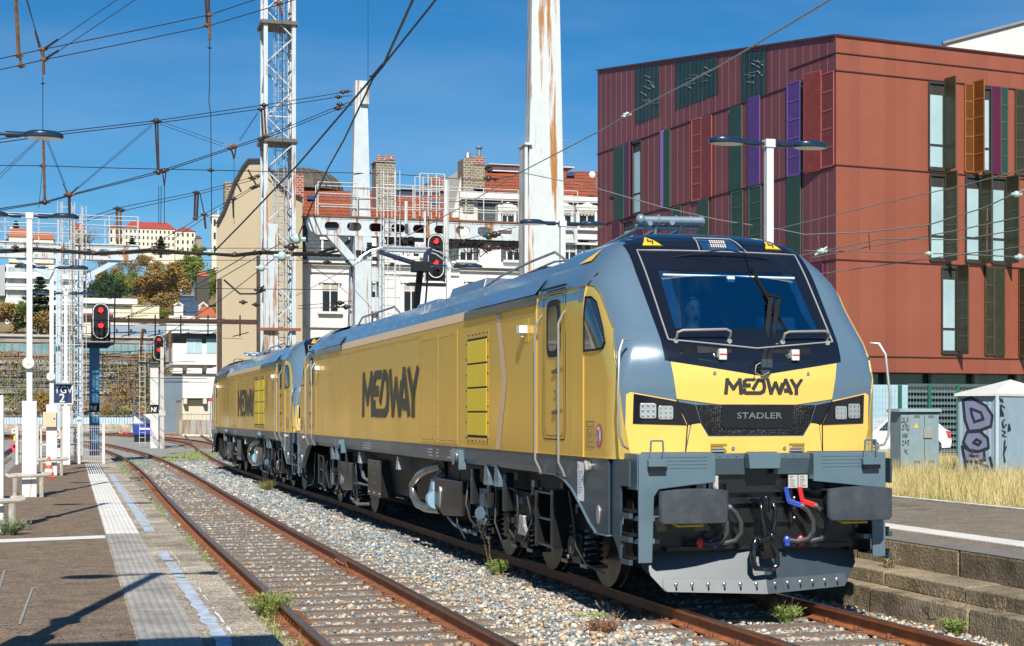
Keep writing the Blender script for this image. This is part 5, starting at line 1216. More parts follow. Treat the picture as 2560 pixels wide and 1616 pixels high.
for u,v,Z,lb in((1922,360,22.5,'tall white double lamp post standing in front of the red building'),(1406,560,32.5,'double lamp post in front of the broad rusty mast'),(1121,665,41.5,'farthest double lamp post, beside the hanging signal above the locomotive roof')):
    p=D(u,v,Z); lamppost(p.x,p.y,.5,lb,base=True,h=p.z-.5+.06,boxh=1.7)
# beige box on the third post
def simple(name,label,cat,build,mats,loc,bev=.01,group=None,**k):
    mb=MB(); build(mb); o=mb.build(name,mats,None,org=loc,bevel=bev,**k); return tag(o,label,cat,group)
p=Vector((-7.40,28.6,.3))
simple('control_box','beige control box with a round lock fixed to a white lamp post','electric box',lambda m:(m.box(-7.28,-6.94,29.08,29.19,1.60,2.0,0),m.tube([(-6.99,29.07,1.82),(-6.99,29.09,1.82)],.022,10,1)),[mat('beige_box',(.68,.50,.34),.6),blackm],(-7.45,28.45,1.72),.008)
# traffic cone
t=thing('traffic_cone','orange and white striped traffic cone standing on the left platform','traffic cone',(-7.12,28.0,.304))
rg=[(.17,.0),(.17,.03)]
mb=MB(); mb.box(-7.29,-6.95,27.83,28.17,.304,.335); mb.build('cone_base',mat('cone_orange',(.75,.10,.03),.5),t,bevel=.01)
for i,(z0,z1,c) in enumerate(((.335,.43,0),(.43,.52,1),(.52,.62,0),(.62,.71,1),(.71,.84,0))):
    rr=lambda z:.135-.105*(z-.335)/.505
    mb=MB(); mb.tube([(-7.12,28.2,z0),(-7.12,28.2,z1)],[rr(z0),rr(z1)],18); mb.build('cone_band',MATS['cone_orange'] if c==0 else mat('cone_white',(.8,.8,.8),.5),t,smooth=True)
# platform end gate
def gate():
    t=thing('platform_gate','white metal gate with wire mesh panels closing the end of the left platform','gate',(-6.5,39,.3))
    for x,h in((-8.25,1.25),(-7.62,1.30),(-6.30,1.36),(-5.52,1.34)): mb=MB(); mb.box(x-.045,x+.045,39.0-.045,39.0+.045,.30,.30+h); mb.build('gate_post',whitep,t,bevel=.006)
    for a,b in((-8.2,-7.67),(-6.25,-5.57)):
        mb=MB(); n=int((b-a)/.062)
        for k in range(n+1): x=a+(b-a)*k/n; mb.tube([(x,39,.36),(x,39,1.55)],.0055,4)
        for z in(.38,.42,.75,1.08,1.42,1.5,1.55): mb.tube([(a,39,z),(b,39,z)],.007,4)
        mb.build('mesh_panel',whitep,t)
    mb=MB(); a,b=-7.5,-6.42
    for p,q in(((a,.36),(a,1.5)),((b,.36),(b,1.5)),((a,1.5),(b,1.5)),((a,.36),(b,.36)),((a,.95),(b,.95))): mb.bar((p[0],39,p[1]),(q[0],39,q[1]),.05,.05,0,(0,1,0))
    mb.build('gate_leaf',whitep,t)
    mb=MB(); mb.box(-7.32,-6.62,38.99,39.01,1.0,1.46); s=mb.build('warning_panel',whitep,t)
    mb=MB(); mb.box(-7.25,-6.85,38.975,38.989,.84,1.13); s2=mb.build('notice_board',mat('navy',(.015,.03,.09),.5,tone=0),t)
    mb=MB()
    for k in range(5): mb.box(-7.18,-6.98+(k%3)*.04,38.972,38.975,.89+k*.042,.905+k*.042)
    mb.build('notice_line',txtw,s2)
    mb=MB(); P=ell(-7.05,1.30,.13,.13,24); Q=ell(-7.05,1.30,.105,.105,24); vs=[(a,38.98,b) for a,b in P+Q]; mb.add(vs,[(i,(i+1)%24,24+(i+1)%24,24+i) for i in range(24)]); mb.bar((-7.14,38.981,1.21),(-6.96,38.981,1.39),.02,.004,0,(0,1,0)); mb.bar((-7.05,38.979,1.23),(-7.05,38.979,1.37),.04,.003,0,(0,1,0)); mb.build('red_ring',redp,s)
gate()
simple('white_cabinet','small white cabinet behind the platform end gate','cabinet',lambda m:(m.box(-7.15,-6.60,41.6,41.9,.0,1.05),m.box(-7.1,-6.92,41.58,41.6,.80,.92,1),m.box(-6.85,-6.67,41.58,41.6,.80,.92,1)),[whitep,mat('pale_blue',(.4,.5,.6),.5)],(-6.9,41.7,0))
# TGV 2 sign
p=D(160,985,44.5)
t=thing('platform_sign','square navy sign reading TGV 2 on a pale green post','sign',(p.x,p.y,.3))
mb=MB(); mb.box(p.x-.30,p.x+.22,p.y-.015,p.y+.015,p.z-.27,p.z+.26); sb=mb.build('sign_board',MATS['navy'],t)
mb=MB(); 
for q in((p.x-.32,p.x+.26,p.z+.26,p.z+.30),(p.x-.32,p.x+.26,p.z-.31,p.z-.27),(p.x-.34,p.x-.30,p.z-.31,p.z+.30),(p.x+.22,p.x+.26,p.z-.27,p.z+.26)): mb.box(q[0],q[1],p.y-.02,p.y+.02,q[2],q[3])
mb.build('sign_border',whitep,t)
text_mesh('TGV',.29,lambda a,b:(p.x-.27+a,p.y-.024,p.z+.02+b),txtw,'lettering',t,bold=.0,w=.9); text_mesh('2',.36,lambda a,b:(p.x-.14+a,p.y-.024,p.z-.245+b),txtw,'lettering',t,bold=.002,w=.95)
mb=MB(); mb.box(p.x-.10,p.x-.04,p.y+.02,p.y+.08,.0,p.z+.3); mb.build('post',mat('pale_green_post',(.35,.42,.40),.6,c2=(.35,.25,.15)),t)
# ---- signals
sigred=mat('signal_red',(1,.02,.02),.4,emit=3.0,tone=0)
def signal(u0,u1,v0,v1,Z,lights,label,pole=None,box=True):
    a=D(u0,v0,Z); b=D(u1,v1,Z); cx=(a.x+b.x)/2; y=(a.y+b.y)/2; w=(Vector((b.x-a.x,b.y-a.y))).length; h=a.z-b.z; z1=a.z; z0=b.z
    t=thing('railway_signal',label,'signal',(cx,y,0 if pole else z0),'railway signals showing two red lights')
    mb=MB(); P=rrect(cx-w/2,cx+w/2,z0,z1,w*.49,8); mb.prism(P,lambda p,q,d_:(p,y+d_,q),0,.06)
    if box: mb.box(cx-w*.56,cx+w*.56,y+.061,y+.30,z0-.06,z0+(z1-z0)*.55)
    tb=mb.build('target_board',blackm,t)
    mb=MB(); O=rrect(cx-w*.5,cx+w*.5,z0,z1,w*.49,8); c=[((p-cx)*.84+cx,(q-(z0+z1)/2)*(1-.08*2*w/h*1.1)+(z0+z1)/2) for p,q in O]; n=len(O); O=[((p-cx)*.93+cx,(q-(z0+z1)/2)*(1-.035*2*w/h*1.1)+(z0+z1)/2) for p,q in O]
    mb.add([(p,y-.004,q) for p,q in O]+[(p,y-.004,q) for p,q in c],[(i,(i+1)%n,n+(i+1)%n,n+i) for i in range(n)]); mb.build('white_rim',whitep,tb)
    for f,red in lights:
        zc=z0+(z1-z0)*f; mb=MB(); mb.tube([(cx,y-.02,zc),(cx,y-.005,zc)],w*.15,16); mb.build('lamp_lens',sigred if red else mat('lens_off',(.03,.03,.03),.2),t)
        mb=MB(); m=9; vs=[]
        for k in range(m): tt=math.pi*k/(m-1); vs+= [(cx+w*.19*math.cos(tt),y-.005,zc+w*.19*math.sin(tt)),(cx+w*.16*math.cos(tt),y-.22,zc+w*.16*math.sin(tt)-.03)]
        mb.add(vs,[(2*k,2*k+2,2*k+3,2*k+1) for k in range(m-1)]); mb.build('lamp_hood',blackm,t)
    return t,cx,y,z0,z1,w
t,cx,y,z0,z1,w=signal(231,273,757,849,68,((.80,1),(.38,1)),'nearest left signal, its head above a blue steel post behind the gate',1)
px=D(236,1000,68).x
mb=MB(); mb.box(px-.22,px+.22,y+.1,y+.42,-.3,z0-.25); mb.build('post',bluesteel,t,bevel=.01)
mb=MB(); mb.box(px-.65,px+.85,y-.2,y+.7,z0-.22,z0-.14); mb.box(px-.5,px+.55,y+.0,y+.5,z0-.38,z0-.22,tp=(1.4,1)); mb.build('walkway',mat('navy_steel',(.015,.03,.05),.5),t)
mb=MB()
for x in(-.65,-.62): mb.tube([(px+x,y-.2,z0-.14),(px+x,y-.2,z0+1.0)],.02,5)
mb.tube([(px+.85,y,z0-.14),(px+.88,y,z0+2.1)],.035,6); mb.tube([(px-.65,y+.6,z0+.9),(px+.8,y+.6,z0+.9)],.02,5)
mb.build('handrail',blackm,t)
mb=MB()
for s in(-1,1): mb.tube([(px+s*.36,y,3.0),(px+s*.36,y,4.6)],.03,5)
for z in(3.0,3.8,4.6): mb.tube([(px-.36,y,z),(px+.36,y,z)],.03,5)
mb.build('side_frame',bluesteel,t)
mb=MB(); z=D(0,1020,68).z; mb.box(px-.225,px+.225,y+.085,y+.099,z-.18,z+.18); nb=mb.build('plate',blackm,t); text_mesh('Nf',.30,lambda a,b:(px-.17+a,y+.08,z-.11+b),txtw,'lettering',nb,bold=.004,w=.85)
mb=MB(); mb.box(px-.24,px+.22,y+.085,y+.099,z-.37,z-.20); nb=mb.build('number_plate',whitep,t); text_mesh('C 2432',.14,lambda a,b:(px-.22+a,y+.08,z-.335+b),txtb,'lettering',nb,bold=.003,w=.8)
t,cx,y,z0,z1,w=signal(383,411,837,902,97,((.80,1),(.62,0),(.42,1),(.2,0)),'farther left signal on a white post beside the signal cabin',1)
px=D(386,1000,97).x
mb=MB(); mb.box(px-.25,px+.25,y+.1,y+.5,-.3,z0-.1); mb.build('post',whitep,t,bevel=.01)
mb=MB(); mb.box(px-1.0,px+.9,y-.2,y+.6,z0-.2,z0-.12); mb.build('walkway',blackm,t)
mb=MB(); mb.box(px-.26,px+.26,y+.08,y+.099,2.0,2.55); nb=mb.build('plate',blackm,t); text_mesh('Nf',.42,lambda a,b:(px-.22+a,y+.07,2.1+b),txtw,'lettering',nb,bold=.006,w=.8)
def ladder(mb,x,y0_,z0_,z1_,w=.36,r=.02,st=.32,m=0,dx=0):
    for s in(-1,1): mb.tube([(x+s*w/2,y0_,z0_),(x+s*w/2+dx,y0_,z1_)],r,4,m)
    n=int((z1_-z0_)/st)
    for k in range(n): z=z0_+st*(k+.5); o=dx*(z-z0_)/(z1_-z0_); mb.tube([(x-w/2+o,y0_,z),(x+w/2+o,y0_,z)],r*.8,4,m)
mb=MB(); ladder(mb,px-.75,y-.1,0,z0+1.2,.35); mb.build('ladder',whitep,t)
mb=MB(); 
for s in(-.5,-.45): mb.tube([(px-.95,y,z0-.12),(px-.7,y,z0+2.0)],.09,4); 
mb.tube([(px+.95,y,z0-.12),(px+.95,y,z0+1.9)],.07,4); mb.build('backing_post',mat('rust_post',(.25,.12,.05),.8),t)
t,cx,y,z0,z1,w=signal(1068,1112,585,697,53.4,((.84,1),(.62,0),(.36,1),(.16,0)),'signal hanging under the right gantry above the locomotive roof')
mb=MB(); mb.box(cx-.75,cx-.37,y+.0,y+.02,z0+.85,z0+1.25,0); p2=mb.build('plate',whitep,t); text_mesh('Nf',.36,lambda a,b:(cx-.72+a,y-.006,z0+.93+b),mat('letter_pale',(.35,.37,.36),.6),'lettering',p2,bold=.006,w=.85)
mb=MB(); mb.box(cx-.62,cx-.34,y,y+.02,z0+.38,z0+.56); p2=mb.build('number_plate',whitep,t); text_mesh('438',.15,lambda a,b:(cx-.60+a,y-.006,z0+.41+b),txtb,'lettering',p2,bold=.003)
mb=MB(); mb.box(cx-.9,cx+.5,y+.1,y+.7,z0-.22,z0-.14,0); mb.tube([(cx+.35,y+.2,z0-.1),(cx+.35,y+.2,z1+.8)],.04,5,1); mb.tube([(cx-.35,y+.2,z0-.1),(cx-.35,y+.2,z1+.8)],.04,5,1); mb.build('hanging_frame',[blackm,whitep],t)
# ---- gantries
def gbeam(name_parent,xa,xb,Y,zt,zb,holes,ends,matr,dp=.35):
    """box beam along x with oval holes"""
    mb=MB(); h=zt-zb; n=max(1,holes); 
    step=(xb-xa)/n
    for yy in(Y,):
        mb.box(xa,xb,yy,yy+dp,zt-.07,zt); mb.box(xa,xb,yy+.0,yy+dp,zb,zb+.07)
        for k in range(n):
            x0=xa+k*step; x1=x0+step; c=(x0+x1)/2; O=[]; I=[]; N=24
            rx,ry=min(step*.33,.32),h*.24
            for i in range(N):
                t=2*math.pi*i/N; cx_,sy=math.cos(t),math.sin(t)
                m=max(abs(cx_),abs(sy)); O.append((c+cx_/m*step/2,(zt+zb)/2+sy/m*(h/2-.07)))
                I.append((c+(rx-ry)*(1 if cx_>0 else -1)*(1 if abs(cx_)>.05 else 0)+ry*cx_,(zt+zb)/2+ry*sy))
            vs=[(a,yy+.02,b) for a,b in O+I]; mb.add(vs,[(i,(i+1)%N,N+(i+1)%N,N+i) for i in range(N)])
            vs=[(a,yy+.02,b) for a,b in I]+[(a,yy+.12,b) for a,b in I]; mb.add(vs,[(i,(i+1)%N,N+(i+1)%N,N+i) for i in range(N)])
    return mb
def railing(mb,xa,xb,Y,z,h=1.05,st=1.15,r=.02):
    n=max(1,int(round((xb-xa)/st)))
    for k in range(n+1): x=xa+(xb-xa)*k/n; mb.tube([(x,Y,z),(x,Y,z+h)],r,4)
    for f in(.33,.66,1): mb.tube([(xa,Y,z+h*f),(xb,Y,z+h*f)],r*.9,4)
def cage(mb,x,y,z0_,z1_,r=.36):
    ladder(mb,x,y,z0_,z1_,.4,.022,.3)
    z=z0_+2.2
    while z<z1_:
        P=[(x+r*math.cos(t),y-.05-r*.9+r*.9*math.cos(0)-r*math.sin(t)*1.1,z) for t in [math.pi*k/8 for k in range(9)]]; mb.tube(P,.016,4); z+=.75
    for k in(1,3,5,7):
        t=math.pi*k/8; mb.tube([(x+r*math.cos(t),y-.05-r*math.sin(t)*1.1,z0_+2.2),(x+r*math.cos(t),y-.05-r*math.sin(t)*1.1,z1_)],.014,4)
YG=PY(905,600,0).y; 
# right gantry in the plane y=YR
YR=D(905,600,54).y
def X_(u,Y): return PY(u,600,Y).x
def Z_(u,v,Y): return PY(u,v,Y).z
t=thing('signal_gantry','long white gantry beam with oval holes on two masts, right of the lattice tower','gantry',(X_(905,YR),YR,0))
xl,xm,xr=X_(800,YR),X_(905,YR),X_(1440,YR); zt,zb=Z_(905,547,YR),Z_(905,592,YR)
mb=gbeam(t,xl,xr,YR-.2,zt,zb,12,0,wp2,.5)
# rounded hanging end of the beam
E_=[(xl,zt),(xl-.42,zt),(xl-.46,zt-.25),(xl-.36,zt-.5),(xl-.15,zb+.0),(xl,zb)]
for yy in(YR-.2,): mb.prism(E_,lambda a,b,d_:(a,YR-.2+d_,b),0,.5)
mb.box(xl-.6,xr,YR-.25,YR+.35,zt,zt+.05,1)
mb.build('beam',[wp2,MATS['fixing_rust']],t)
mb=MB(); railing(mb,xl-.1,xm-.2,YR-.2,zt+.05,1.15); railing(mb,xm+.5,X_(1292,YR),YR-.2,zt+.05,1.15,1.3); railing(mb,X_(1380,YR),xr,YR-.2,zt+.05,1.2); railing(mb,xl-.1,xr,YR+.3,zt+.05,1.1,1.3); mb.build('railing',whitep,t)
mb=MB(); w0=.30; 
def mast(mb,x,Y,z0_,z1_,wb,wt,d=.5,m=0):
    mb.box(x-wb,x+wb,Y,Y+d,z0_,z1_,m,tp=(wt/wb,.8))
mast(mb,xm+.05,YR+.32,-.3,Z_(905,196,YR),.56,.21,.5); mb.box(xm+.0,xm+.30,YR+.22,YR+.95,Z_(905,257,YR),Z_(905,213,YR)); mb.build('mast',wp2,t,bevel=.015)
mb=MB(); xq=X_(958,YR)
mb.box(xm-.30,xm+.28,YR-.3,YR+.2,-.3,zb-.02); 
for k in range(7): z=.3+k*1.05; mb.box(xm+.285,xm+.55,YR-.2,YR-.1,z,z+.5)
mb.box(xm+.55,xm+.75,YR-.3,YR+.2,-.3,zb-.02)
mb.prism([(xm-.30,zb-1.1),(xm-1.3,zb-.02),(xm-.9,zb-.02),(xm-.3,zb-.7)],lambda a,b,d_:(a,YR+d_,b),-.2,.1)
mb.build('column',[wp2],t,bevel=.01)
mb=MB(); cage(mb,xq+.1,YR-.6,.8,Z_(905,432,YR)); mb.build('caged_ladder',whitep,t)
mb=MB(); z9=zb-.12; mb.box(xm+.9,X_(1290,YR),YR-.15,YR+.25,z9-.14,z9+.10); rq=random.Random(3)
for k in range(26): x=rq.uniform(xm+.6,X_(1290,YR)); mb.tube([(x,YR-.3,zb),(x+rq.uniform(-.2,.2),YR-.35,zb-rq.uniform(.2,.7)),(x+rq.uniform(-.5,.5),YR-.3,zb-rq.uniform(.1,.5))],.025,4)
for k in range(14): x=rq.uniform(xm-.8,xm+2.4); z=zb-rq.uniform(.1,1.4); mb.box(x-.08,x+.08,YR-.45,YR-.3,z,z+.14)
mb.build('cable_tray',blackm,t)
mb=MB(); xc=X_(1073,YR); railing(mb,xc-.45,xc+.45,YR-.5,zt+.1,1.5,.3); railing(mb,xc-.45,xc+.45,YR+.3,zt+.1,1.5,.3); mb.tube([(xc+.5,YR-.5,zb-1.2),(xc+.5,YR-.5,zt+1.4)],.09,6); mb.tube([(xc-.95,YR-.5,zt-.2),(xc-.95,YR-.5,zt+.6)],.06,6); mb.build('signal_cradle',whitep,t)
mb=MB(); xb_=X_(1342,YR); zbt=30
mb.box(xb_-.86,xb_+.86,YR-1.2,YR-.5,-.3,18.0,0,tp=(.57,.8)); mb.box(xb_-.84,xb_-.66,YR-1.25,YR-.45,3,Z_(1300,375,YR),0,tp=(.6,.9)); mb.box(xb_-.84,xb_-.55,YR-1.3,YR-.4,Z_(1300,378,YR),Z_(1300,372,YR)); mb.build('broad_mast',rustpaint('mast_rusty',(.56,.60,.59),(.34,.14,.035),.535,.60,.75,.055),t,bevel=.02)
# left gantry
YL=D(170,630,63).y; t=thing('signal_gantry','white gantry beam with railings on a lattice mast at the left edge','gantry',(X_(170,YL),YL,0))
xe=X_(345,YL); xs=X_(-160,YL); zt,zb=Z_(170,612,YL),Z_(170,649,YL); xm=X_(172,YL)
mb=gbeam(t,xs,xe-.35,YL-.2,zt,zb,11,0,wp2,.5); mb.prism([(xe-.35,zt),(xe,zt),(xe,zt-.35),(xe-.12,zb+.06),(xe-.35,zb)],lambda a,b,d_:(a,YL-.2+d_,b),0,.5); mb.box(xs,xe+.05,YL-.25,YL+.35,zt,zt+.05); mb.build('beam',wp2,t)
mb=MB(); railing(mb,xs,xm-.4,YL-.2,zt+.05,1.15); railing(mb,xm+.45,xe,YL-.2,zt+.05,1.15); railing(mb,xs,xe,YL+.3,zt+.05,1.05,1.3); mb.build('railing',whitep,t)
mb=MB(); 
for s in(-.42,.42): mb.box(xm+s-.09,xm+s+.09,YL-.25,YL+.25,-.3,zb)
z=.2;k=0
while z<zb-1: mb.bar((xm-.38,YL-.2,z),(xm+.38,YL-.2,z+.9),.07,.05); mb.bar((xm+.38,YL+.2,z),(xm-.38,YL+.2,z+.9),.07,.05); mb.box(xm-.40,xm+.40,YL-.22,YL+.2,z,z+.05); z+=.9
for s in(-1,1): mb.prism([(xm+s*.4,zb-1.0),(xm+s*2.1,zb-.02),(xm+s*1.7,zb-.02),(xm+s*.4,zb-.75)],lambda a,b,d_:(a,YL+d_,b),-.1,.1)
mb.build('lattice_mast',mat('lattice_paint',(.50,.60,.68),.5,.1,(.35,.48,.6),2),t)
mb=MB(); cage(mb,xm-.1,YL-.6,.3,Z_(170,512,YL)); cage(mb,xm+.35,YL-.55,.3,Z_(170,520,YL)); mb.build('caged_ladder',whitep,t)
# lattice tower
def tower():
    Yt=D(697,500,70).y; xa,xb=X_(664,Yt),X_(734,Yt); zt=Z_(697,-60,Yt); t=thing('lattice_tower','tall white steel lattice tower with a caged ladder in front of the beige gable wall','tower',((xa+xb)/2,Yt,0))
    w=xb-xa; mb=MB(); 
    for x in(xa,xb):
        for y in(Yt,Yt+w): mb.box(x-.09,x+.09,y-.09,y+.09,-.3,zt)
    mb.build('corner_post',wp2,t)
    mb=MB(); mb.box(xa-.02,xa+.55,Yt-.05,Yt+.1,-.3,Z_(697,560,Yt)); mb.build('cable_duct',wp2,t)
    mb=MB(); z=1;s=1
    while z<zt-1:
        h=w*.95
        for y in(Yt,Yt+w): a,b=(xa,xb) if s>0 else (xb,xa); mb.bar((a,y,z),(b,y,z+h),.09,.05)
        for x in(xa,xb): a,b=(Yt,Yt+w) if s>0 else (Yt+w,Yt); mb.bar((x,a,z),(x,b,z+h),.09,.05)
        z+=h; s=-s
        if int(z)%3==0: mb.bar((xa,Yt,z),(xb,Yt,z),.07,.05)
    mb.build('bracing',wp2,t)
    for v in(58,352,850,-40)[:2]: 
        mb=MB(); z=Z_(697,v,Yt); mb.box(xa-.22,xb+.18,Yt-.22,Yt+w+.2,z-.08,z+.08); mb.build('ring_platform',mat('platform_dark',(.12,.11,.10),.7),t)
    mb=MB(); cage(mb,(xa+xb)/2+.1,Yt+.6,1,zt-.5,.33); mb.build('caged_ladder',mat('cage_blue',(.35,.45,.52),.5),t)
    mb=MB(); mb.box(xa-.35,xb+.3,Yt-.3,Yt-.1,Z_(697,878-50,Yt)-0,Z_(697,872-50,Yt)+.02); mb.build('cross_angle',MATS['fixing_rust'],t)
tower()
# brown catenary portal far back
t=thing('catenary_portal','low dark brown steel portal carrying wires in front of the signal cabin','catenary portal',(D(549,900,105).x,D(549,900,105).y,0))
for u,v,Z,w in((549,698,105,.30),(650,640,100,.42)):
    p=D(u,v,Z); mb=MB(); mb.box(p.x-w/2,p.x+w/2,p.y-.15,p.y+.15,-.3,p.z); mb.build('post',mat('portal_brown',(.07,.045,.03),.7,c2=(.03,.025,.02)),t)
a=D(200,800,113); b=D(650,806,103); mb=MB(); mb.bar(a,b,.25,.32); mb.build('beam',mat('portal_brown2',(.10,.05,.03),.7,c2=(.05,.03,.02)),t)
a=D(300,868,120); b=D(545,868,120)
mb=MB()
for u in(322,388,452,520,600): p=D(u,806,107); mb.tube([(p.x,p.y,p.z+.5),(p.x,p.y,p.z-1.0)],.05,5); mb.tube([(p.x-.5,p.y,p.z-1.0),(p.x+.6,p.y,p.z-.7)],.035,5)
mb.build('hanger',blackm,t)
for u0,v0,Z0,h,lb,c in((335,930,150,0,'thin grey catenary post in front of the terraced wall',(.10,.10,.10)),(405,868,96,0,'pale concrete catenary post right of the far signal',(.5,.48,.42))):
    p=D(u0,v0,Z0); simple('catenary_post',lb,'post',lambda m:(m.box(p.x-.14,p.x+.14,p.y-.12,p.y+.12,-.3,p.z,0,tp=(.7,.7)),m.box(p.x-.2,p.x+.2,p.y-.16,p.y-.13,p.z*.3,p.z*.36)),mat('post_%d'%u0,c,.8),(p.x,p.y,0),group=None)
# yard clutter
def clut(name,label,cat,p,f,mats): return simple(name,label,cat,lambda m:f(m,p),mats,(p.x,p.y,p.z),.02)
p=G(362,1105,-.2)
t=thing('trackside_machine','blue and white trackside machine with a red lamp on top beside the far signal post','machine',(p.x,p.y,-.2))
mb=MB(); mb.box(p.x-.85,p.x+.75,p.y-.5,p.y+.5,.35,1.2); q=mb.build('housing',mat('machine_blue',(.02,.05,.36),.4),t,bevel=.05); mb=MB(); mb.box(p.x-.4,p.x+.5,p.y-.52,p.y-.5,.75,.88); mb.build('label_strip',txtw,q)
mb=MB(); mb.box(p.x-.9,p.x+.8,p.y-.45,p.y+.45,1.2,1.95,0,tp=(.9,.9)); mb.build('cover',whitep,t,bevel=.06); mb=MB(); mb.sph((p.x-.45,p.y,2.0),.16,0); mb.build('red_lamp',redp,t,smooth=True)
mb=MB(); mb.box(p.x-.8,p.x+.7,p.y-.4,p.y+.4,-.2,.35); mb.build('base',blackm,t)
yel=mat('plate_yellow',(.75,.65,.05),.5); pink=mat('pink_red',(.75,.06,.14),.5)
cl=[(311,1090,.5,pink,'pinkish red box on the ballast left of the blue machine'),(302,1087,.35,yel,'small yellow plate left of the pinkish red box'),(481,1086,.55,pink,'pinkish red box on the ballast below the signal cabin'),(455,1088,.4,yel,'yellow plate beside the red box below the signal cabin'),(332,1082,.4,whitep,'white marker plate left of the blue machine'),(278,1072,.4,yel,'yellow marker plate just right of the platform gate'),(325,1060,.45,yel,'pale yellow box far back in the yard'),(312,1063,.4,redp,'dark red box far back in the yard'),(35,1083,.55,whitep,'white and tan box in the left yard between the lamp posts'),(40,1101,.4,yel,'yellow box in the left yard between the lamp posts'),(36,1128,.5,pink,'pale pink box low in the left yard'),(345,1064,.4,whitep,'white box far back beside the pale yellow one'),(440,1075,.5,whitep,'white plate lying right of the white signal post')]
for i,(u,v,s,m_,lb) in enumerate(cl):
    p=G(u,v,-.2); simple('marker_box',lb,'marker box',lambda m:(m.box(p.x-s*.5,p.x+s*.5,p.y-s*.4,p.y+s*.4,-.25,-.2+s*.9,0,tp=(.9,.9)),m.box(p.x-s*.15,p.x+s*.15,p.y-s*.45,p.y-s*.41,.0,.15,1)),[m_,blackm],(p.x,p.y,-.2),.02,'coloured boxes and plates in the yard')
# ---- right side: cabinets, fence, car
def cabinet():
    p=D(2305,1100,41); x0,x1=p.x-.37,p.x+.50; y=p.y; z0,z1=.38,2.0; t=thing('electrical_cabinet','narrow grey electrical cabinet with graffiti on its side in the dry grass','electrical cabinet',(p.x,y,z0))
    gcol=mat('cabinet_grey',(.24,.32,.34),.6,0,(.19,.26,.28),3)
    mb=MB(); mb.box(x0-.27,x1,y,y+.55,z0,z1); mb.box(x0,x1,y-.012,y,z0+.02,z1-.06); b=mb.build('body',gcol,t,bevel=.01)
    mb=MB(); mb.box(x0-.36,x1+.06,y-.1,y+.62,z1,z1+.09,0,tp=(.95,.9)); mb.build('roof',gcol,t,bevel=.01)
    mb=MB(); mb.box((x0+x1)/2-.006,(x0+x1)/2+.006,y-.0145,y-.012,z0+.2,z1-.08); mb.build('door_gap',blackm,t)
    mb=MB(); mb.box(x0+.40,x0+.66,y-.05,y-.012,z0+.92,z0+1.18); mb.build('lock_box',mat('lock_grey',(.30,.29,.27),.6),t,bevel=.01)
    mb=MB(); mb.add([(x0+.12,y-.016,z1-.42),(x0+.26,y-.016,z1-.42),(x0+.19,y-.016,z1-.29)],[(0,1,2)]); mb.build('warning_sign',signy,t)
    mb=MB()
    for a in(.12,.55): 
        for k in range(4): mb.box(x0+a,x0+a+.18,y-.0145,y-.012,z1-.16+k*.02,z1-.152+k*.02); mb.box(x0+a,x0+a+.18,y-.0145,y-.012,z0+.25+k*.02,z0+.258+k*.02)
    mb.build('louvre',blackm,t)
    fn=lambda a,b,d_:(x0-.25+a*.022,y-.003-d_,z1-.12-b*.06)
    mb=MB(); mb.box(x0-.27,x0-.002,y-.006,y-.001,z0+.02,z1-.03); mb.build('side_leaf',gcol,t)
    mb=MB(); G_=[[(1,0),(0,3),(3,2.4),(2,0)],[(4,0),(4,3),(6,3)],[(7,3),(8,0),(9,3)],[(1,5),(3,4),(2,7),(0,6)],[(5,7),(5,4),(7,4),(7,7)],[(8,4),(8,7),(10,7),(10,4)],[(1,11),(2,8.5),(3,11)],[(4,11),(4,8.6),(6,11),(6,8.6)],[(7,8.6),(7,11),(9,8.6)],[(1,13),(3,12.4),(1,15),(3,15)],[(5,15),(5,12.5),(7,13.6),(5,14)],[(8,15),(10,12.5),(8,12.4),(10,15)],[(3,17),(9,20)],[(4,19),(8,17)]]
    strokes(mb,[[ (a,b) for a,b in g] for g in G_],.55,lambda a,b,d_:(x0-.25+a*.022,y-.008-d_,z1-.14-b*.05)); mb.build('graffiti',mat('spray_black',(.02,.018,.03),.6),t)
cabinet()
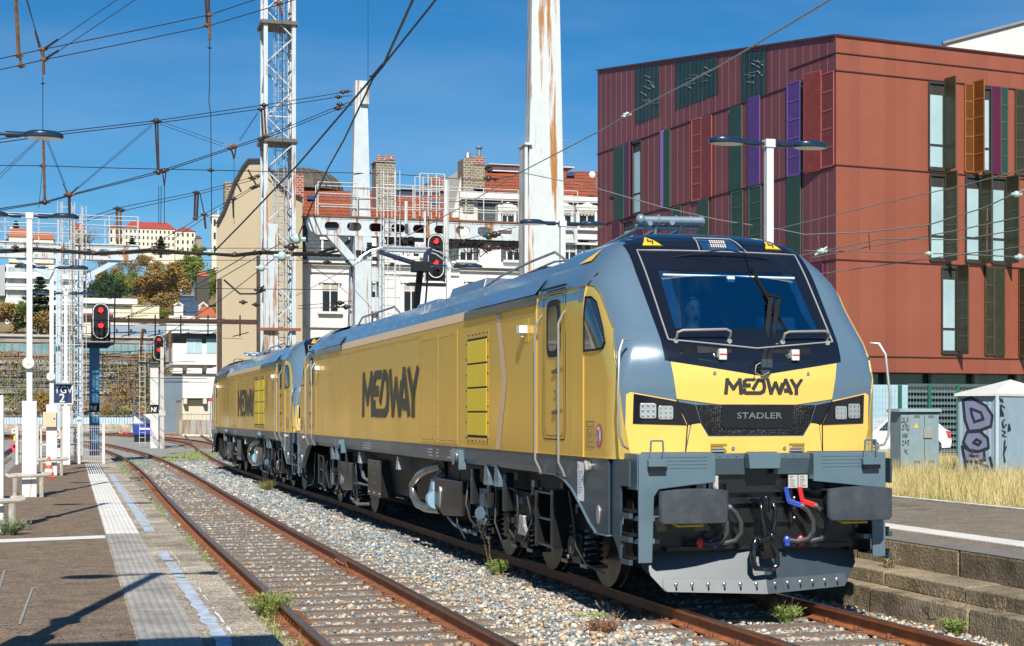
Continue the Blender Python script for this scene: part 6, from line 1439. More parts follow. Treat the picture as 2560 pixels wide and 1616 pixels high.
def shed():
    A=D(2395,1100,38.2); B_=D(2490,1100,37.6); C_=D(2650,1100,40.5); z0,z1=.40,2.45; t=thing('equipment_kiosk','large corrugated pale blue equipment kiosk with a pointed cream roof and purple black graffiti','kiosk',(B_.x,B_.y,z0))
    M=mat('corrugated_blue',(.30,.40,.47),.5,.1,(.25,.34,.40),2); tt=M.node_tree;N=tt.nodes;L=tt.links; tc=N.new('ShaderNodeTexCoord'); sp=N.new('ShaderNodeSeparateXYZ'); L.new(tc.outputs['Object'],sp.inputs[0])
    def wall(P,Q,nm):
        d_=(Q-P); d_.z=0; n=int(d_.length/.11); nn=Vector((d_.y,-d_.x,0)).normalized(); mb=MB(); vs=[]
        for k in range(n*2+1):
            q=P+d_*k/(2*n)+nn*(.012 if k%2 else 0); vs+=[(q.x,q.y,z0-.1),(q.x,q.y,z1)]
        mb.add(vs,[(2*k,2*k+2,2*k+3,2*k+1) for k in range(2*n)]); return mb.build(nm,M,t)
    wall(A,B_,'wall'); wall(B_,C_,'wall'); D_=A+(C_-B_); wall(D_,A,'wall'); wall(C_,D_,'wall')
    mb=MB(); c=(A+C_)/2; ct=Vector((c.x,c.y,z1+.38)); P=[]
    for q in(A,B_,C_,D_): e=q+(q-c)*.07; P.append((e.x,e.y,z1))
    Pb=[(a,b,z1-.06) for a,b,_ in P]
    mb.add(P+Pb+[ct],[(0,1,8),(1,2,8),(2,3,8),(3,0,8),(0,4,5,1),(1,5,6,2),(2,6,7,3),(3,7,4,0),(4,7,6,5)]); mb.build('roof',mat('roof_cream',(.68,.66,.60),.6),t)
    mb=MB(); mb.box(B_.x-.04,B_.x+.05,B_.y-.05,B_.y+.02,z0,z1-.03); mb.build('corner_trim',mat('trim_pale',(.4,.5,.55),.5),t)
    d1=(B_-A); L1=math.hypot(d1.x,d1.y); n1=Vector((d1.y,-d1.x,0)).normalized()
    fn=lambda a,b,d_:(A.x+d1.x*a+n1.x*(.02+d_),A.y+d1.y*a+n1.y*(.02+d_),z0+b)
    # bubble letters: filled purple with thick outline
    pur=mat('spray_purple',(.17,.19,.30),.6); bk=MATS['spray_black']
    shapes=[[(.15,1.88),(.35,1.95),(.75,1.75),(.92,1.5),(.88,1.25),(.6,1.15),(.3,1.12),(.2,1.4),(.15,1.88)],[(.25,1.10),(.6,1.12),(.8,.95),(.82,.72),(.55,.62),(.3,.66),(.15,.85),(.25,1.10)],[(.12,.75),(.4,.6),(.7,.66),(.72,.42),(.5,.36),(.2,.38),(.12,.75)],[(.2,.36),(.5,.36),(.8,.25),(.9,.02),(.5,0),(.25,.02),(.2,.36)]]
    for S_ in shapes:
        mb=MB(); mb.add([fn(a,b,0) for a,b in S_[:-1]],[tuple(range(len(S_)-1))]); mb.build('graffiti_fill',pur,t)
    mb=MB(); strokes(mb,shapes+[[(.35,1.68),(.62,1.58),(.68,1.42),(.45,1.35),(.38,1.52),(.35,1.68)],[(.5,.92),(.62,.86),(.55,.78),(.42,.84),(.5,.92)],[(.85,.5),(.97,.05)],[(.4,.2),(.6,.2)],[(.3,.52),(.55,.5)]],.065,lambda a,b,d_:fn(a,b,.003+d_)); mb.build('graffiti',bk,t)
    d2=(C_-B_); f2=lambda a,b,d_:(B_.x+d2.x*a+Vector((d2.y,-d2.x,0)).normalized().x*(.02+d_),B_.y+d2.y*a+Vector((d2.y,-d2.x,0)).normalized().y*(.02+d_),z0+b)
    mb=MB(); strokes(mb,[[(.04,1.95),(.06,1.85)],[(.07,1.93),(.09,1.83)],[(.06,1.7),(.10,1.5),(.06,1.5),(.06,1.78),(.12,1.7)],[(.12,1.42),(.08,1.35),(.10,1.2),(.14,1.3)],[(.07,1.15),(.13,1.1),(.08,1.02),(.14,.98)],[(.18,1.3),(.2,1.15),(.17,1.12),(.18,1.3)],[(.12,.9),(.10,.55),(.14,.75)],[(.10,.55),(.12,.35)]],.02,f2); mb.build('graffiti_tag',bk,t)
shed()
# green mesh fence
def fence():
    a=D(2150,1030,50); b=D(2700,1030,53); t=thing('mesh_fence','green wire mesh fence with green posts in front of the parked white car','fence',(a.x,a.y,.4)); d_=b-a; d_.z=0; L_=d_.length; n=8
    gr=mat('fence_green',(.01,.12,.07),.5)
    for k in range(n): p=a+d_*(k/(n-1)*.9+.045); mb=MB(); mb.box(p.x-.05,p.x+.05,p.y-.04,p.y+.04,.35,2.9); mb.build('fence_post',gr,t)
    mb=MB(); m=int(L_/.12)
    for k in range(m): p=a+d_*k/m; mb.bar((p.x,p.y,.45),(p.x,p.y,2.82),.007,.007)
    for z in [.5+.2*i for i in range(12)]: mb.bar((a.x,a.y,z),(b.x,b.y,z),.009,.009)
    mb.build('wire_mesh',mat('fence_wire',(.22,.34,.34),.5),t)
    mb=MB(); mb.bar((a.x-2,a.y+.1,.42),(b.x,b.y+.1,.42),.3,.25); mb.build('fence_plinth',conc,t)
fence()
def car():
    P0=D(2228,1100,57); t=thing('parked_car','white hatchback car parked behind the green mesh fence','car',(P0.x,P0.y,.4),rz=0); BASE[t.name]=(P0.x,P0.y,.4)
    ox,oy=P0.x,P0.y; white=mat('car_white',(.78,.79,.80),.25,coat=.6,tone=.04); 
    side=[(-2.05,.32),(-2.08,.62),(-1.95,.80),(-1.15,.92),(-.55,1.36),(.05,1.44),(.95,1.42),(1.45,1.30),(1.78,1.0),(1.95,.92),(2.02,.55),(1.98,.32),(1.62,.30),(1.60,.45),(1.45,.62),(1.2,.64),(1.02,.5),(.98,.28),(-.95,.28),(-1.0,.5),(-1.2,.63),(-1.45,.62),(-1.6,.48),(-1.62,.30)]
    mb=MB(); n=len(side)
    lay=[(-.80,.90),(-.84,1),(0,1),(.84,1),(.80,.90)]
    vs=[]
    for yy in(-.84,.84):
        for a,b in side: ins=.0 if b<.9 else (b-.9)*.42; vs.append((ox+a,oy+yy*(1-ins/.84),.4+b))
    mb.add(vs,[(i,(i+1)%n,n+(i+1)%n,n+i) for i in range(n)]+[tuple(range(n)),tuple(range(2*n-1,n-1,-1))]); mb.build('body',white,t,smooth=True,auto=25)
    gl=mat('car_glass',(.01,.03,.03),.05,coat=1,tone=0)
    for nm,W in(('side_window',[(-1.0,.94),(-.52,1.30),(-.1,1.36),(-.1,.94)]),('side_window',[(-.02,.94),(-.02,1.37),(.72,1.36),(.72,.94)]),('side_window',[(.80,.94),(.80,1.34),(1.2,1.28),(1.5,1.0),(1.48,.94)])):
        mb=MB(); mb.add([(ox+a,oy-.84+(b-.9)*.42-.006,.4+b) for a,b in W],[tuple(range(len(W)))]); mb.build(nm,gl,t)
    for a in(-1.31,1.31):
        for s in(-1,1):
            mb=MB(); mb.tube([(ox+a,oy+s*.66,.71),(ox+a,oy+s*.83,.71)],.31,20); wh=mb.build('wheel',rubber,t,smooth=True); mb=MB(); mb.tube([(ox+a,oy+s*.80,.71),(ox+a,oy+s*.842,.71)],.19,14); mb.build('rim',steel,wh,smooth=True)
    for W,m_,nm in(([(1.78,.95),(1.97,.9),(2.0,.66),(1.88,.66)],redp,'tail_light'),([(-2.0,.78),(-1.75,.84),(-1.72,.68),(-2.04,.62)],lamp_w,'headlight')):
        mb=MB(); mb.prism(W,lambda a,b,d_:(ox+a,oy-.845+d_,.4+b),0,.05); mb.build(nm,m_,t)
    mb=MB()
    for a in(-.06,.76): mb.box(ox+a-.006,ox+a+.006,oy-.846,oy-.835,.75,1.3)
    mb.build('door_gap',blackm,t); mb=MB()
    for a in(.55,-.25): mb.box(ox+a,ox+a+.14,oy-.86,oy-.84,1.22,1.25)
    mb.build('door_handle',blackm,t)
car()
# canopy roof of the platform behind the photographer: it throws the shadow across the bottom of the view
t=thing('platform_canopy','flat platform canopy behind the photographer, outside the view','canopy',(-8.2,-25,.3))
mb=MB(); mb.box(-9.9,-6.72,-42,-9.0,6.1,6.3); mb.build('roof',whitep,t)
for y in(-40,-30,-20): mb=MB(); mb.box(-8.5,-8.25,y-.1,y+.1,.3,6.1); mb.build('column',whitep,t)
# ================================================================= BUILDINGS
def cladmat(name,c,c2):
    M=mat(name,c,.45,.45,c2,.25,.5); t=M.node_tree;N=t.nodes;L=t.links;b=N['Principled BSDF']
    tc=N.new('ShaderNodeTexCoord'); sp=N.new('ShaderNodeSeparateXYZ'); L.new(tc.outputs['Object'],sp.inputs[0])
    fl=N.new('ShaderNodeMath'); fl.operation='MULTIPLY'; fl.inputs[1].default_value=1/.62; L.new(sp.outputs[0],fl.inputs[0]); f2=N.new('ShaderNodeMath'); f2.operation='FLOOR'; L.new(fl.outputs[0],f2.inputs[0])
    wn=N.new('ShaderNodeTexWhiteNoise'); wn.noise_dimensions='1D'; L.new(f2.outputs[0],wn.inputs['W']); hv=N.new('ShaderNodeHueSaturation'); m=N.new('ShaderNodeMapRange'); m.inputs[3].default_value=.93; m.inputs[4].default_value=1.06; L.new(wn.outputs[0],m.inputs[0]); L.new(m.outputs[0],hv.inputs['Value'])
    L.new(b.inputs['Base Color'].links[0].from_socket,hv.inputs['Color']); L.new(hv.outputs[0],b.inputs['Base Color']); return M
clad=cladmat('copper_cladding',(.42,.128,.072),(.36,.105,.060)); seam=mat('clad_seam',(.30,.125,.10),.4,.2); band=mat('clad_band',(.06,.02,.018),.5)
clad_in=mat('reveal_red',(.45,.12,.08),.5)
perf={'green':mat('screen_green',(.02,.055,.04),.45,.2,(.035,.075,.055),6),'purple':mat('screen_purple',(.10,.045,.20),.4,.1,(.07,.03,.15),3),'red':mat('screen_red',(.24,.05,.04),.4,.3,(.18,.035,.03),3),'plum':mat('screen_plum',(.10,.015,.045),.4,.2),'olive':mat('screen_olive',(.035,.035,.018),.4,.3,(.055,.05,.025),4),'orange':mat('screen_orange',(.17,.06,.015),.4,.2,(.12,.045,.01),4),'lilac':mat('screen_lilac',(.25,.16,.40),.5)}
wfr=mat('window_frame_dark',(.06,.06,.055),.4,.3); wgl=mat('office_glass',(.42,.56,.58),.1,0,(.30,.44,.47),.5,.4,coat=.8)
def redbuilding():
    th=R_(23.1); R0=(2090-1280)/FPX*65; fw=Vector((math.sin(TH),math.cos(TH),0)); rt=Vector((math.cos(TH),-math.sin(TH),0))
    C0=CAM+rt*R0+fw*65; C0.z=0
    dL=-rt*math.sin(th)+fw*math.cos(th); dR=rt*math.cos(th)+fw*math.sin(th)
    t=thing('office_building','modern dark red metal clad office building with coloured folding screens','building',(C0.x,C0.y,0))
    ang=math.atan2(dR.y,dR.x)
    nR=-dL; nL=-dR
    def fR(a,z,o=0): p=C0+dR*a-dL*o; return (p.x,p.y,z)       # right face, o = proud
    def fL(a,z,o=0): p=C0+dL*a-dR*o; return (p.x,p.y,z)
    # build each wall as its own object with its own axes so the panel columns follow the face
    def wallobj(nm,poly,f,dv,mt):
        mb=MB(); n=len(poly); pts=[f(a,z) for a,z in poly]; o=bpy.data.objects.new(nm,bpy.data.meshes.new(nm)); COL.objects.link(o); o.parent=t
        o.rotation_euler=(0,0,math.atan2(dv.y,dv.x)); o.data.from_pydata([(a,0,z) for a,z in poly],[],[tuple(range(n))]); o.data.materials.append(mt); return o
    topL=lambda a:17.97+(21.18-17.97)/22.75*a
    wallobj('wall',[(0,3.75),(30,3.75),(30,17.97),(0,17.97)],fR,dR,clad); wallobj('wall',[(0,3.75),(22.75,3.75),(22.75,21.18),(0,17.97)],fL,dL,cladmat('copper_cladding_shaded',(.27,.085,.085),(.19,.065,.08)))  # left face: darker copy of the cladding, its dim purplish sheen painted in
    A=[fL(22.75,0),fL(22.75,21.18),tuple(Vector(fL(22.75,21.18))+dR*30),tuple(Vector(fL(22.75,0))+dR*30)]
    mb=MB(); mb.add(A,[(0,1,2,3)]); mb.add([fR(30,0),tuple(Vector(fR(30,0))+dL*22.75),tuple(Vector(fR(30,21.18))+dL*22.75),fR(30,17.97)],[(0,1,2,3)]); mb.add([fL(0,3.75),fL(22.75,3.75),tuple(Vector(fL(22.75,3.75))+dR*30),fR(30,3.75)],[(0,1,2,3)]); mb.build('rear_wall',clad,t)
    mb=MB(); mb.add([fL(0,17.95),fL(22.75,21.15),tuple(Vector(fL(22.75,21.15))+dR*30),fR(30,17.95)],[(0,1,2,3)]); mb.build('roof',MATS['clad_band'],t)
    mb=MB()
    mb.bar(fL(0,17.99,.02),fL(22.8,21.2,.02),.14,.08); mb.bar(fR(0,17.99,.02),fR(30,17.99,.02),.14,.08); mb.build('roof_edge',mat('roof_edge',(.09,.03,.03),.4),t)
    # vertical seams
    mb=MB()
    k=0
    for a in np.arange(.62,22.7,.62): mb.bar(fL(a,3.76,.004),fL(a,topL(a)-.05,.004),.018,.012)
    for a in np.arange(.62,29.8,.62): mb.bar(fR(a,3.76,.004),fR(a,17.9,.004),.014,.012)
    mb.build('panel_joint',seam,t)
    mb=MB()
    for z in(16.5,12.5,8.5,4.42): mb.bar(fL(-.02,z,.02),fL(22.8,z,.02),.05,.045); mb.bar(fR(-.02,z,.02),fR(30,z,.02),.05,.045)
    mb.bar(fR(0,17.25,.02),fR(30,17.25,.02),.05,.04); mb.bar(fL(0,17.25,.02),fL(3.5,17.25,.02),.05,.04); mb.build('floor_band',band,t)
    mb=MB(); mb.add([fL(0,3.76,.03),fL(22.7,3.76,.03),fL(22.7,4.35,.03),fL(0,4.35,.03)],[(0,1,2,3)]); 
    # ground floor glazing
    mb=MB(); mb.add([fR(.6,.3,-1.2),fR(30,.3,-1.2),fR(30,3.75,-1.2),fR(.6,3.75,-1.2)],[(0,1,2,3)]); mb.add([fL(.6,.3,-1.2),fL(22,.3,-1.2),fL(22,3.75,-1.2),fL(.6,3.75,-1.2)],[(0,1,2,3)]); mb.build('ground_floor_glazing',mat('lobby_glass',(.02,.06,.045),.1,coat=.8,c2=(.05,.12,.10),ns=.8),t)
    for a in np.arange(1,29,2.4): mb=MB(); p=fR(a,0,-1.0); mb.box(p[0]-.12,p[0]+.12,p[1]-.12,p[1]+.12,.2,3.74); mb.build('column',mat('column_green',(.30,.38,.36),.5),t)
    for a in np.arange(3,22,4): mb=MB(); p=fL(a,0,-1.0); mb.box(p[0]-.12,p[0]+.12,p[1]-.12,p[1]+.12,.2,3.74); mb.build('column',MATS['column_green'],t)
    def win(f,a0,a1,z0,z1):
        mb=MB(); mb.add([f(a0,z0,.01),f(a1,z0,.01),f(a1,z1,.01),f(a0,z1,.01)],[(0,1,2,3)]); w=mb.build('window',wfr,t)
        mb=MB(); s=.12; zm=z0+(z1-z0)*.28; zt_=z1-(z1-z0)*.14
        for q0,q1 in((z0+s,zm-s/2),(zm+s/2,zt_)): mb.add([f(a0+s*.6,q0,.02),f(a1-s*.6,q0,.02),f(a1-s*.6,q1,.02),f(a0+s*.6,q1,.02)],[(0,1,2,3)])
        mb.build('pane',wgl,w)
        mb=MB(); mb.bar(f(a0-.02,z0,.05),f(a0-.02,z1,.05),.05,.1); mb.bar(f(a1+.02,z0,.05),f(a1+.02,z1,.05),.05,.1); mb.bar(f(a0,z1,.05),f(a1,z1,.05),.08,.1); mb.bar(f(a0,z0,.05),f(a1,z0,.05),.08,.12); mb.build('frame',wfr,w)
    def screen(f,a0,a1,z0,z1,col,out=0,nrm=None,flat=True):
        """folding perforated leaf; out>0: leaf stands open away from the wall"""
        mb=MB(); a1,out=(a0+.03,(a1-a0)/.87) if out>=.3 and f is fR else (a1,out*.3); F=lambda a,z:f(a,z,.06+ (out*(a-a0)/(a1-a0) if out>0 else (-out)*(a1-a)/(a1-a0)))
        mb.add([F(a0,z0),F(a1,z0),F(a1,z1),F(a0,z1)],[(0,1,2,3)]); s=mb.build('screen',perf[col],t)
        sol=s.modifiers.new('s','SOLIDIFY'); sol.thickness=.03
        mb=MB(); fc=mat('screen_frame_'+col,tuple(min(1,c*1.5+.01) for c in {'green':(.03,.07,.05),'purple':(.10,.05,.19),'red':(.26,.06,.05),'plum':(.12,.02,.05),'olive':(.045,.04,.02),'orange':(.2,.075,.02),'lilac':(.25,.16,.4)}[col]),.4,.2)
        for a in(a0,a1,): mb.bar(F(a,z0),F(a,z1),.05,.07)
        n=5
        for k in range(n+1): z=z0+(z1-z0)*k/n; mb.bar(F(a0,z),F(a1,z),.035,.07)
        mb.build('frame',fc,s)
    # left face
    for a0,a1,z0 in((15.5,18.1,17.35),(9.7,13.75,17.35),(5.4,7.45,16.58)):
        mb=MB(); mb.add([fL(a0,z0,.012),fL(a1,z0,.012),fL(a1,topL(a1)-.16,.012),fL(a0,topL(a0)-.16,.012)],[(0,1,2,3)]); w=mb.build('louvre_opening',mat('opening_dark',(.015,.035,.032),.3,coat=.3,c2=(.03,.06,.055),ns=1.5),t)
        mb=MB(); n=int((a1-a0)/.4)
        for k in range(n+1): a=a0+(a1-a0)*k/n; mb.bar(fL(a,z0,.04),fL(a,topL(a)-.16,.04),.035,.05)
        mb.build('mullion',mat('mullion_dark',(.008,.02,.02),.4),w)
        mb=MB(); rn=random.Random(int(a0*10))
        for k in range(10): z=rn.uniform(z0+.6,topL(a0)-.6); b=rn.uniform(a0+.1,a1-1.0); mb.bar(fL(b,z,.025),fL(b+rn.uniform(.4,.9),z+rn.uniform(-.02,.35),.025),.05,.02)
        mb.build('inner_bracing',mat('bracing_grey',(.28,.32,.32),.4),w)
    for a0,a1,z0,z1,c in((19.48,20.52,12.5,16.45,'green'),(14.34,14.98,12.5,16.45,'green'),(14.98,15.3,12.55,16.48,'lilac'),(11.2,12.05,12.5,16.5,'red'),(10.2,11.12,12.5,16.42,'red'),(7.47,8.47,12.52,16.4,'green'),(5.9,6.79,12.5,16.55,'purple'),(2.63,3.56,12.5,16.6,'purple'),(10.51,11.54,8.7,12.42,'green'),(7.37,8.38,8.7,12.42,'green'),(5.78,6.79,8.7,12.42,'green'),(2.58,3.6,8.7,12.42,'green')):
        screen(fL,a0,a1,z0,z1,c,.12 if c in('purple','red') and a0!=10.2 else 0)
    win(fL,17.5,18.44,12.56,16.4); screen(fL,18.5,19.35,12.5,16.5,'plum',-.5)
    win(fL,1.98,2.5,12.6,16.5); screen(fL,1.05,1.98,12.45,16.7,'red',.7)
    screen(fL,.1,1.0,12.5,16.5,'red',0)
    for a0,a1,z0,z1,c in((19.9,20.8,8.7,12.4,'plum'),(17.2,18,8.7,12.4,'plum'),(13.2,14.1,8.7,12.4,'green'),(.9,1.7,4.6,8.4,'plum'),(5,5.9,4.6,8.4,'green')): screen(fL,a0,a1,z0,z1,c)
    win(fL,18.3,19.5,8.7,12.3)
    # right face
    for w in((4.82,5.62,12.62,16.4),(7.79,8.16,12.66,16.4),(4.88,5.66,8.66,12.38),(6.82,7.58,8.66,12.42),(8.26,9.0,8.66,12.45),(5.52,6.28,4.62,8.36)): win(fR,*w)
    for a0,a1,z0,z1,c,o in((5.66,6.22,12.64,16.6,'olive',.5),(7.21,7.77,12.6,16.6,'orange',.35),(6.75,7.19,12.64,16.5,'orange',0),(8.19,8.69,12.66,16.49,'plum',.1),(8.72,9.09,12.68,16.49,'green',0),(9.56,10.2,12.7,16.46,'olive',.2),(5.68,6.31,8.64,12.5,'olive',.5),(7.6,8.2,8.61,12.5,'olive',.5),(9.02,9.69,8.67,12.5,'olive',.5),(6.3,6.92,4.59,8.45,'olive',.5),(7.87,8.33,4.58,8.45,'olive',0),(8.36,8.93,4.56,8.45,'olive',0),(9.76,10.4,4.58,8.45,'olive',.3),(12,12.6,12.6,16.4,'olive',.4),(12,12.6,8.6,12.4,'orange',.4),(14,14.6,8.6,12.4,'olive',.4)): screen(fR,a0,a1,z0,z1,c,o)
redbuilding()
# white building behind on the right
def whiteb():
    a=D(2355,111,96); b=D(2700,20,96); t=thing('white_building','plain white building rising behind the red office building','building',(a.x,a.y,0))
    mb=MB(); dx=(b-a); n=Vector((-dx.y,dx.x,0)).normalized()*20
    z0=10; vs=[(a.x,a.y,z0),(b.x,b.y,z0),(b.x,b.y,b.z),(a.x,a.y,a.z)]; vs+=[(p[0]+n.x,p[1]+n.y,p[2]) for p in vs]
    vs=[(p[0],p[1],0 if p[2]==z0 else p[2]) for p in vs]; mb.add(vs,[(0,1,2,3),(7,6,5,4),(0,3,7,4),(1,5,6,2),(3,2,6,7)]); mb.build('wall',mat('render_white',(.62,.61,.57),.8,c2=(.55,.54,.5),ns=.2),t)
    mb=MB(); mb.bar((a.x,a.y-.05,a.z+.05),(b.x,b.y-.05,b.z+.05),.3,.15); mb.build('roof_edge',mat('edge_grey',(.2,.2,.2),.6),t)
whiteb()
# service wall / louvred box under the red building
p=D(2150,1000,60); q=D(2268,1000,60.6); r=D(2475,1000,61.4)
t=thing('site_hoarding','pale blue hoarding behind the parked car and the fence','hoarding',(p.x,p.y,.4)); mb=MB(); mb.bar((p.x-6,p.y,1.65),(q.x,q.y,1.65),.1,2.9,0); mb.build('panel',mat('hoarding_blue',(.36,.50,.56),.5,c2=(.30,.44,.5)),t)
t=thing('louvred_enclosure','dark grey green louvred enclosure between the hoarding and the kiosk','enclosure',(q.x,q.y,.4)); mb=MB()
for k in range(12): z=.5+k*.235; mb.bar((q.x,q.y,z),(r.x+6,r.y+.5,z),.16,.13)
mb.build('louvre',mat('louvre_grey',(.10,.14,.14),.4,.3),t); mb=MB(); mb.bar((q.x,q.y+.5,1.8),(r.x+6,r.y+1,1.8),.1,2.7); mb.build('backing',mat('louvre_back',(.02,.03,.03),.8),t)
# ---- old town blocks
YT=D(900,600,130).y
tile=brickmat('roof_tile',(.52,.13,.045),(.38,.085,.03),(.18,.04,.02),1.0,.35,.42,.06); slate=brickmat('slate',(.10,.13,.145),(.075,.095,.11),(.035,.045,.05),1,.5,.3,.02); cream=mat('stucco_white',(.62,.60,.55),.85,0,(.50,.48,.43),.4,.4); whit=mat('stucco_bright',(.72,.71,.68),.8,0,(.60,.59,.56),.5,.5)
chim=brickmat('chimney_brick',(.30,.22,.12),(.14,.12,.09),(.45,.42,.36),1,.42,.22,.035); brk=brickmat('red_brick',(.42,.10,.05),(.30,.065,.035),(.5,.42,.36),1,.42,.2,.03)
dwin=mat('window_dark',(.02,.03,.035),.12,coat=.6,tone=.2); trim=mat('trim_white',(.66,.65,.62),.7); curt=mat('curtain',(.45,.44,.38),.8,c2=(.32,.31,.27)); zinc=mat('zinc',(.26,.30,.32),.45,.4)
def PT(u,v,dy=0): 
    q=PY(u,v,YT+dy); return q
def quadPT(mb,pts,dy=0,m=0): 
    vs=[tuple(PT(u,v,dy)) for u,v in pts]; mb.add(vs,[tuple(range(len(vs)))],m)
def boxPT(mb,u0,u1,v0,v1,dy0,dy1,m=0):
    a=PT(u0,v0,dy0); b=PT(u1,v1,dy0); mb.box(a.x,b.x,YT+dy0,YT+dy1,b.z,a.z,m)
# beige gable building
def gable():
    pts=[(541,1075),(541,563),(558,531),(572,495),(587,455),(605,422),(619,404),(655,403),(668,418),(684,450),(705,478),(756,500),(756,1075)]
    dy=-6; t=thing('gable_building','beige building with a tall blank rounded gable wall and a dark roof edge','building',tuple(PT(640,1075,dy).xy)+(0,))
    M=mat('beige_render',(.47,.385,.26),.9,0,(.37,.30,.20),.12,.5,bump=.2,bs=3,streak=.3)
    P=[PT(u,v,dy) for u,v in pts]; P=[Vector((p.x,p.y,max(0,p.z) if v<1070 else -.3)) for p,(u,v) in zip(P,pts)]
    mb=MB(); n=len(P); vs=[tuple(p) for p in P]+[(p.x+1.5,p.y+16,p.z) for p in P]; mb.add(vs,[tuple(range(n)),tuple(range(2*n-1,n-1,-1))]+[(i,n+i,n+(i+1)%n,(i+1)%n) for i in range(n)]); mb.build('wall',M,t)
    mb=MB(); 
    for a,b in zip(P[1:-2],P[2:-1]): mb.bar(a+Vector((0,-.15,.1)),b+Vector((0,-.15,.1)),.4,.16)
    mb.build('roof_edge',mat('roof_edge_dark',(.035,.03,.03),.7),t)
    mb=MB(); a=PT(562,455,dy+3); b=PT(585,540,dy+3); mb.box(a.x,b.x,a.y,a.y+1.4,b.z,a.z); mb.build('chimney',chim,t)
    a=PT(760,490,dy+3); mb=MB(); mb.box(PT(668,0,dy+1).x,PT(755,0,dy+1).x,YT+dy+.5,YT+dy+9,PT(0,700,dy).z,PT(0,480,dy).z); mb.build('side_wing',cream,t)
    # dome roof behind
    c=PT(790,470,8); mb=MB(); R=PT(856,470,8).x-c.x; n=28; k=8; vs=[]
    for i in range(k+1):
        ph=math.pi/2*i/k; 
        for j in range(n): tt=2*math.pi*j/n; vs.append((c.x-1.2+R*1.75*math.cos(ph)**.8*math.cos(tt),c.y+3+R*1.4*math.cos(ph)**.8*math.sin(tt),c.z+2.1*math.sin(ph)))
    mb.add(vs,[(i*n+j,i*n+(j+1)%n,(i+1)*n+(j+1)%n,(i+1)*n+j) for i in range(k) for j in range(n)]); mb.build('dome_roof',mat('dome_brown',(.11,.095,.075),.5,.2,(.08,.07,.055),2),t)
    mb=MB()
    for j in range(n):
        mb.tube([vs[i*n+j] for i in range(k)],.06,4)
    for i in(2,4): mb.tube([vs[i*n+j] for j in range(n)]+[vs[i*n]],.05,4)
    mb.build('dome_rib',mat('dome_rib',(.16,.14,.11),.5),t)
    mb=MB(); boxPT(mb,738,760,436,520,-3,-1.5); mb.build('chimney',brk,t)
gable()
def window(t,u0,u1,v0,v1,dy=-.05,sill=True,ped=False,shut=False,blind=.3):
    a=PT(u0,v0,dy); b=PT(u1,v1,dy); w=b.x-a.x; h=a.z-b.z; y=YT+dy
    mb=MB(); mb.box(a.x-.18,a.x,y-.12,y,b.z,a.z); mb.box(b.x,b.x+.18,y-.12,y,b.z,a.z); mb.box(a.x-.3,b.x+.3,y-.2,y,a.z,a.z+.22)
    if sill: mb.box(a.x-.4,b.x+.4,y-.35,y,b.z-.2,b.z)
    if ped: mb.prism([(a.x-.35,a.z+.22),(b.x+.35,a.z+.22),((a.x+b.x)/2,a.z+.72)],lambda p,q,d_:(p,y-.25+d_,q),0,.25)
    f=mb.build('window',trim,t)
    mb=MB(); mb.add([(a.x,y-.02,b.z),(b.x,y-.02,b.z),(b.x,y-.02,a.z),(a.x,y-.02,a.z)],[(0,1,2,3)]); mb.build('pane',dwin,f)
    mb=MB(); mb.box((a.x+b.x)/2-.05,(a.x+b.x)/2+.05,y-.06,y-.021,b.z,a.z); mb.box(a.x,b.x,y-.055,y-.022,b.z+h*.72,b.z+h*.75); mb.build('frame',trim,f)
    if blind: mb=MB(); mb.add([(a.x+.03,y-.035,a.z-h*blind),(b.x-.03,y-.035,a.z-h*blind),(b.x-.03,y-.035,a.z),(a.x+.03,y-.035,a.z)],[(0,1,2,3)]); mb.build('blind',curt,f)
    if shut:
        mb=MB()
        for q in(a.x-w*.45-.1,b.x+.1+w*.0): mb.box(q,q+w*.42,y-.13,y-.125,b.z,a.z)
        mb.build('shutter',slate,f)
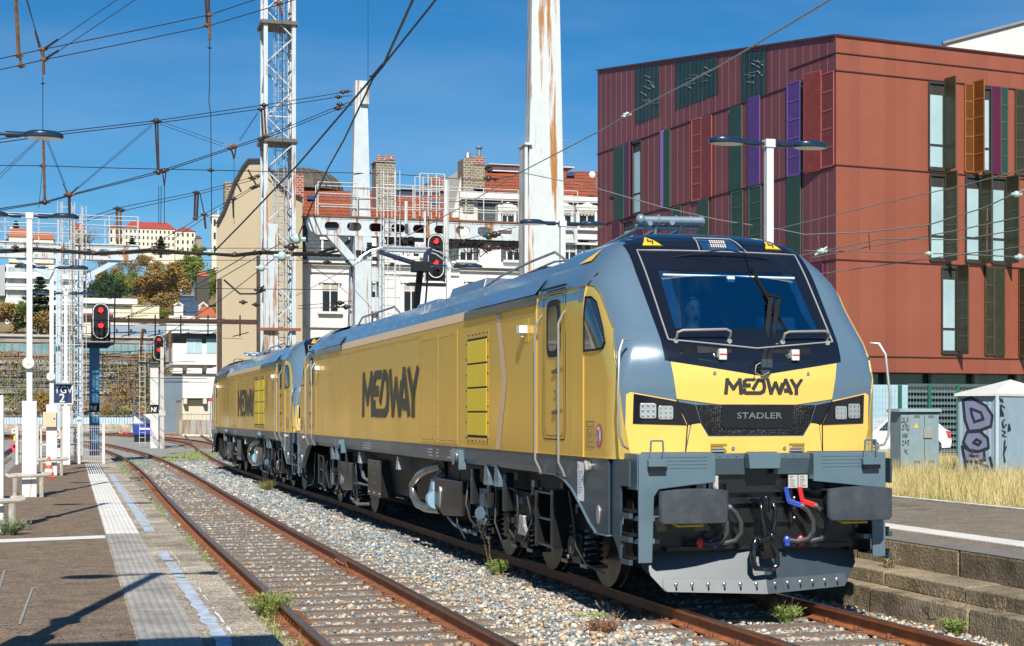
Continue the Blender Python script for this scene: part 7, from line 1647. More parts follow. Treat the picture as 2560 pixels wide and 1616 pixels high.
def blockA():
    t=thing('apartment_building','white apartment building with a tall window, grey shingle storey and red tile roof','building',tuple(PT(850,1000).xy)+(0,))
    mb=MB(); a=PT(752,548); b=PT(1150,548); mb.box(a.x,b.x,YT,YT+12,-.3,PT(0,548).z); mb.build('wall',whit,t)
    mb=MB(); boxPT(mb,751,900,556,652,-.12,-.001); boxPT(mb,1106,1150,560,652,-.12,-.001); mb.build('shingle_wall',slate,t)
    mb=MB(); 
    for v0,v1,d in((655,662,.55),(662,672,.4),(672,690,.2)): boxPT(mb,751,1150,v0,v1,-d,-.002)
    for v0,v1,d in((818,824,.25),(545,551,.35)): boxPT(mb,751,1150,v0,v1,-d,-.002)
    mb.build('cornice',trim,t)
    mb=MB()
    for u in(765,788,856,870,1000,1060): boxPT(mb,u,u+5,694,815,-.08,-.002)
    mb.build('pilaster',whit,t)
    window(t,806,844,708,780,blind=.22); window(t,808,838,600,630,blind=.45); window(t,1139,1149,606,654)
    window(t,900,938,708,780); window(t,1010,1045,708,780); window(t,1060,1090,600,640); window(t,880,905,600,640,blind=.4)
    mb=MB()
    a,b=PT(738,556,-.6),PT(1160,556,-.6); c,d_=PT(748,478,7),PT(1140,478,7)
    mb.add([a,b,d_,c],[(0,1,2,3)]); mb.add([c,d_,(d_.x,d_.y+8,b.z),(c.x,c.y+8,a.z)],[(0,1,2,3)]); r=mb.build('roof',tile,t)
    for u0,u1,v0,v1 in((766,787,494,504),(1075,1100,507,516)):
        mb=MB(); mb.add([PT(u0,v1,-.6+ (556-v1)/78*7.6-.15)+Vector((0,-.2,.15)),PT(u1,v1,-.6+(556-v1)/78*7.6-.15)+Vector((0,-.2,.15)),PT(u1,v0,-.6+(556-v0)/78*7.6-.15)+Vector((0,-.2,.15)),PT(u0,v0,-.6+(556-v0)/78*7.6-.15)+Vector((0,-.2,.15))],[(0,1,2,3)]); mb.build('skylight',mat('skylight_blue',(.03,.08,.14),.1,coat=.8),t)
    mb=MB(); boxPT(mb,989,1140,478,502,6,9); mb.build('attic_glazing',mat('attic_glass',(.02,.045,.09),.2,coat=.5,c2=(.04,.07,.12)),t)
    mb=MB(); boxPT(mb,985,1145,468,478,6,9); mb.build('attic_ledge',zinc,t)
    for u0,u1,v0,v1,m_,dy in((940,988,402,530,chim,2),(1074,1112,455,470,brk,8)):
        mb=MB(); boxPT(mb,u0,u1,v0,v1,dy,dy+1.8); boxPT(mb,u0-3,u1+3,v0,v0+5,dy-.1,dy+1.9); mb.build('chimney',m_,t)
        mb=MB()
        for k in range(3): q=PT(u0+(u1-u0)*(k+.5)/3,v0,dy+.8); mb.tube([(q.x,q.y,q.z),(q.x,q.y,q.z+.5)],[.28,.16],8)
        mb.build('chimney_pot',brk,t)
blockA()
def blockB():
    t=thing('apartment_building','taller white town house with pedimented dormers and orange tile roof left of the red building','building',tuple(PT(1300,1000).xy)+(0,))
    mb=MB(); a=PT(1148,602,-.3); b=PT(1620,602,-.3); mb.box(a.x+.02,b.x,YT-.3,YT+14,-.3,a.z); mb.build('wall',whit,t)
    mb=MB(); boxPT(mb,1195,1620,494,602,-.1,12); mb.build('mansard',slate,t)
    mb=MB(); boxPT(mb,1150,1200,500,602,.0,12,0); a=[PT(1130,545,.5),PT(1158,420,.5),PT(1186,545,.5)]; mb.add([tuple(q) for q in a]+[(q.x,q.y+10,q.z) for q in a],[(0,1,2),(5,4,3),(0,3,4,1),(1,4,5,2)]); mb.build('side_gable',cream,t)
    mb=MB(); 
    for v0,v1,d in((602,612,.6),(668,676,.55),(676,690,.3),(494,499,.45)): boxPT(mb,1150,1620,v0,v1,-.3-d,-.302)
    mb.build('cornice',trim,t)
    mb=MB(); a,b=PT(1188,496,-.8),PT(1600,508,-.8); c,d_=PT(1212,427,7),PT(1600,430,7); mb.add([a,b,d_,c],[(0,1,2,3)]); mb.add([c,d_,(d_.x,d_.y+8,b.z),(c.x,c.y+8,a.z)],[(0,1,2,3)]); mb.build('roof',tile,t)
    mb=MB(); boxPT(mb,1232,1330,416,432,6,12); mb.build('penthouse',whit,t); mb=MB(); boxPT(mb,1222,1340,409,416,5.5,12.5); boxPT(mb,1360,1436,414,420,7,12); mb.build('flat_roof',trim,t)
    mb=MB(); boxPT(mb,1158,1184,396,530,-.2,1.8); boxPT(mb,1180,1212,392,470,.0,2.0); mb.build('chimney',chim,t)
    mb=MB(); boxPT(mb,1182,1212,391,412,-.1,2.1); mb.build('chimney_top',brk,t)
    mb=MB(); q=PT(1198,391,1); mb.tube([(q.x,q.y,q.z),(q.x,q.y,q.z+.7)],.18,8); mb.tube([(q.x,q.y,q.z+.7),(q.x,q.y,q.z+.8)],.35,8); q=PT(1170,396,1); mb.tube([(q.x,q.y,q.z),(q.x,q.y,q.z+.5)],[.3,.2],8); mb.build('chimney_pot',zinc,t)
    mb=MB(); boxPT(mb,1390,1405,394,476,2,3.4); mb.build('chimney',chim,t)
    for u0,u1 in((1252,1284),(1396,1426),(1448,1486)):
        mb=MB(); boxPT(mb,u0-7,u1+7,512,600,-1.0,0); mb.build('dormer',trim,t); window(t,u0,u1,526,572,dy=-1.0,ped=True,blind=.0); 
        mb=MB(); a=PT(u0,526,-1.2); b=PT(u1,526,-1.2)
        for k in range(9): x=a.x+(b.x-a.x)*(k+.5)/9; mb.box(x-.07,x+.07,a.y-.02,a.y,a.z-.35-(.12 if k%2 else 0),a.z)
        mb.build('awning_valance',curt,t)
    for u in(1142,1260,1330,1400,1470): window(t,u+8,u+38,610,652,dy=-.35,shut=True,blind=.5)
    for u in(1160,1260,1330,1400,1470): window(t,u+8,u+38,705,775,dy=-.35)
    mb=MB()
    q=PT(1490,444,0); mb.tube([(q.x-.3,q.y-1,q.z-1.2),(q.x-.3,q.y-1,q.z-.2)],.05,5); mb.build('dish_post',zinc,t); mb=MB(); q=PT(1481,437,-1.5); mb.sph((q.x,q.y,q.z),.30,0,14,8,(1,.2,1)); mb.build('satellite_dish',trim,t,smooth=True)
    mb=MB(); q=PT(1392,400,2); mb.tube([(q.x,q.y,q.z),(q.x,q.y,q.z+3)],.05,5)
    for k in range(4): mb.tube([(q.x-.2,q.y,q.z+.8+k*.3),(q.x+1.0,q.y,q.z+.7+k*.3)],.025,4)
    mb.build('aerial',zinc,t)
    mb=MB(); mb.add([tuple(PT(u,v,-.9+(500-v)/70*7.8)+Vector((0,-.25,.2))) for u,v in((1414,447),(1434,447),(1434,439),(1414,439))],[(0,1,2,3)]); mb.build('skylight',MATS['skylight_blue'],t)
blockB()
# small brown pipe-rimmed canopy behind the second engine
# signal cabin
def cabin():
    Z=150; Y=D(500,1000,Z).y; px_=lambda u,v:PY(u,v,Y); a=px_(455,870); b=px_(548,1080); t=thing('signal_cabin','cream three storey signal cabin with an overhanging glazed top floor','signal cabin',(a.x,Y,0))
    cr=mat('cabin_cream',(.66,.60,.48),.85,0,(.52,.45,.33),.5,.5)
    mb=MB(); z=lambda v:px_(500,v).z; x=lambda u:px_(u,900).x
    mb.box(x(456),x(545),Y,Y+9,-.3,z(1000)); mb.build('wall',cr,t)
    mb=MB(); mb.box(x(455),x(545),Y-.9,Y,z(996),z(936)); mb.build('middle_bay',mat('cabin_white',(.74,.72,.66),.8),t)
    mb=MB(); mb.box(x(428),x(548),Y-2.2,Y+9,z(914),z(862)); mb.build('glazed_storey',MATS['cabin_white'],t)
    mb=MB(); mb.box(x(462),x(500),Y-2.25,Y-2.2,z(886),z(850)); mb.box(x(511),x(541),Y-2.25,Y-2.2,z(886),z(850)); mb.build('window',mat('cabin_glass',(.30,.48,.55),.15,coat=.6,c2=(.42,.58,.62),ns=.4),t)
    mb=MB(); mb.box(x(428),x(548),Y-2.15,Y+8.5,z(862),z(838)); mb.build('window_band',mat('band_dark',(.08,.09,.09),.5),t)
    mb=MB(); mb.box(x(418),x(556),Y-3.2,Y+9.5,z(838),z(834)); mb.build('canopy_edge',trim,t); mb=MB(); mb.box(x(424),x(552),Y-2.8,Y+9,z(834),z(828),tp=(.96,.9)); mb.build('roof',mat('roof_green',(.22,.30,.27),.6),t)
    for u in(456,505): 
        mb=MB(); mb.prism([(Y-2.2,z(914)),(Y,z(914)),(Y,z(940)),(Y-.5,z(934))],lambda p,q,d_:(x(u)+d_,p,q),0,.35); mb.build('corbel',cr,t); mb=MB(); mb.box(x(u+1),x(u+10),Y-.85,Y,z(1010),z(996)); mb.build('corbel',cr,t)
    mb=MB(); mb.box(x(462),x(463.5),Y-2.3,Y-2.2,z(886),z(850)); mb.box(x(481),x(482.5),Y-2.3,Y-2.2,z(886),z(850)); mb.build('mullion',trim,t)
    t=thing('rusty_barrier','low rust streaked white concrete barrier at the foot of the signal cabin','barrier',(x(450),Y-3,0)); mb=MB(); a=px_(446,1050); b=PY(545,1062,Y-8)
    q0=Vector((a.x,Y-2.5,.75)); q1=Vector((b.x,Y-12,.75)); mb.bar(q0,q1,.2,1.35); mb.build('panel',rustpaint('rusty_concrete',(.62,.60,.55),(.42,.17,.04),.44,.62,.35,.2),t); mb=MB(); mb.bar(q0+Vector((0,0,1.2)),q1+Vector((0,0,1.2)),.05,.05)
    for k in range(12): p=q0.lerp(q1,k/11); mb.bar(p+Vector((0,0,.6)),p+Vector((0,0,1.2)),.04,.04)
    mb.build('handrail',zinc,t)
    p=PY(528,1000,Y-6); simple('measuring_post','slim white post with a red tip in front of the signal cabin','post',lambda m:(m.box(p.x-.3,p.x+.3,p.y-.1,p.y+.1,-.3,z(1005)),m.box(p.x-.3,p.x+.3,p.y-.11,p.y+.11,z(1005),z(1000),1)),[whitep,redp],(p.x,p.y,0))
cabin()
# ================================================================= HILLSIDE, TREES, FAR BUILDINGS
def hillz(x,y):
    # distance along the view from camera
    d_=math.hypot(x-CAM.x,y-CAM.y)
    s=max(0,min(1,(d_-235)/640)); h=8+100*s**1.15*(1-.18*s)
    h*= .92+.16*math.sin(x*.006+1.3)*math.sin(y*.005+.4)+.04*math.sin(x*.03+y*.017)
    return h if d_>235 else -2
def hill():
    fw=math.atan2(math.sin(TH),math.cos(TH)); mb=MB(); na,nr=90,50; vs=[]
    for j in range(nr):
        d_=236+(1500-236)*(j/(nr-1))**1.5
        for i in range(na):
            az=R_(-75+ 88*i/(na-1)); x=CAM.x+d_*math.sin(az); y=CAM.y+d_*math.cos(az)
            fade=min(1,(i)/3); edge=1 if i<na-12 else max(0.0,(na-1-i)/12)**.7
            z=hillz(x,y); 
            if d_>900: z=max(20,z-(d_-900)*.12)
            vs.append((x,y,z if j>0 else -1))
    mb.v=vs; mb.f=[(j*na+i,j*na+i+1,(j+1)*na+i+1,(j+1)*na+i) for j in range(nr-1) for i in range(na-1)]; mb.mi=[0]*len(mb.f)
    M=mat('hill_scrub',(.14,.13,.06),.95,0,(.26,.19,.08),.035,.5,bump=1,bs=.4); o=mb.build('hillside',M,smooth=True); tag(o,kind='structure')
hill()
def treemesh(seed,kind,H=10.0):
    rn=random.Random(seed); r=np.random.default_rng(seed)
    tb=MB(); tips=[]
    def branch(p,d_,L_,rad,lv):
        pts=[p]; q=p; 
        for k in range(3): d_=(d_+Vector((rn.uniform(-1,1),rn.uniform(-1,1),rn.uniform(-.2,.5)))*.22).normalized(); q=q+d_*L_/3; pts.append(q)
        tb.tube(pts,[rad,rad*.85,rad*.7,rad*.5],5 if lv<2 else 3,cap=False)
        if lv>=3 or L_<H*.05: tips.append(q); return
        tips.append(pts[2]); tips.append(q)
        for k in range(rn.choice((3,3,4)) if lv<2 else 3):
            a=rn.uniform(0,6.28); s=rn.uniform(.45,.95); nd=(d_+Vector((math.cos(a)*s,math.sin(a)*s,rn.uniform(-.1,.35)))).normalized(); branch(pts[rn.choice((2,3))],nd,L_*rn.uniform(.55,.78),rad*.55,lv+1)
    if kind in('bare','brown','lime'):
        branch(Vector((0,0,-1)),Vector((0,0,1)),H*.34,H*.024,0)
    else:
        tb.tube([(0,0,-1),(0,0,H*.5),(0,0,H*.9)],[H*.03,H*.02,H*.005],6)
    C=[]
    if kind in('bare','brown','lime'):
        n={'bare':1600,'brown':4200,'lime':5200}[kind]; T=np.array([tuple(t) for t in tips]); c=T[r.integers(0,len(T),n)]+r.normal(0,H*.035,(n,3)); sz=r.uniform(.010,.022,n)*H*(.7 if kind=='bare' else 1)
    elif kind=='conifer':
        n=5200; hh=r.random(n)**.8; ly=np.floor(hh*13)/13; R=(1-ly)*H*.30*(.7+.3*np.sin(ly*37)); rr=np.sqrt(r.random(n))*R; a=r.uniform(0,6.28,n); c=np.stack([np.cos(a)*rr,np.sin(a)*rr,H*.1+ly*H*.86-rr*.12+r.normal(0,H*.008,n)],1); sz=r.uniform(.012,.026,n)*H
    else: # evergreen round / bush: lobes
        n=6500; lob=[]
        for k in range(14): a=rn.uniform(0,6.28); q=rn.uniform(.05,.27)*H; lob.append((math.cos(a)*q,math.sin(a)*q,H*rn.uniform(.28,.82),H*rn.uniform(.12,.20)))
        lob=np.array(lob); li=r.integers(0,len(lob),n); u=r.normal(size=(n,3)); u/=np.linalg.norm(u,axis=1)[:,None]; rr=lob[li,3]*(r.random(n)**.25)*r.uniform(.8,1.1,n); c=lob[li,:3]+u*rr[:,None]*np.array([1,1,.85]); sz=r.uniform(.012,.024,n)*H
    n=len(c); a=r.normal(size=(n,3)); a/=np.linalg.norm(a,axis=1)[:,None]; b=r.normal(size=(n,3)); b-=a*(a*b).sum(1)[:,None]; b/=np.linalg.norm(b,axis=1)[:,None]
    s=sz[:,None]; V=np.stack([c-a*s,c-b*s*.6,c+a*s,c+b*s*.6],1).reshape(-1,3)
    me=bpy.data.meshes.new('crown'); me.from_pydata(V.tolist(),[],(np.arange(n)[:,None]*4+np.arange(4)).tolist())
    return tb,me
TCOL={'bare':mat('twig_grey',(.22,.17,.13),.9,c2=(.14,.11,.09)),'brown':mat('leaf_rust',(.36,.19,.05),.85,c2=(.22,.19,.06),ns=1.2,amt=.7),'lime':mat('leaf_lime',(.20,.25,.05),.8,c2=(.11,.16,.035),ns=1,amt=.6),'conifer':mat('leaf_conifer',(.022,.05,.025),.8,c2=(.04,.07,.03),ns=1),'ever':mat('leaf_dark',(.015,.045,.018),.75,c2=(.03,.075,.025),ns=1)}
barkm=mat('bark',(.17,.13,.10),.9,c2=(.27,.23,.19),ns=3)
PROTO={}
for kind,seeds in(('bare',(1,2)),('brown',(3,4,5)),('lime',(6,7)),('conifer',(8,9)),('ever',(10,11))):
    for i,s in enumerate(seeds):
        tb,me=treemesh(s,kind); me.materials.append(TCOL[kind]); PROTO[(kind,i)]=(tb,me)
_first={}
def tree(kind,i,x,y,z,H,label,wide=1.0,rz=None,group='trees on the hillside'):
    tb,me=PROTO[(kind,i)]; t=thing('tree',label,'tree',(x,y,z),group); 
    if (kind,i) not in _first:
        o=tb.build('trunk',barkm,None,smooth=True); o.parent=t; _first[(kind,i)]=o.data
    else: o=bpy.data.objects.new('trunk',_first[(kind,i)]); COL.objects.link(o); o.parent=t
    c=bpy.data.objects.new('crown',me); COL.objects.link(c); c.parent=t
    t.scale=(H/10*wide,H/10*wide,H/10); t.rotation_euler=(0,0,rz if rz is not None else random.Random(x*y).uniform(0,6.28)); return t
def treepx(kind,i,u,vb,vt,Z,label,wide=1.0):
    p=D(u,vb,Z); H=(vb-vt)/FPX*Z; return tree(kind,i,p.x,p.y,p.z,H,label,wide)
TP=[('ever',0,272,812,668,330,'big round dark green tree right of the left lattice mast',1.0),('ever',1,240,806,690,335,'smaller dark green tree half hidden by the left lattice mast',1.0),
('brown',0,405,765,612,400,'largest rust brown tree in the middle of the hillside with pale branches',1.25),('brown',1,352,780,650,420,'rust brown tree left of the largest one',1.2),('brown',2,455,780,640,430,'rust brown tree right of the largest one',1.1),('brown',1,330,800,712,380,'low rust brown tree beside the dark green tree',1.3),
('lime',0,510,790,618,380,'bright green tree just left of the beige gable wall',1.1),('lime',1,478,700,600,470,'bright green tree below the church tower',1.2),('lime',1,520,740,655,360,'bright green tree low beside the beige gable wall',1.2),('lime',0,405,812,760,270,'fresh green tree in front of the cream low building',1.6),
('bare',0,300,720,612,480,'bare purplish grey tree above the dark green one',1.3),('bare',1,345,700,600,500,'bare grey tree left of the rust brown ones',1.3),('bare',0,262,700,560,520,'bare tree left of the long white building',1.4),('bare',1,232,640,555,640,'bare brown bushy tree on the skyline right of the mast',1.5),
('conifer',0,100,830,680,300,'broad dark conifer in front of the white modern building',2.0),('conifer',1,40,640,545,600,'dark conifer on the skyline at the left edge',1.6),('conifer',0,330,632,586,780,'dark conifer in front of the left part of the long white building',2.0),('conifer',1,402,640,586,780,'dark conifer in front of the middle of the long white building',2.2),
('lime',0,62,800,740,290,'yellow green tree at the far left below the white modern building',1.6),('brown',2,430,815,740,330,'rust brown tree behind the blue slate turret roof',1.2),('lime',1,385,800,745,340,'green tree left of the blue slate turret roof',1.3),('bare',0,150,690,610,560,'bare tree behind the left mast near the skyline',1.5),('brown',0,120,640,590,620,'low rust brown tree beside the red roofed villas',1.8),('ever',0,205,640,590,650,'dark bush beside the mast near the skyline',1.6),
('brown',1,440,710,620,520,'rust brown tree under the right end of the long white building',1.4),('brown',0,375,690,618,560,'rust brown tree under the long white building',1.4),('lime',0,500,660,598,560,'green tree beside the church tower foot',1.2)]
for a in TP: treepx(*a)
rn=random.Random(42)
for k in range(46):
    az=R_(rn.uniform(-42,-3)); d_=rn.uniform(262,800); x=CAM.x+d_*math.sin(az); y=CAM.y+d_*math.cos(az); kind=rn.choice(('brown','brown','bare','lime','ever'))
    i=rn.randrange(2); tree(kind,i,x,y,hillz(x,y)-1,rn.uniform(9,16),'one of the mixed trees spread over the hillside and beyond the left edge',rn.uniform(1,1.5))
for k in range(95):
    az=R_(rn.uniform(-3,6)); d_=rn.uniform(290,760); x=CAM.x+d_*math.sin(az); y=CAM.y+d_*math.cos(az); kind=rn.choice(('brown','brown','bare','brown','lime'))
    i=rn.randrange(2); tree(kind,i,x,y,hillz(x,y)-1,rn.uniform(7,12),'one of the mixed trees spread over the hillside and beyond the left edge',rn.uniform(1,1.6))
# far buildings
def hb(label,u0,u1,v0,v1,Z,depth,wallm,roofm=None,roofh=0,floors=0,cols=0,hip=.12,wc=None,name='hill_building',cat='building',base=None,wh=.5,ww=.35):
    a=D(u0,v0,Z); b=D(u1,v1,Z); Y=a.y; x0=a.x; x1=PY(u1,v0,Y).x; z1=a.z; z0=b.z
    t=thing(name,label,cat,(x0,Y,base if base is not None else z0)); mb=MB(); mb.box(x0,x1,Y,Y+depth,(base if base is not None else z0-6),z1); mb.build('wall',wallm,t)
    if roofm:
        e=.4*depth/12; mb=MB(); hx=min((x1-x0)*hip,depth/2); P=[(x0-e,Y-e,z1),(x1+e,Y-e,z1),(x1+e,Y+depth+e,z1),(x0-e,Y+depth+e,z1)]; T=[(x0+hx,Y+depth/2,z1+roofh),(x1-hx,Y+depth/2,z1+roofh)]
        mb.add(P+T,[(0,1,5,4),(1,2,5),(2,3,4,5),(3,0,4),(3,2,1,0)]); mb.build('roof',roofm,t)
    if floors:
        h=(z1-z0)/floors; w=(x1-x0)/cols; 
        for i in range(floors):
            for j in range(cols):
                cx_=x0+w*(j+.5); cz=z0+h*(i+.5); mb=MB(); mb.add([(cx_-w*ww/2,Y-.06,cz-h*wh/2),(cx_+w*ww/2,Y-.06,cz-h*wh/2),(cx_+w*ww/2,Y-.06,cz+h*wh/2),(cx_-w*ww/2,Y-.06,cz+h*wh/2)],[(0,1,2,3)]); mb.build('window',wc or dwin,t)
    return t,x0,x1,Y,z0,z1
redroof=mat('far_red_roof',(.36,.06,.04),.8,c2=(.28,.05,.035)); orroof=mat('far_orange_roof',(.45,.13,.05),.8,c2=(.35,.09,.035)); fcream=mat('far_cream',(.66,.61,.50),.85,c2=(.58,.53,.43),ns=.1); fwhite=mat('far_white',(.72,.71,.68),.8)
hb('long cream four storey building with a low red roof crowning the hill',311,438,570,632,850,14,fcream,redroof,4.5,4,12,.14)
hb('right wing of the long hilltop building, slightly lower with a small red roof',438.5,488,578,632,848,14,fcream,redroof,3,3,4,.4)
hb('left wing of the long hilltop building behind bare trees',272,310,569,630,852,12,fcream,redroof,2.5,3,3,.4)
hb('small dark roofed house right of the long hilltop building',489,504,597,622,800,8,mat('far_brown',(.3,.24,.17),.9),mat('far_dark_roof',(.1,.08,.07),.8),2,0,0,.2)
hb('pale hilltop house with a small red roof behind the left mast',180,215,572,600,700,10,mat('far_peach',(.62,.45,.33),.85),redroof,3,2,3,.3)
hb('wide orange roofed villa on the left skyline',22,75,592,612,520,10,fcream,orroof,3.5,0,0,.1)
hb('orange roofed villa with an arched gable right of the first one',84,134,598,612,500,10,fcream,orroof,3,0,0,.1)
hb('flat white house between the villas and the conifer on the skyline',26,42,568,580,640,8,fwhite)
t,x0,x1,Y,z0,z1=hb('white modern terrace building with long balcony bands at the left',14,208,661,800,330,14,fwhite,None,0,0,0)
for k,(va,vb) in enumerate(((667,681),(696,710),(722,746))):
    za=D(0,va,330).z; zb=D(0,vb,330).z; mb=MB(); mb.box(x0+.5,x1-.5,Y-.05,Y,zb,za); f=mb.build('window_band',mat('band_glass',(.16,.22,.26),.2,c2=(.5,.5,.48),ns=.5),t)
    mb=MB(); mb.box(x0,x1,Y-1.3,Y-.06,zb-1.3,zb); mb.build('balcony',fwhite,t)
    for j in range(5): mb=MB(); mb.box(x0+j*4,x0+j*4+.15,Y-.1,Y-.05,zb,za); mb.build('mullion',dwin,f)
mb=MB(); mb.box(x0-4,x0-.1,Y-.5,Y+12,D(0,740,330).z,D(0,664,330).z); mb.build('side_block',mat('far_grey',(.35,.38,.40),.7),t)
mb=MB(); mb.box(x1+.1,x1+2.5,Y+2,Y+12,D(0,800,330).z,D(0,678,330).z); mb.build('side_block',mat('far_bluegrey',(.45,.55,.66),.5),t)
t,x0,x1,Y,z0,z1=hb('cream balcony block low on the hill behind the nearest left signal',206,328,746,805,262,10,fcream,None)
for va,vb,m_ in((752,762,dwin),(772,783,fwhite),(783,789,redroof),(790,800,dwin)): mb=MB(); mb.box(x0,x1-3,Y-.1,Y,D(0,vb,262).z,D(0,va,262).z); mb.build('balcony_band',m_,t)
mb=MB(); mb.box(x0,x1+1,Y-1,Y+10,z1-.9,z1); mb.build('roof_slab',fwhite,t)
hb('pale yellow low building right of the balcony block',331,398,763,806,258,9,mat('far_yellow',(.68,.62,.42),.85),None)
t,x0,x1,Y,z0,z1=hb('stone mansion with a steep blue slate roof and two finials',428,516,790,806,240,10,mat('far_stone',(.50,.47,.40),.85),None,0,1,9,0,dwin,wh=.6,ww=.5)
z_=lambda v:D(0,v,240).z
mb=MB(); cx_=(x0+x1)/2; P=[(x0+.2,Y-.2,z1),(x1-.2,Y-.2,z1),(x1-.2,Y+8,z1),(x0+.2,Y+8,z1)]; T=[(cx_-.9,Y+3,z_(736)),(cx_+.9,Y+3,z_(736)),(cx_+.9,Y+5,z_(736)),(cx_-.9,Y+5,z_(736))]; mb.add(P+T,[(0,1,5,4),(1,2,6,5),(2,3,7,6),(3,0,4,7),(4,5,6,7)]); mb.build('roof',mat('far_slate',(.045,.075,.13),.5,.1,(.03,.05,.09),1),t)
mb=MB(); mb.box(cx_-1.3,cx_+1.3,Y+2.6,Y+5.4,z_(737),z_(732),tp=(.6,.6))
for s in(-.9,.9): mb.tube([(cx_+s,Y+4,z_(733)),(cx_+s,Y+4,z_(722)),(cx_+s,Y+4,z_(711))],[.25,.12,.03],6); mb.sph((cx_+s,Y+4,z_(722)),.22,0,6,4)
mb.build('finial',zinc,t)
mb=MB()
for s in(-1.6,2.2): mb.box(cx_+s-.7,cx_+s+.7,Y-.5,Y+1,z1,z1+1.5); mb.tube([(cx_+s-.7,Y-.4,z1+1.5),(cx_+s,Y-.4,z1+2.1),(cx_+s+.7,Y-.4,z1+1.5)],.2,5)
mb.box(x0-.4,x1+.4,Y-.7,Y-.2,z1-.5,z1); mb.build('dormer',mat('far_stone_light',(.6,.58,.5),.8),t)
hb('small pavilion with a red pointed roof among the green trees',492,522,690,704,330,4,mat('far_dark',(.06,.06,.05),.8),orroof,1.6,0,0,.5)
t,x0,x1,Y,z0,z1=hb('square cream church tower beside the top of the beige gable',529,560,540,640,600,5,fcream,None,0,3,2,0,dwin); mb=MB(); mb.box(x0-.4,x1+.4,Y-.4,Y+5.4,z1-.3,z1+.4); mb.build('parapet',fcream,t); mb=MB(); mb.tube([(x0+2.7,Y+2,z1),(x0+2.7,Y+2,z1+3.4)],.15,4); mb.tube([(x0+2,Y+2,z1+2.4),(x0+3.4,Y+2,z1+2.4)],.12,4); mb.build('cross',trim,t)
hb('orange roofed house low between the mansion and the brown portal post',500,541,792,806,232,8,fcream,orroof,1.8,0,0,.2)
# unseen block added off-frame left so the gold side paint reflects it
hb('long ochre block added unseen beyond the left edge for paint reflections',-900,-60,900,1020,120,12,mat('added_block_ochre',(.44,.38,.26),.85,c2=(.22,.20,.14),ns=.12,amt=.7),zinc,3,3,30,.05,base=-.3)
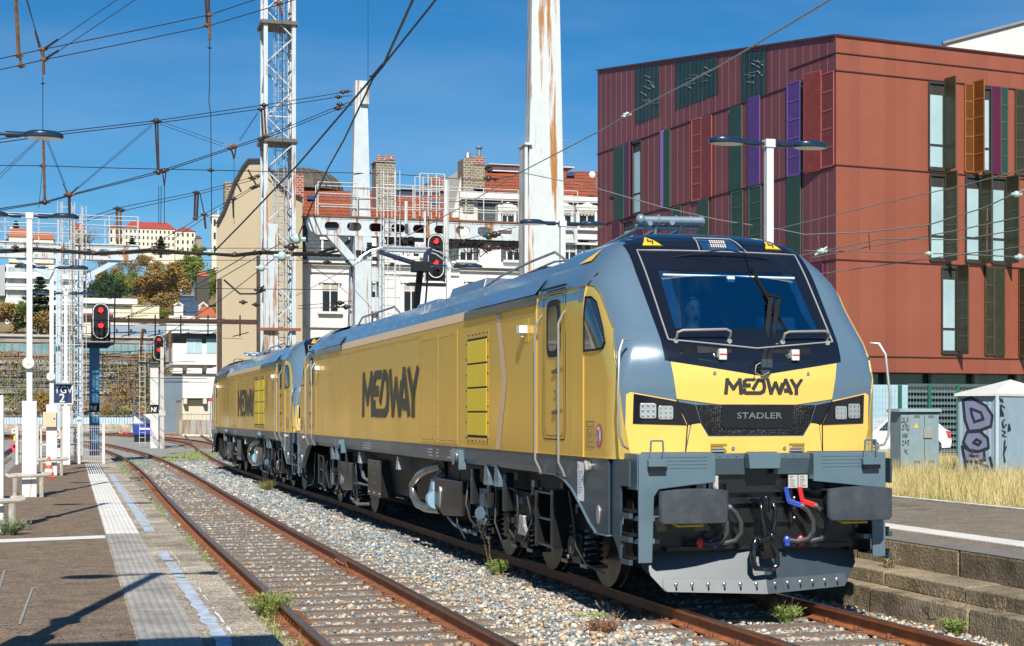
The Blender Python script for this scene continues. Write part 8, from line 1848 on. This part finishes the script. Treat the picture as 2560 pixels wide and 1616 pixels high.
# grey blue shed and terraced retaining wall
hb('low grey blue shed behind the far signal',274,416,812,842,228,10,mat('shed_bluegrey',(.26,.33,.40),.6,c2=(.22,.28,.35),ns=.2),None,0,1,4,0,dwin,base=8,wh=.3,ww=.12)
hb('long white low building behind the signal cabin roof',416,545,808,832,226,10,fwhite,None,base=8)
def terrace():
    Z=205; Y=D(300,1000,Z).y; xL=PY(-1400,900,Y).x; xR=PY(432,900,Y).x; t=thing('terraced_retaining_wall','terraced grey retaining wall overgrown with rust brown climbers behind the yard','retaining wall',(xL,Y,0))
    gw=mat('terrace_concrete',(.34,.31,.26),.9,0,(.20,.19,.165),.25,.5,bump=.4,bs=3); z=lambda v:PY(300,v,Y).z
    lv=[1052,1012,968,925,892,852,838]
    for k in range(6):
        v0,v1=lv[k],lv[k+1]; y=Y+k*1.6; mb=MB(); mb.box(xL,xR,y,Y+11,z(v0) if k else -.5,z(v1)-.9 if k<5 else z(v1)); mb.build('wall_tier',gw,t)
        mb=MB(); mb.box(xL,xR,y-.35,y+.9,z(v1)-.9 if k<5 else z(v1),z(v1)-.45 if k<5 else z(v1)+.3); mb.build('ledge',mat('ledge_light',(.46,.43,.37),.9,c2=(.36,.33,.28)),t)
    mb=MB(); mb.box(xL,xR,Y+6.0,Y+6.3,z(884),z(858)); mb.build('glazed_band',mat('terrace_glass',(.10,.25,.30),.2,c2=(.22,.36,.38),ns=.5,coat=.5),t)
    mb=MB()
    for k in range(90): x=xL+(xR-xL)*k/90; mb.box(x,x+.12,Y+5.9,Y+6.0,z(886),z(856))
    mb.box(xL,xR,Y+5.7,Y+6.0,z(889),z(884)); mb.box(xL,xR,Y-.6,Y-.5,z(900),z(897),1); mb.build('mullion',[mat('orange_steel',(.35,.14,.05),.7),MATS['fixing_rust']],t)
    mb=MB(); rn=random.Random(8)
    for k in range(150):
        x=rn.uniform(PY(-100,900,Y).x,xR); v=rn.uniform(900,1040); h=rn.uniform(1.5,4.5); mb.tube([(x,Y-.8,z(v)),(x,Y-.8,z(v)+h)],.035,4)
    for k in range(30):
        v=rn.uniform(880,1030); x=rn.uniform(PY(-60,900,Y).x,xR-12); mb.tube([(x,Y-1.2,z(v)),(x+rn.uniform(5,12),Y-1.2,z(v)+rn.uniform(-.3,.3))],.03,4)
    mb.build('railing',mat('rail_dull',(.28,.27,.25),.6),t)
    r=np.random.default_rng(4); n=42000; x=r.uniform(PY(-250,900,Y).x,xR,n); v=r.uniform(880,1045,n); zz=np.array([z(880)+(z(1045)-z(880))*((q-880)/165) for q in v])
    dens=.5+.5*np.sin(x*.8+np.sin(zz*.9)*2)*np.sin(zz*1.1+x*.3)+.35*np.sin(x*.21); keep=(dens+r.uniform(-.45,.45,n))>.50; x=x[keep];zz=zz[keep];n=len(x)
    c=np.stack([x,np.full(n,Y-1.0)+r.uniform(-.8,1.6,n)+np.clip(zz*.5-2,0,8)*.8,zz],1); a=r.normal(size=(n,3)); a/=np.linalg.norm(a,axis=1)[:,None]; b=r.normal(size=(n,3)); s=r.uniform(.10,.26,n)[:,None]; b=b/np.linalg.norm(b,axis=1)[:,None]
    V=np.stack([c-a*s,c-b*s*.6,c+a*s,c+b*s*.6],1).reshape(-1,3); me=bpy.data.meshes.new('climbers'); me.from_pydata(V.tolist(),[],(np.arange(n)[:,None]*4+np.arange(4)).tolist()); me.materials.append(mat('climber_rust',(.30,.17,.06),.85,c2=(.17,.19,.06),ns=.25,amt=.8)); o=bpy.data.objects.new('climbers',me); COL.objects.link(o); o.parent=t; o.location=-Vector((xL,Y,0))
    # bare shrubs in front
    for k,(u,vt,lb) in enumerate(((60,930,'bare rusty shrub against the terraced wall near the left edge'),(120,900,'bare rusty shrub against the terraced wall right of the first lamp post'),(290,930,'bare rusty shrub against the terraced wall right of the nearest signal'),(345,960,'bare rusty shrub against the terraced wall behind the far signal'),(20,960,'low bare shrub against the terraced wall at the left edge'),(250,950,'low bare shrub against the terraced wall behind the gate'))):
        p=D(u,1040,Z-5); tree('brown' if k%2 else 'bare',k%2,p.x,p.y,0,(1045-vt)/FPX*(Z-5),lb,.9,group='shrubs against the terraced wall')
    t2=thing('metal_barrier','long pale blue corrugated barrier with a spiked top along the foot of the terraced wall','barrier',(xL,Y-8,0)); Yb=Y-8; zb=lambda v:PY(300,v,Yb).z; xRb=PY(478,900,Yb).x
    mb=MB(); n=260; 
    for k in range(n): x=xL+(xRb-xL)*k/n; mb.box(x+.03,x+(xRb-xL)/n-.03,Yb,Yb+.06,zb(1060),zb(1044))
    mb.build('panel',mat('barrier_blue',(.50,.62,.72),.5,.1,(.38,.5,.6),.4),t2)
    mb=MB(); 
    for k in range(n): x=xL+(xRb-xL)*k/n; mb.tube([(x,Yb,zb(1044)),(x,Yb,zb(1038))],.03,4)
    mb.box(xL,xRb,Yb-.03,Yb+.08,zb(1040.5),zb(1039.5)); mb.build('spike_row',zinc,t2)
    mb=MB(); mb.box(xL,xRb,Yb-.1,Yb+.5,-.45,zb(1060)); mb.build('plinth',conc,t2)
terrace()
t,x0,x1,Y,z0,z1=hb('blue grey blank wall block left of the signal cabin',398,456,940,1050,185,8,mat('block_slate',(.16,.20,.235),.8,c2=(.12,.155,.185),ns=.3),None,base=-.3)
# ================================================================= OVERHEAD WIRES
wirem=mat('wire_dark',(.035,.032,.03),.5,.3); wirep=mat('wire_pale',(.30,.31,.27),.5,.3); insb=mat('insulator_brown',(.055,.028,.02),.3,coat=.5); insr=mat('insulator_rust',(.17,.085,.035),.6,c2=(.06,.03,.02),ns=8); insg=mat('insulator_glass',(.45,.55,.52),.15,coat=.8)
def W3(P): return [D(u,v,Z) for u,v,Z in P]
def wire(label,lines,ins=(),rods=(),mt=wirem,name='overhead_wire',cat='overhead wire'):
    p0=D(*lines[0][0][0]) if lines else D(*rods[0][0]); t=thing(name,label,cat,tuple(p0),'overhead line equipment')
    for P,r in lines:
        P=list(P)
        if P[0][0]<=5: (u0,v0,z0),(u1,v1,z1)=P[0],P[1]; k_=600/(u1-u0); P=[(u0-600,v0-(v1-v0)*k_*.9,z0)]+P
        if P[-1][0]>=2500: (u0,v0,z0),(u1,v1,z1)=P[-1],P[-2]; k_=500/(u0-u1); P=P+[(u0+500,v0+(v0-v1)*k_,z0)]
        mb=MB(); pts=W3(P)
        if len(pts)==2:
            a,b=pts; n=8; sg=0; pts=[a.lerp(b,i/n) for i in range(n+1)]
        mb.tube(pts,r,5); mb.build('wire',mt,t,smooth=True)
    for a,b,r,m_ in rods:
        mb=MB(); mb.tube([D(*a),D(*b)],r,6); mb.build('hanger_rod',m_,t,smooth=True)
    for (u,v,Z),s,m_ in ins:
        mb=MB(); p=D(u,v,Z); mb.sph(p,s*.72,0,8,5,(1,1,1)); mb.tube([p-Vector((s*1.2,0,0)),p+Vector((s*1.2,0,0))],s*.3,6); mb.build('insulator',m_,t,smooth=True)
r1=.011
wire('upper left pair of span wires carrying thick rusty hangers',[([(-40,156,30),(107,124,30.5),(323,80,31.5),(523,38,32.5),(660,-8,33.5)],r1),([(-40,184,30),(110,150,30.5),(323,107,31.5),(519,66,32.5),(700,12,33.5),(760,-8,34)],r1)],
 ins=(((107,124,30.5),.075,insr),((110,150,30.5),.07,insr),((46,139,30.4),.08,insr),((52,165,30.4),.075,insr),((523,38,32.5),.075,insr),((518,64,32.5),.075,insr),((697,8,33.4),.09,insr)),
 rods=[((39,-10,30.4),(47,139,30.4),.045,insr),((50,140,30.4),(52,165,30.4),.03,insr),((108,126,30.5),(109,186,30.5),.035,insr),((513,-10,32.5),(518,64,32.5),.03,insb),((521,-10,32.5),(523,38,32.5),.03,insb),((524,44,32.5),(524,100,32.5),.035,insr),((62,-10,30.5),(105,126,30.5),.010,wirem),((66,-10,30.5),(107,150,30.5),.010,wirem),((88,78,30.5),(98,118,30.5),.022,wirem),((697,10,33.4),(705,40,33.4),.03,insr)])
wire('two thin guy wires rising to the right from the upper left node',[([(112,124,30.5),(292,0,30),(305,-8,30)],.008),([(114,150,30.5),(338,0,30),(350,-8,30)],.008)],rods=[((112,122,30.5),(145,99,30.4),.022,wirem),((115,146,30.5),(146,127,30.4),.022,wirem)])
wire('middle pair of span wires anchored with insulators to the slim white mast',[([(0,348,38),(107,335,39.5),(391,302,43),(660,263,48),(855,232,53),(880,228,54)],.013),([(0,357,38),(107,342,39.5),(395,308,43),(652,273,48),(850,242,53),(880,240,54)],.013)],
 ins=(((107,338,39.5),.11,wirem),((391,303,43),.12,wirem),((660,264,48),.11,wirem),((652,274,48),.10,insb),((858,231,53),.11,insb),((846,243,53),.11,insb),((868,229,53.5),.09,wirem)),
 rods=[((108,340,39.5),(112,500,39.5),.04,insr),((107,410,39.5),(97,520,39.5),.008,wirem),((388,308,43),(394,428,43),.028,insb),((394,308,43),(397,428,43),.028,insb),((654,276,48),(657,352,48),.035,insb),((661,266,48),(664,342,48),.03,insb)])
wire('lower pair of span wires running up to the slim white mast',[([(0,522,38),(112,505,39.5),(173,488,40.5),(396,429,43),(412,424,43.2),(578,369,46.5),(663,341,48),(850,264,53),(882,254,54)],.013),([(0,526,38),(112,508,39.5),(175,490,40.5),(396,434,43),(585,371,46.5),(668,345,48),(848,272,53),(882,262,54)],.013)],
 ins=(((112,506,39.5),.11,insb),((173,487,40.5),.12,insr),((396,431,43),.12,insb),((410,427,43.1),.11,insb),((585,366,46.5),.11,insr),((575,371,46.5),.10,insr),((664,340,48),.11,insr),((652,348,48),.10,insb),((851,262,53),.12,insb),((845,272,53),.12,insb)),
 rods=[((173,490,40.5),(174,535,40.5),.045,wirem),((158,460,40.5),(171,486,40.5),.02,wirem),((160,462,40.5),(168,486,40.5),.015,wirem),((196,468,40.5),(176,486,40.5),.022,wirem),((406,428,43),(411,465,43),.02,wirem),((415,428,43),(411,465,43),.02,wirem),((578,372,46.5),(585,398,46.5),.025,wirem),((590,370,46.5),(585,398,46.5),.025,wirem),((648,350,48),(652,378,48),.025,insb),((660,345,48),(653,378,48),.02,insb)])
for k,(L_,lb) in enumerate(((([(112,342,39.5),(160,462,40.5)],[(116,342,39.5),(163,462,40.5)],[(378,312,43),(196,468,40.5)],[(380,316,43),(198,470,40.5)]),'thin bracing wires forming a V left of the double hanger'),(([(402,304,43),(560,360,46.5)],[(400,311,43),(555,366,46.5)],[(646,280,48),(598,350,46.5)],[(644,284,48),(600,353,46.5)]),'thin bracing wires forming a V right of the double hanger'),(([(98,350,39.5),(-10,455,38)],[(96,347,39.5),(-10,445,38)]),'thin bracing wires running out at the left edge'),)):
    wire(lb,[(list(l),.007) for l in L_])
wire('long thin nearly level wire crossing the whole left sky',[([(0,414,46),(107,415,46.5),(300,421,48),(527,426,50),(700,430,52),(850,432,54),(1000,437,55),(1206,452,56),(1289,440,54)],.014)],ins=(((106,415,46.5),.09,wirem),((527,426,50),.10,wirem),((920,432,54.5),.09,wirem),((1221,447,55.5),.16,insb),((1238,449,55.5),.10,insb)))
wire('thin vertical dropper wires on the left side of the sky',[([(107,190,30.5),(107,335,30.5)],.008),([(524,100,32.5),(524,215,32.5),(522,250,32.5),(527,290,32.5),(529,560,32.5)],.010),([(397,465,43),(397,560,43)],.01),([(403,465,43),(402,560,43)],.01),([(411,465,43),(411,560,43)],.01),([(585,400,46.5),(585,560,46.5)],.008),([(657,378,48),(657,437,48)],.01),([(920,-5,54.5),(920,432,54.5)],.010),([(174,535,40.5),(174,600,40.5)],.01),([(705,40,33.4),(707,400,33.4)],.008)],ins=(((524,120,32.5),.04,wirem),((107,209,30.5),.035,wirem)))
wire('lower far pair of span wires above the hillside',[([(210,548,68),(291,521,70),(490,481,76),(590,455,78),(640,440,80)],.016),([(205,556,68),(295,530,70),(493,487,76),(590,462,78),(645,447,80)],.016)],ins=(((293,522,70),.16,wirem),((305,526,70),.14,wirem),((490,482,76),.16,wirem),((630,446,80),.17,insb),((645,441,80),.15,insb)),
 rods=[((292,524,70),(294,612,70),.07,insr),((301,526,70),(302,612,70),.05,insr),((488,484,76),(486,545,76),.06,insb),((495,484,76),(492,548,76),.06,insb),((500,484,76),(510,532,76),.03,wirem),((510,532,76),(514,572,76),.06,insb),((483,545,76),(495,549,76),.10,insb)])
wire('far lower pair of span wires ending in insulators at the lattice tower',[([(380,612,70),(464,566,74),(508,537,76),(582,496,78),(641,464,79),(670,446,80)],.016),([(430,600,70),(512,545,76),(584,503,78),(660,455,80)],.016)],ins=(((582,497,78),.17,insb),((641,466,79),.16,insb),((632,470,79),.15,insb),((510,537,76),.15,insb)),rods=[((582,500,78),(584,545,78),.05,wirem),((620,425,79),(640,462,79),.05,wirem),((590,455,78),(603,480,78),.05,wirem)])
wire('heavy twin cables sweeping up to the right from the lattice tower',[([(1036,-8,30),(960,160,38),(860,278,45),(745,412,52),(663,498,56),(604,560,59),(536,629,62)],.032),([(1096,-8,30),(960,162,38),(935,192,39),(860,350,46),(818,425,50),(745,592,56)],.026),([(960,160,38),(930,196,39)],.05)],
 ins=(((524,632,62),.20,insg),((524,636,62.3),.14,insg),((741,598,56),.28,insg),((931,192,39),.07,wirem)))
wire('glass insulator pair hanging by the foot of the heavy cable beside the lattice tower',[([(700,640,56),(706,641,56)],.02)],ins=(((705,641,56),.26,insg),((728,618,56),.22,insb),((654,670,58),.20,insg)))
wire('heavy bundled feeder cable crossing in front of the left gantry',[([(0,627,58),(90,622,58.5),(156,627,59),(236,633,59.5),(313,630,60),(381,624,60.5),(454,631,61),(540,636,61)],.06),([(0,632,58),(90,628,58.5),(160,631,59),(236,637,59.5),(313,634,60),(381,630,60.5),(454,635,61),(540,637,61)],.04)],ins=(((158,625,59),0.14,insr),((234,632,59.5),0.14,insr),((309,630,60),0.14,insr),((382,623,60.5),0.14,insr),((454,629,61),0.14,insr),((38,618,58),.12,insb)))
wire('heavy bundled feeder cable running to the slim white mast in front of the beige wall',[([(540,636,61),(587,638,60),(659,630,59),(731,634,58),(795,634,57),(862,612,55),(880,600,54.5)],.06),([(540,637,61),(587,641,60),(659,634,59),(731,638,58),(795,638,57),(850,628,55),(878,636,54.5)],.045)],ins=(((587,636,60),0.14,insr),((661,629,59),0.14,insr),((731,635,58),0.14,insr),((797,633,57),0.14,insr)))
wire('thin level wires in front of the beige wall and white apartment building',[([(380,652,60),(500,651,58),(700,651,55),(1080,650,50),(1290,617,54)],.012),([(500,621,60),(760,621,58),(1000,622,56),(1200,620,54.5),(1289,619,54)],.012),([(745,772,54),(860,768,54),(880,764,54)],.012),([(745,765,54),(848,756,54),(882,752,54)],.012),([(1110,612,54),(1290,568,54)],.012)],
 ins=(((818,656,53),.12,wirem),((850,758,54),.13,wirem),((865,768,54),.14,insb),((838,768,54),.14,insb),((1222,620,54.2),.20,insb),((1245,619,54.2),.12,insb),((1221,591,54.2),.18,mat('insulator_green',(.02,.08,.06),.3,coat=.5)),((1237,587,54.2),.18,insb)))
wire('long diagonal wire rising to the top right past the red building corner',[([(740,740,52),(850,682,46),(1011,594,38),(1169,510,33),(1300,432,29),(1520,317,23),(1566,288,22),(1800,165,17),(2088,-8,12.5)],.010)],ins=(((1568,286,22),.05,insg),((1561,291,22),.035,insg)),mt=wirep)
wire('upper catenary wire sagging across the left face of the red building',[([(1296,430,29),(1480,468,27),(1657,519,25),(1800,551,24),(1954,575,23),(2013,587,22.5),(2167,581,21.5),(2321,563,20.5),(2460,520,19.5),(2540,483,19)],.009)],ins=(((2541,486,19),.06,insg),((1530,495,26.5),.06,wirem)),mt=wirep)
wire('catenary wire rising to the right across the red building below the upper one',[([(1936,575,27),(2200,510,24),(2400,466,22),(2600,414,20)],.008)],mt=wirep)
wire('contact wires and droppers in front of the lower storeys of the red building',[([(2030,645,25),(2200,612,23),(2400,575,21),(2600,533,19)],.009),([(2000,640,25),(2200,598,23),(2400,600,21),(2600,566,19.5)],.008),([(2010,627,25),(2200,631,23),(2400,636,21),(2550,643,19)],.008),([(2054,685,25),(2300,650,22),(2600,611,19)],.008)],ins=(((2549,643,19),.06,insg),((2055,628,24),.07,insg),((2322,634,21.5),.05,insg)),rods=[((2045,590,23.5),(2048,622,23.5),.012,insr),((2172,583,21.5),(2174,625,22),.006,insr),((2322,563,20.6),(2324,628,21),.010,insr),((2468,520,19.6),(2467,632,19.6),.010,insr),((2037,638,24),(2068,618,24),.018,insg)],mt=wirep)
rn=random.Random(77)
def far(label,n,seed,ub,vb,Zb,slope):
    r=random.Random(seed); L_=[]
    for k in range(n):
        u=r.uniform(*ub); v=r.uniform(*vb); Z=r.uniform(*Zb); du=r.uniform(120,330); s=r.uniform(*slope); L_.append(([(u,v,Z),(u+du*.5,v+s*du*.5+3,Z*.97),(u+du,v+s*du,Z*.94)],.018))
    wire(label,L_,mt=wirem)
far('tangle of dark wires low over the yard in front of the terraced wall',26,1,(-20,330),(830,960),(80,130),(-.12,.08))
far('dark wires at the level of the brown portal beam over the yard',14,2,(0,350),(715,815),(80,120),(-.10,.05))
wire('wires sloping up to the right across the hillside toward the beige wall',[([(260,745,90),(545,670,70)],.022),([(270,749,90),(545,676,70)],.022),([(300,800,80),(480,720,70),(640,625,60)],.02),([(330,790,80),(545,700,70),(700,610,62)],.018),([(200,720,70),(560,722,66),(840,725,60)],.014),([(380,860,80),(560,745,66),(745,600,56)],.016)],mt=wirem)
wire('looped jumper cables and fittings where the feeder meets the slim white mast',[([(862,640,54),(878,660,54),(880,690,54),(900,712,54)],.02),([(868,600,54),(884,640,54),(872,662,54),(860,640,54),(870,620,54)],.02),([(886,640,54),(912,668,54),(930,690,54)],.015),([(560,700,60),(600,735,60),(640,735,60),(660,715,60)],.04),([(745,640,56),(830,700,56),(870,735,56)],.012)],ins=(((876,655,54),.15,wirem),((640,762,66),.15,wirem),((608,756,66),.15,insb),((650,725,64),.2,wirem)))
# short bent vent pipe above the rear engine
p=D(762,800,62); q=D(880,800,60)
